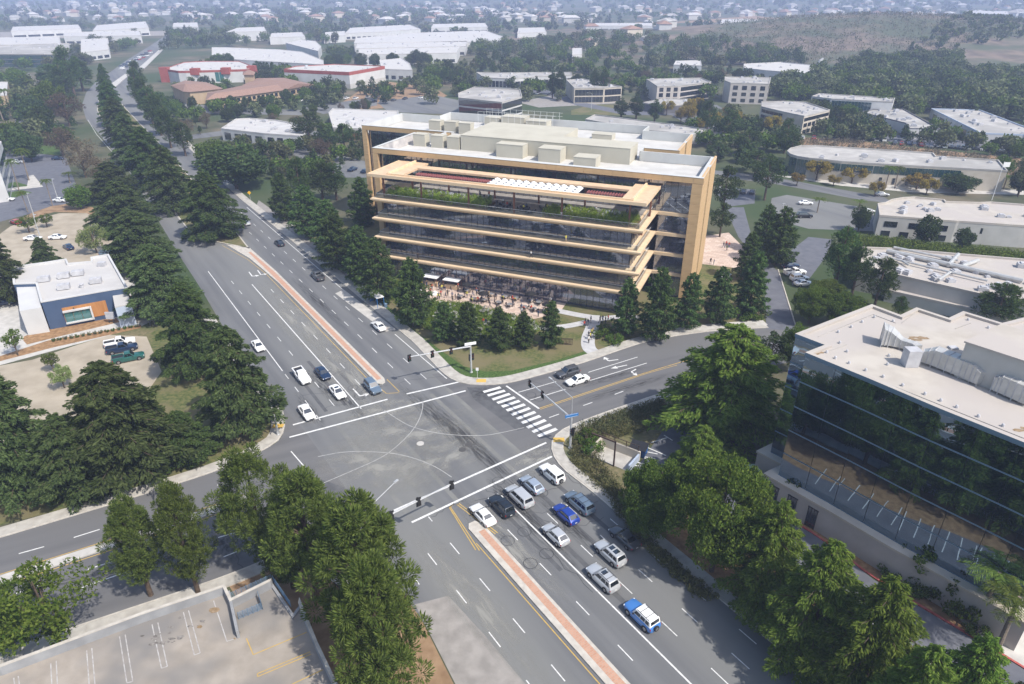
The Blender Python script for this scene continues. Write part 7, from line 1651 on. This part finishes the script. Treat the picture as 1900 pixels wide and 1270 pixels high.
lamp_post((347, 275), 9, (-2.4, .4), 'street lamp arching over the road beyond the bend'); lamp_post((64, 404), 7, (.0, .6), 'lamp post in the dry bank by the lollipop trees'); lamp_post((108, 372), 6.5, (0, .6), 'lamp post behind the parked white sedan'); lamp_post((1446, 418), 6, (.3, .3), 'lamp post in the small car park'); lamp_post((64, 164), 9, (-1.4, 0), 'tall lamp post before the teal glass block'); lamp_post((1097, 205), 9, (-2.6, 0), 'green lamp post behind the timber office'); lamp_post((28, 160), 8, (0, .8), 'twin floodlight post at the left edge'); lamp_post((75, 441), 6, (0, .6), 'lamp post between the lollipop trees')
def sign(base, h, w_, hh, m_, label, diamond=False, n='road_sign'):
    t = thing(n, label, 'road sign', at(*base)); obj('post', MB().tube((0, 0, 0), (0, 0, h), .05, n=6), M['galv_steel'], t)
    o = obj('sign_plate', MB().box(-w_ / 2, w_ / 2, -.03, .03, -hh / 2, hh / 2), M[m_], t); o.location = (0, -.08, h)
    if diamond: o.rotation_euler = (0, R(45), 0)
    return t
sign((465, 372), 2.6, .9, .9, 'sign_yellow', 'yellow diamond sign at the dirt verge', True); sign((349, 272), 2.2, .9, .9, 'sign_yellow', 'small yellow diamond sign by the far lamp', True); sign((338, 258), 2.6, 1.5, .9, 'sign_white', 'white square road sign beyond the bend'); sign((343, 267), 2.2, 1.0, .8, 'sign_white', 'white and blue road sign beside the far yellow diamond'); sign((677, 553), 2.8, .6, .9, 'sign_white', 'white bus stop flag sign by the pale bus pad', n='bus_stop_sign'); sign((886, 706), 2.4, .5, .6, 'sign_white', 'small white sign at the corner ramp')
t = thing('bus_shelter', 'small blue bus shelter behind the pale bus pad', 'bus shelter', at(700, 566), ROAD_ANG)
obj('shelter_roof', MB().box(-2.2, 2.2, -.9, .9, 2.5, 2.65), M['sign_white'], t); obj('back_panel', MB().box(-2.1, 2.1, -.85, -.8, .3, 2.4), M['rail_glass'], t); obj('poster_panel', MB().box(2.02, 2.12, -.8, .7, .3, 2.3), M['shelter_blue'], t)
for x in (-2.1, 2.1):
    for y in (-.8, .8): obj('post', MB().box(x - .05, x + .05, y - .05, y + .05, .1, 2.5), M['sign_blue'], t)
obj('bench', MB().box(-1.4, 1.2, -.7, -.2, .5, .58), M['metal_blue'], t); obj('bench_leg', MB().box(-1.3, -1.2, -.65, -.25, .1, .5), M['metal_blue'], t); obj('bench_leg', MB().box(1.0, 1.1, -.65, -.25, .1, .5), M['metal_blue'], t)
t = thing('litter_bin', 'blue-grey litter bin beside the bus shelter', 'bin', at(716, 571)); obj('bin_body', MB().lathe([(.35, .1), (.4, 1.0), (.3, 1.1)], 12), M['metal_blue'], t)
# flag pole
t = thing('flagpole', 'white flagpole behind the pale office roof', 'flagpole', at(1840, 372)); obj('pole', MB().lathe([(.12, 0), (.05, 13)], 8), M['sign_white'], t); obj('flag', MB().box(.06, 2.2, -.02, .02, 11.2, 12.8), M['sign_white'], t)
# utility yard by the corner bank
Y0 = at(1142, 852)
t = thing('bin_yard', 'small walled bin yard with iron gate posts on the corner bank', 'yard', Y0, R(-35))
obj('yard_floor', MB().box(-3.4, 3.0, -1.7, 1.7, 0, .09), M['concrete'], t); obj('yard_wall', MB().box(-3.6, 3.2, 1.7, 1.95, 0, 1.6), M['wall_beige'], t); obj('yard_wall', MB().box(-3.6, -3.3, -1.7, 1.69, 0, 1.7), M['wall_beige'], t); obj('yard_wall', MB().box(2.9, 3.2, -1.7, 1.69, 0, 1.2), M['wall_paleblue'], t)
for x in (-3.3, -1.2, .8, 2.8): obj('railing_post', MB().box(x - .05, x + .05, 1.75, 1.85, 1.6, 2.6), M['iron_brown'], t)
obj('railing', MB().box(-3.4, 3.0, 1.77, 1.83, 2.5, 2.6).box(-3.4, 3, 1.77, 1.83, 2.0, 2.05), M['iron_brown'], t); obj('gate_post', MB().box(.5, .7, -1.9, -1.7, 0, 4.6), M['iron_brown'], t); obj('gate_beam', MB().box(-3.4, .7, -1.9, -1.71, 4.4, 4.6), M['iron_brown'], t)
t = thing('dumpster', 'blue dumpster standing on the striped lot', 'dumpster', at(1184, 843), R(-25))
obj('bin_body', MB().add([(-1.2, -.8, .15), (1.2, -.8, .15), (1.2, .8, .15), (-1.2, .8, .15), (-1.3, -1, 1.5), (1.3, -1, 1.5), (1.3, 1, 1.75), (-1.3, 1, 1.75)], [(3, 2, 1, 0), (0, 1, 5, 4), (1, 2, 6, 5), (2, 3, 7, 6), (3, 0, 4, 7), (4, 5, 6, 7)]), M['bin_blue'], t); obj('lid', MB().add([(-1.34, -1.05, 1.53), (1.34, -1.05, 1.53), (1.34, 1.05, 1.79), (-1.34, 1.05, 1.79)], [(0, 1, 2, 3)]), M['trim_black'], t)
for x in (-1.31, 1.31): obj('lifting_sleeve', MB().box(x - .08, x + .08, -.5, .5, .8, 1.0), M['bin_blue'], t)
mb = MB()
for a, b in (((1190, 826), (1236, 846)), ((1180, 858), (1206, 864)), ((1176, 864), (1206, 868)), ((1196, 848), (1216, 852)), ((1196, 838), (1220, 843)), ((1208, 822), (1240, 812)), ((1232, 808), (1248, 818)), ((1190, 845), (1208, 860))): line(mb, at(*a), at(*b), .2, .03)
struct('bay_markings', mb, M['white_paint'])
# ---------------------------------------------------------------- people
mat('skin', (.42, .26, .18), rough=.6); mat('skin_dark', (.16, .09, .06), rough=.6); mat('hair', (.03, .022, .018), rough=.7); mat('hair_fair', (.25, .17, .09), rough=.7)
for n_, c_ in (('cloth_black', (.02, .02, .022)), ('cloth_navy', (.02, .035, .09)), ('cloth_white', (.7, .7, .69)), ('cloth_red', (.45, .06, .03)), ('cloth_yellow', (.62, .55, .10)), ('cloth_grey', (.18, .18, .19)), ('cloth_denim', (.06, .09, .17)), ('cloth_tan', (.36, .27, .17)), ('cloth_green', (.08, .18, .08))): mat(n_, c_, rough=.9)
def person_mesh(pose):
    j = {'pel': (0, 0, .95, .13), 'wai': (0, 0, 1.12, .125), 'che': (0, .01, 1.36, .15), 'nek': (0, .01, 1.5, .055), 'hd0': (0, .03, 1.58, .085), 'hd1': (0, .03, 1.74, .07)}
    E_ = [('pel', 'wai'), ('wai', 'che'), ('che', 'nek'), ('nek', 'hd0'), ('hd0', 'hd1')]
    for s, q in ((-1, 'l'), (1, 'r')):
        st_ = {'stand': 0, 'walk': .28 * s, 'sit': 0}[pose]
        if pose == 'sit': kn = (s * .12, -.45, .52); an = (s * .12, -.46, .09); to = (s * .12, -.62, .05); hp_ = (s * .1, 0, .5)
        else: hp_ = (s * .09, 0, .9); kn = (s * .1, -st_ * .55 - .03, .5); an = (s * .1, -st_ + (.05 if st_ < 0 else 0), .09); to = (s * .11, -st_ - .15, .05)
        j['h' + q] = (*hp_, .095); j['k' + q] = (*kn, .068); j['a' + q] = (*an, .045); j['t' + q] = (*to, .035)
        dz = 0
        j['s' + q] = (s * .19, .01, 1.43, .062); j['e' + q] = (s * .25, .03 + st_ * .2, 1.17, .045); j['w' + q] = (s * .25, -.08 + st_ * .5, .95, .034); j['m' + q] = (s * .25, -.12 + st_ * .6, .86, .032)
        if pose == 'sit': j['w' + q] = (s * .18, -.28, 1.06, .034); j['m' + q] = (s * .15, -.36, 1.08, .032)
        E_ += [('pel', 'h' + q), ('h' + q, 'k' + q), ('k' + q, 'a' + q), ('a' + q, 't' + q), ('che', 's' + q), ('s' + q, 'e' + q), ('e' + q, 'w' + q), ('w' + q, 'm' + q)]
    drop = 0
    if pose == 'sit': drop = .42
    names = list(j); V = []
    for n_ in names:
        x, y, z, r_ = j[n_]
        if pose == 'sit' and n_[0] not in 'hkat' or n_ in ('hd0', 'hd1') and pose == 'sit': z -= drop
        V.append((x, y, z))
    me = bpy.data.meshes.new('tmp_person'); me.from_pydata(V, [(names.index(a), names.index(b)) for a, b in E_], [])
    o = bpy.data.objects.new('tmp_person', me); COL.objects.link(o)
    sk = o.modifiers.new('s', 'SKIN'); sk.use_smooth_shade = True
    for i, n_ in enumerate(names): r_ = j[n_][3]; d_ = me.skin_vertices[0].data[i]; d_.radius = (r_, r_ * (.8 if n_ in ('pel', 'wai', 'che') else 1)); d_.use_root = n_ == 'pel'
    sb = o.modifiers.new('u', 'SUBSURF'); sb.levels = 1
    dg = bpy.context.evaluated_depsgraph_get(); out = bpy.data.meshes.new_from_object(o.evaluated_get(dg)); out.name = 'person'
    bpy.data.objects.remove(o); bpy.data.meshes.remove(me)
    for m_ in ('skin', 'cloth_navy', 'cloth_black', 'hair', 'trim_black'):
        out.materials.append(M[m_])
    dz = drop
    for p in out.polygons:
        x, y, z = p.center
        zz = z + dz
        ax = abs(x)
        if pose == 'sit': legs = z < .62 and (y < -.1 or z < .5); foot = z < .11; arm = ax > .17 and z > .6
        else: legs = z < 1.0 and ax < .2; foot = z < .1; arm = ax > .2
        if foot: i = 4
        elif legs: i = 2
        elif zz > 1.66 or (zz > 1.58 and y > .05): i = 3
        elif zz > 1.49: i = 0
        elif arm and zz < 1.12: i = 0
        else: i = 1
        p.material_index = i
    return out
PM = {k: person_mesh(k) for k in ('stand', 'walk', 'sit')}
pq = random.Random(9)
def person(P, pose, label, shirt=None, trousers=None, a=None, group=None):
    shirt = shirt or pq.choice(('cloth_black', 'cloth_navy', 'cloth_white', 'cloth_grey', 'cloth_black', 'cloth_red', 'cloth_yellow', 'cloth_tan', 'cloth_denim')); trousers = trousers or pq.choice(('cloth_black', 'cloth_navy', 'cloth_denim', 'cloth_grey'))
    if 'plaza tables' in label or label.startswith('person among') or label.startswith('person under'): label = label.replace('person', 'person in %s top and %s trousers' % (shirt[6:], trousers[6:]), 1).replace('seated person', 'seated person') 
    o = put('person', PM[pose], None, P, pq.uniform(0, 6.28) if a is None else a, pq.uniform(.95, 1.06))
    for i, m_ in ((1, shirt), (2, trousers), (0, pq.choice(('skin', 'skin', 'skin_dark'))), (3, pq.choice(('hair', 'hair', 'hair_fair')))): o.material_slots[i].link = 'OBJECT'; o.material_slots[i].material = M[m_]
    tag(o, label, 'person', group); return o
for (u, v), sh, lab in (((1086, 603), 'cloth_black', 'person in black standing left on the forked path'), ((1091, 605), 'cloth_navy', 'person in navy on the forked path beside the one in black'), ((1096, 600), 'cloth_navy', 'person in navy at the middle of the path fork'), ((1084, 608), 'cloth_red', 'person in a red-orange outfit on the path fork'), ((1092, 628), 'cloth_black', 'person in black among the group on the path stem'), ((1097, 624), 'cloth_yellow', 'person in yellow among the group on the path stem'), ((1095, 631), 'cloth_yellow', 'second person in yellow at the path stem, nearer the road'), ((1100, 620), 'cloth_tan', 'person in tan at the back of the path stem group'), ((1092, 637), 'cloth_white', 'person in white nearest the road on the path stem'), ((1113, 600), 'cloth_black', 'person in black by the right branch of the path'), ((1118, 598), 'cloth_navy', 'person in navy by the right branch of the path'), ((1123, 600), 'cloth_black', 'person in black nearest the right pine on the path'), ((1128, 597), 'cloth_red', 'person in red at the end of the right branch'), ((897, 603), 'cloth_red', 'person in red between two young pines'), ((902, 604), 'cloth_navy', 'person in dark blue between two young pines'), ((1342, 460), 'cloth_black', 'person in black on the yard right of the timber office'), ((1347, 458), 'cloth_red', 'person in red on the yard, left one'), ((1352, 460), 'cloth_red', 'person in red on the yard, right one'), ((1348, 466), 'cloth_green', 'person in green on the yard right of the timber office'), ((1318, 490), 'cloth_black', 'person in black by the office side door'), ((1324, 492), 'cloth_denim', 'person in blue by the office side door')):
    person(at(u, v, .045), 'walk' if pq.random() < .6 else 'stand', lab, sh)
person(ow(7.0, -13.9, 10.705), 'walk', 'person in white shirt and black trousers walking on the second balcony', 'cloth_white', 'cloth_black', R(70)); person(ow(15, -13.9, 15.405), 'stand', 'person in yellow on the third balcony', 'cloth_yellow', 'cloth_tan'); person(ow(13.5, -13.0, 20.15), 'stand', 'person in white at the terrace railing', 'cloth_white', 'cloth_navy'); person(ow(-22, -13.9, 6.005), 'walk', 'person in black on the lowest balcony', 'cloth_black', 'cloth_black')
# plaza furniture
def chair_proto():
    t = thing('patio_chair', 'dark patio chair at a plaza table', 'chair', (0, 0, 0), 0, 'patio chairs on the plaza')
    obj('seat', MB().box(-.24, .24, -.24, .24, .42, .46), M['trim_black'], t); obj('backrest', MB().box(-.24, .24, .2, .24, .5, .88), M['trim_black'], t)
    lg = MB().box(-.02, .02, -.02, .02, 0, .42).mesh('leg', M['trim_black'])
    for x in (-.2, .2):
        for y in (-.2, .2): put('leg', lg, t, (x, y, 0))
    return t
def table_proto():
    t = thing('patio_table', 'dark round patio table on the plaza', 'table', (0, 0, 0), 0, 'patio tables on the plaza')
    obj('table_top', MB().lathe([(.02, .72), (.62, .72), (.64, .74), (.62, .76), (.02, .765)], 16), M['cloth_grey'], t); obj('pedestal', MB().lathe([(.3, .0), (.28, .04), (.05, .08), (.05, .72)], 10), M['trim_black'], t)
    return t
def parasol_proto():
    t = thing('parasol', 'dark parasol shading a plaza table', 'parasol', (0, 0, 0), 0, 'dark parasols on the plaza')
    n_ = 8; r_ = 1.25; V = [(0, 0, 2.75)] + [(r_ * math.cos(k * math.pi / 4), r_ * math.sin(k * math.pi / 4), 2.25) for k in range(8)] + [(r_ * math.cos(k * math.pi / 4), r_ * math.sin(k * math.pi / 4), 2.1) for k in range(8)]
    obj('canopy', MB().add(V, [(0, 1 + k, 1 + (k + 1) % 8) for k in range(8)] + [(1 + k, 9 + k, 9 + (k + 1) % 8, 1 + (k + 1) % 8) for k in range(8)]), M['trim_black'], t); obj('pole', MB().tube((0, 0, .77), (0, 0, 2.7), .025, n=6), M['galv_steel'], t)
    return t
ch0, tb0, ps0 = chair_proto(), table_proto(), parasol_proto()
PZ = [(-24, -12.6), (-24, -19), (-14.2, -22.2), (-7.3, -20.2), (-2.8, -20.5), (2, -21), (6.5, -22.2), (10.8, -22.1), (14.6, -17.4), (14.6, -12.6)]
spots = [(x + .5 * (k % 2) + pq.uniform(-.3, .3), y + pq.uniform(-.3, .3)) for k, x in enumerate((-8.5, -5.6, -2.6, .4, 3.5, 6.6, 9.6, 12)) for y in (-14.6, -18.4)]
first = True
for i, (x, y) in enumerate(p for p in spots if inside(p, PZ)):
    P = ow(x, y, .036)
    if first: tb0.location = P; ps0.location = P
    else:
        dup(tb0, P)
        if i % 5 == 0: dup(ps0, P, pq.uniform(0, 1))
    for k in range(3):
        a = pq.uniform(0, .6) + k * 2.09; C_ = P + Vector((math.cos(a), math.sin(a), 0)) * .85
        if first: ch0.location = C_; ch0.rotation_euler = (0, 0, a - R(90)); first = False
        else: dup(ch0, C_, a - R(90))
        if pq.random() < .38: person(C_ + Vector((0, 0, .01)), 'sit', 'person seated at one of the plaza tables', a=a - R(90), group='people seated on the plaza')
k = 0
while k < 58:
    p = (pq.uniform(-21, 13.5), pq.uniform(-21.5, -13.2))
    if inside(p, PZ) and all((p[0] - s[0]) ** 2 + (p[1] - s[1]) ** 2 > 1.6 for s in spots): person(ow(*p, .036), pq.choice(('stand', 'walk')), 'person standing among the plaza tables', group='people standing on the plaza'); k += 1
for x, lab in ((-18.6, 'left white market canopy on the plaza'), (-13.0, 'right white market canopy on the plaza')):
    t = thing('market_canopy', lab, 'canopy', ow(x, -14.0, .036), R(-22))
    obj('canopy_roof', MB().box(-2.0, 2.0, -1.1, 1.1, 2.3, 2.45), M['louver_white'], t)
    for a in (-1.9, 1.9):
        for b in (-1, 1): obj('post', MB().box(a - .05, a + .05, b - .05, b + .05, 0, 2.3), M['wood_column'], t)
    obj('counter', MB().box(-1.6, 1.6, -.4, .4, 0, .95), M['wood_pale'], t)
for x, y, lab in ((-19.8, -18.2, 'white round lounge seat at the left end of the plaza'), (-15.2, -18.8, 'white round lounge seat beside the meadow'), (-22, -16.2, 'white round lounge seat nearest the big pine')):
    t = thing('lounge_sofa', lab, 'sofa', ow(x, y, .036)); obj('seat', MB().lathe([(.9, 0), (1.0, .3), (.9, .45), (.02, .46)], 18), M['louver_white'], t); obj('backrest', MB().lathe([(.3, .46), (.35, .9), (.02, .92)], 12), M['louver_white'], t)
# seating on the roof terrace
k = 0
for i in range(16):
    P = ow(pq.uniform(-3.4, 8.4), pq.uniform(-12.2, -8), 20.155); 
    dup(tb0, P, 0, 'dark round table on the roof terrace', 'tables on the roof terrace', .8)
    for a in (0.4, 2.5, 4.6):
        C_ = P + Vector((math.cos(a), math.sin(a), 0)) * .75; dup(ch0, C_, a - R(90), 'dark chair on the roof terrace', 'chairs on the roof terrace', .9)
    if i % 2: person(P + Vector((.6, -.5, 0)), 'stand', 'person among the roof terrace tables', group='people on the roof terrace')
for i in range(12): person(ow(pq.choice((pq.uniform(-22, -6), pq.uniform(11, 27))), pq.uniform(-7, -3.5), 20.155), pq.choice(('stand', 'walk')), 'person under the terrace pergola', group='people under the terrace pergola')
for i in range(5):
    t = thing('lounge_sofa', 'white sofa under the terrace pergola', 'sofa', ow(-20 + i * 3.1 if i < 3 else 14 + i * 2.4, -6.2, 20.155), R(-22), 'white sofas on the roof terrace'); obj('seat', MB().box(-1.1, 1.1, -.45, .45, .1, .45), M['louver_white'], t); obj('backrest', MB().box(-1.1, 1.1, .3, .5, .45, .9), M['louver_white'], t)
t = thing('rail_fence', 'dark slatted fence at the meadow corner by the footpath', 'fence', at(1046, 640), R(-5))
for k in range(14): obj('slat', MB().box(-1.9 + k * .27, -1.78 + k * .27, -.04, .04, 0, 1.5), M['iron_brown'], t)
obj('rail', MB().box(-1.95, 1.8, -.05, .05, 1.3, 1.4), M['iron_brown'], t)
for o in list(bpy.data.objects):
    if '_h' in o: del o['_h']
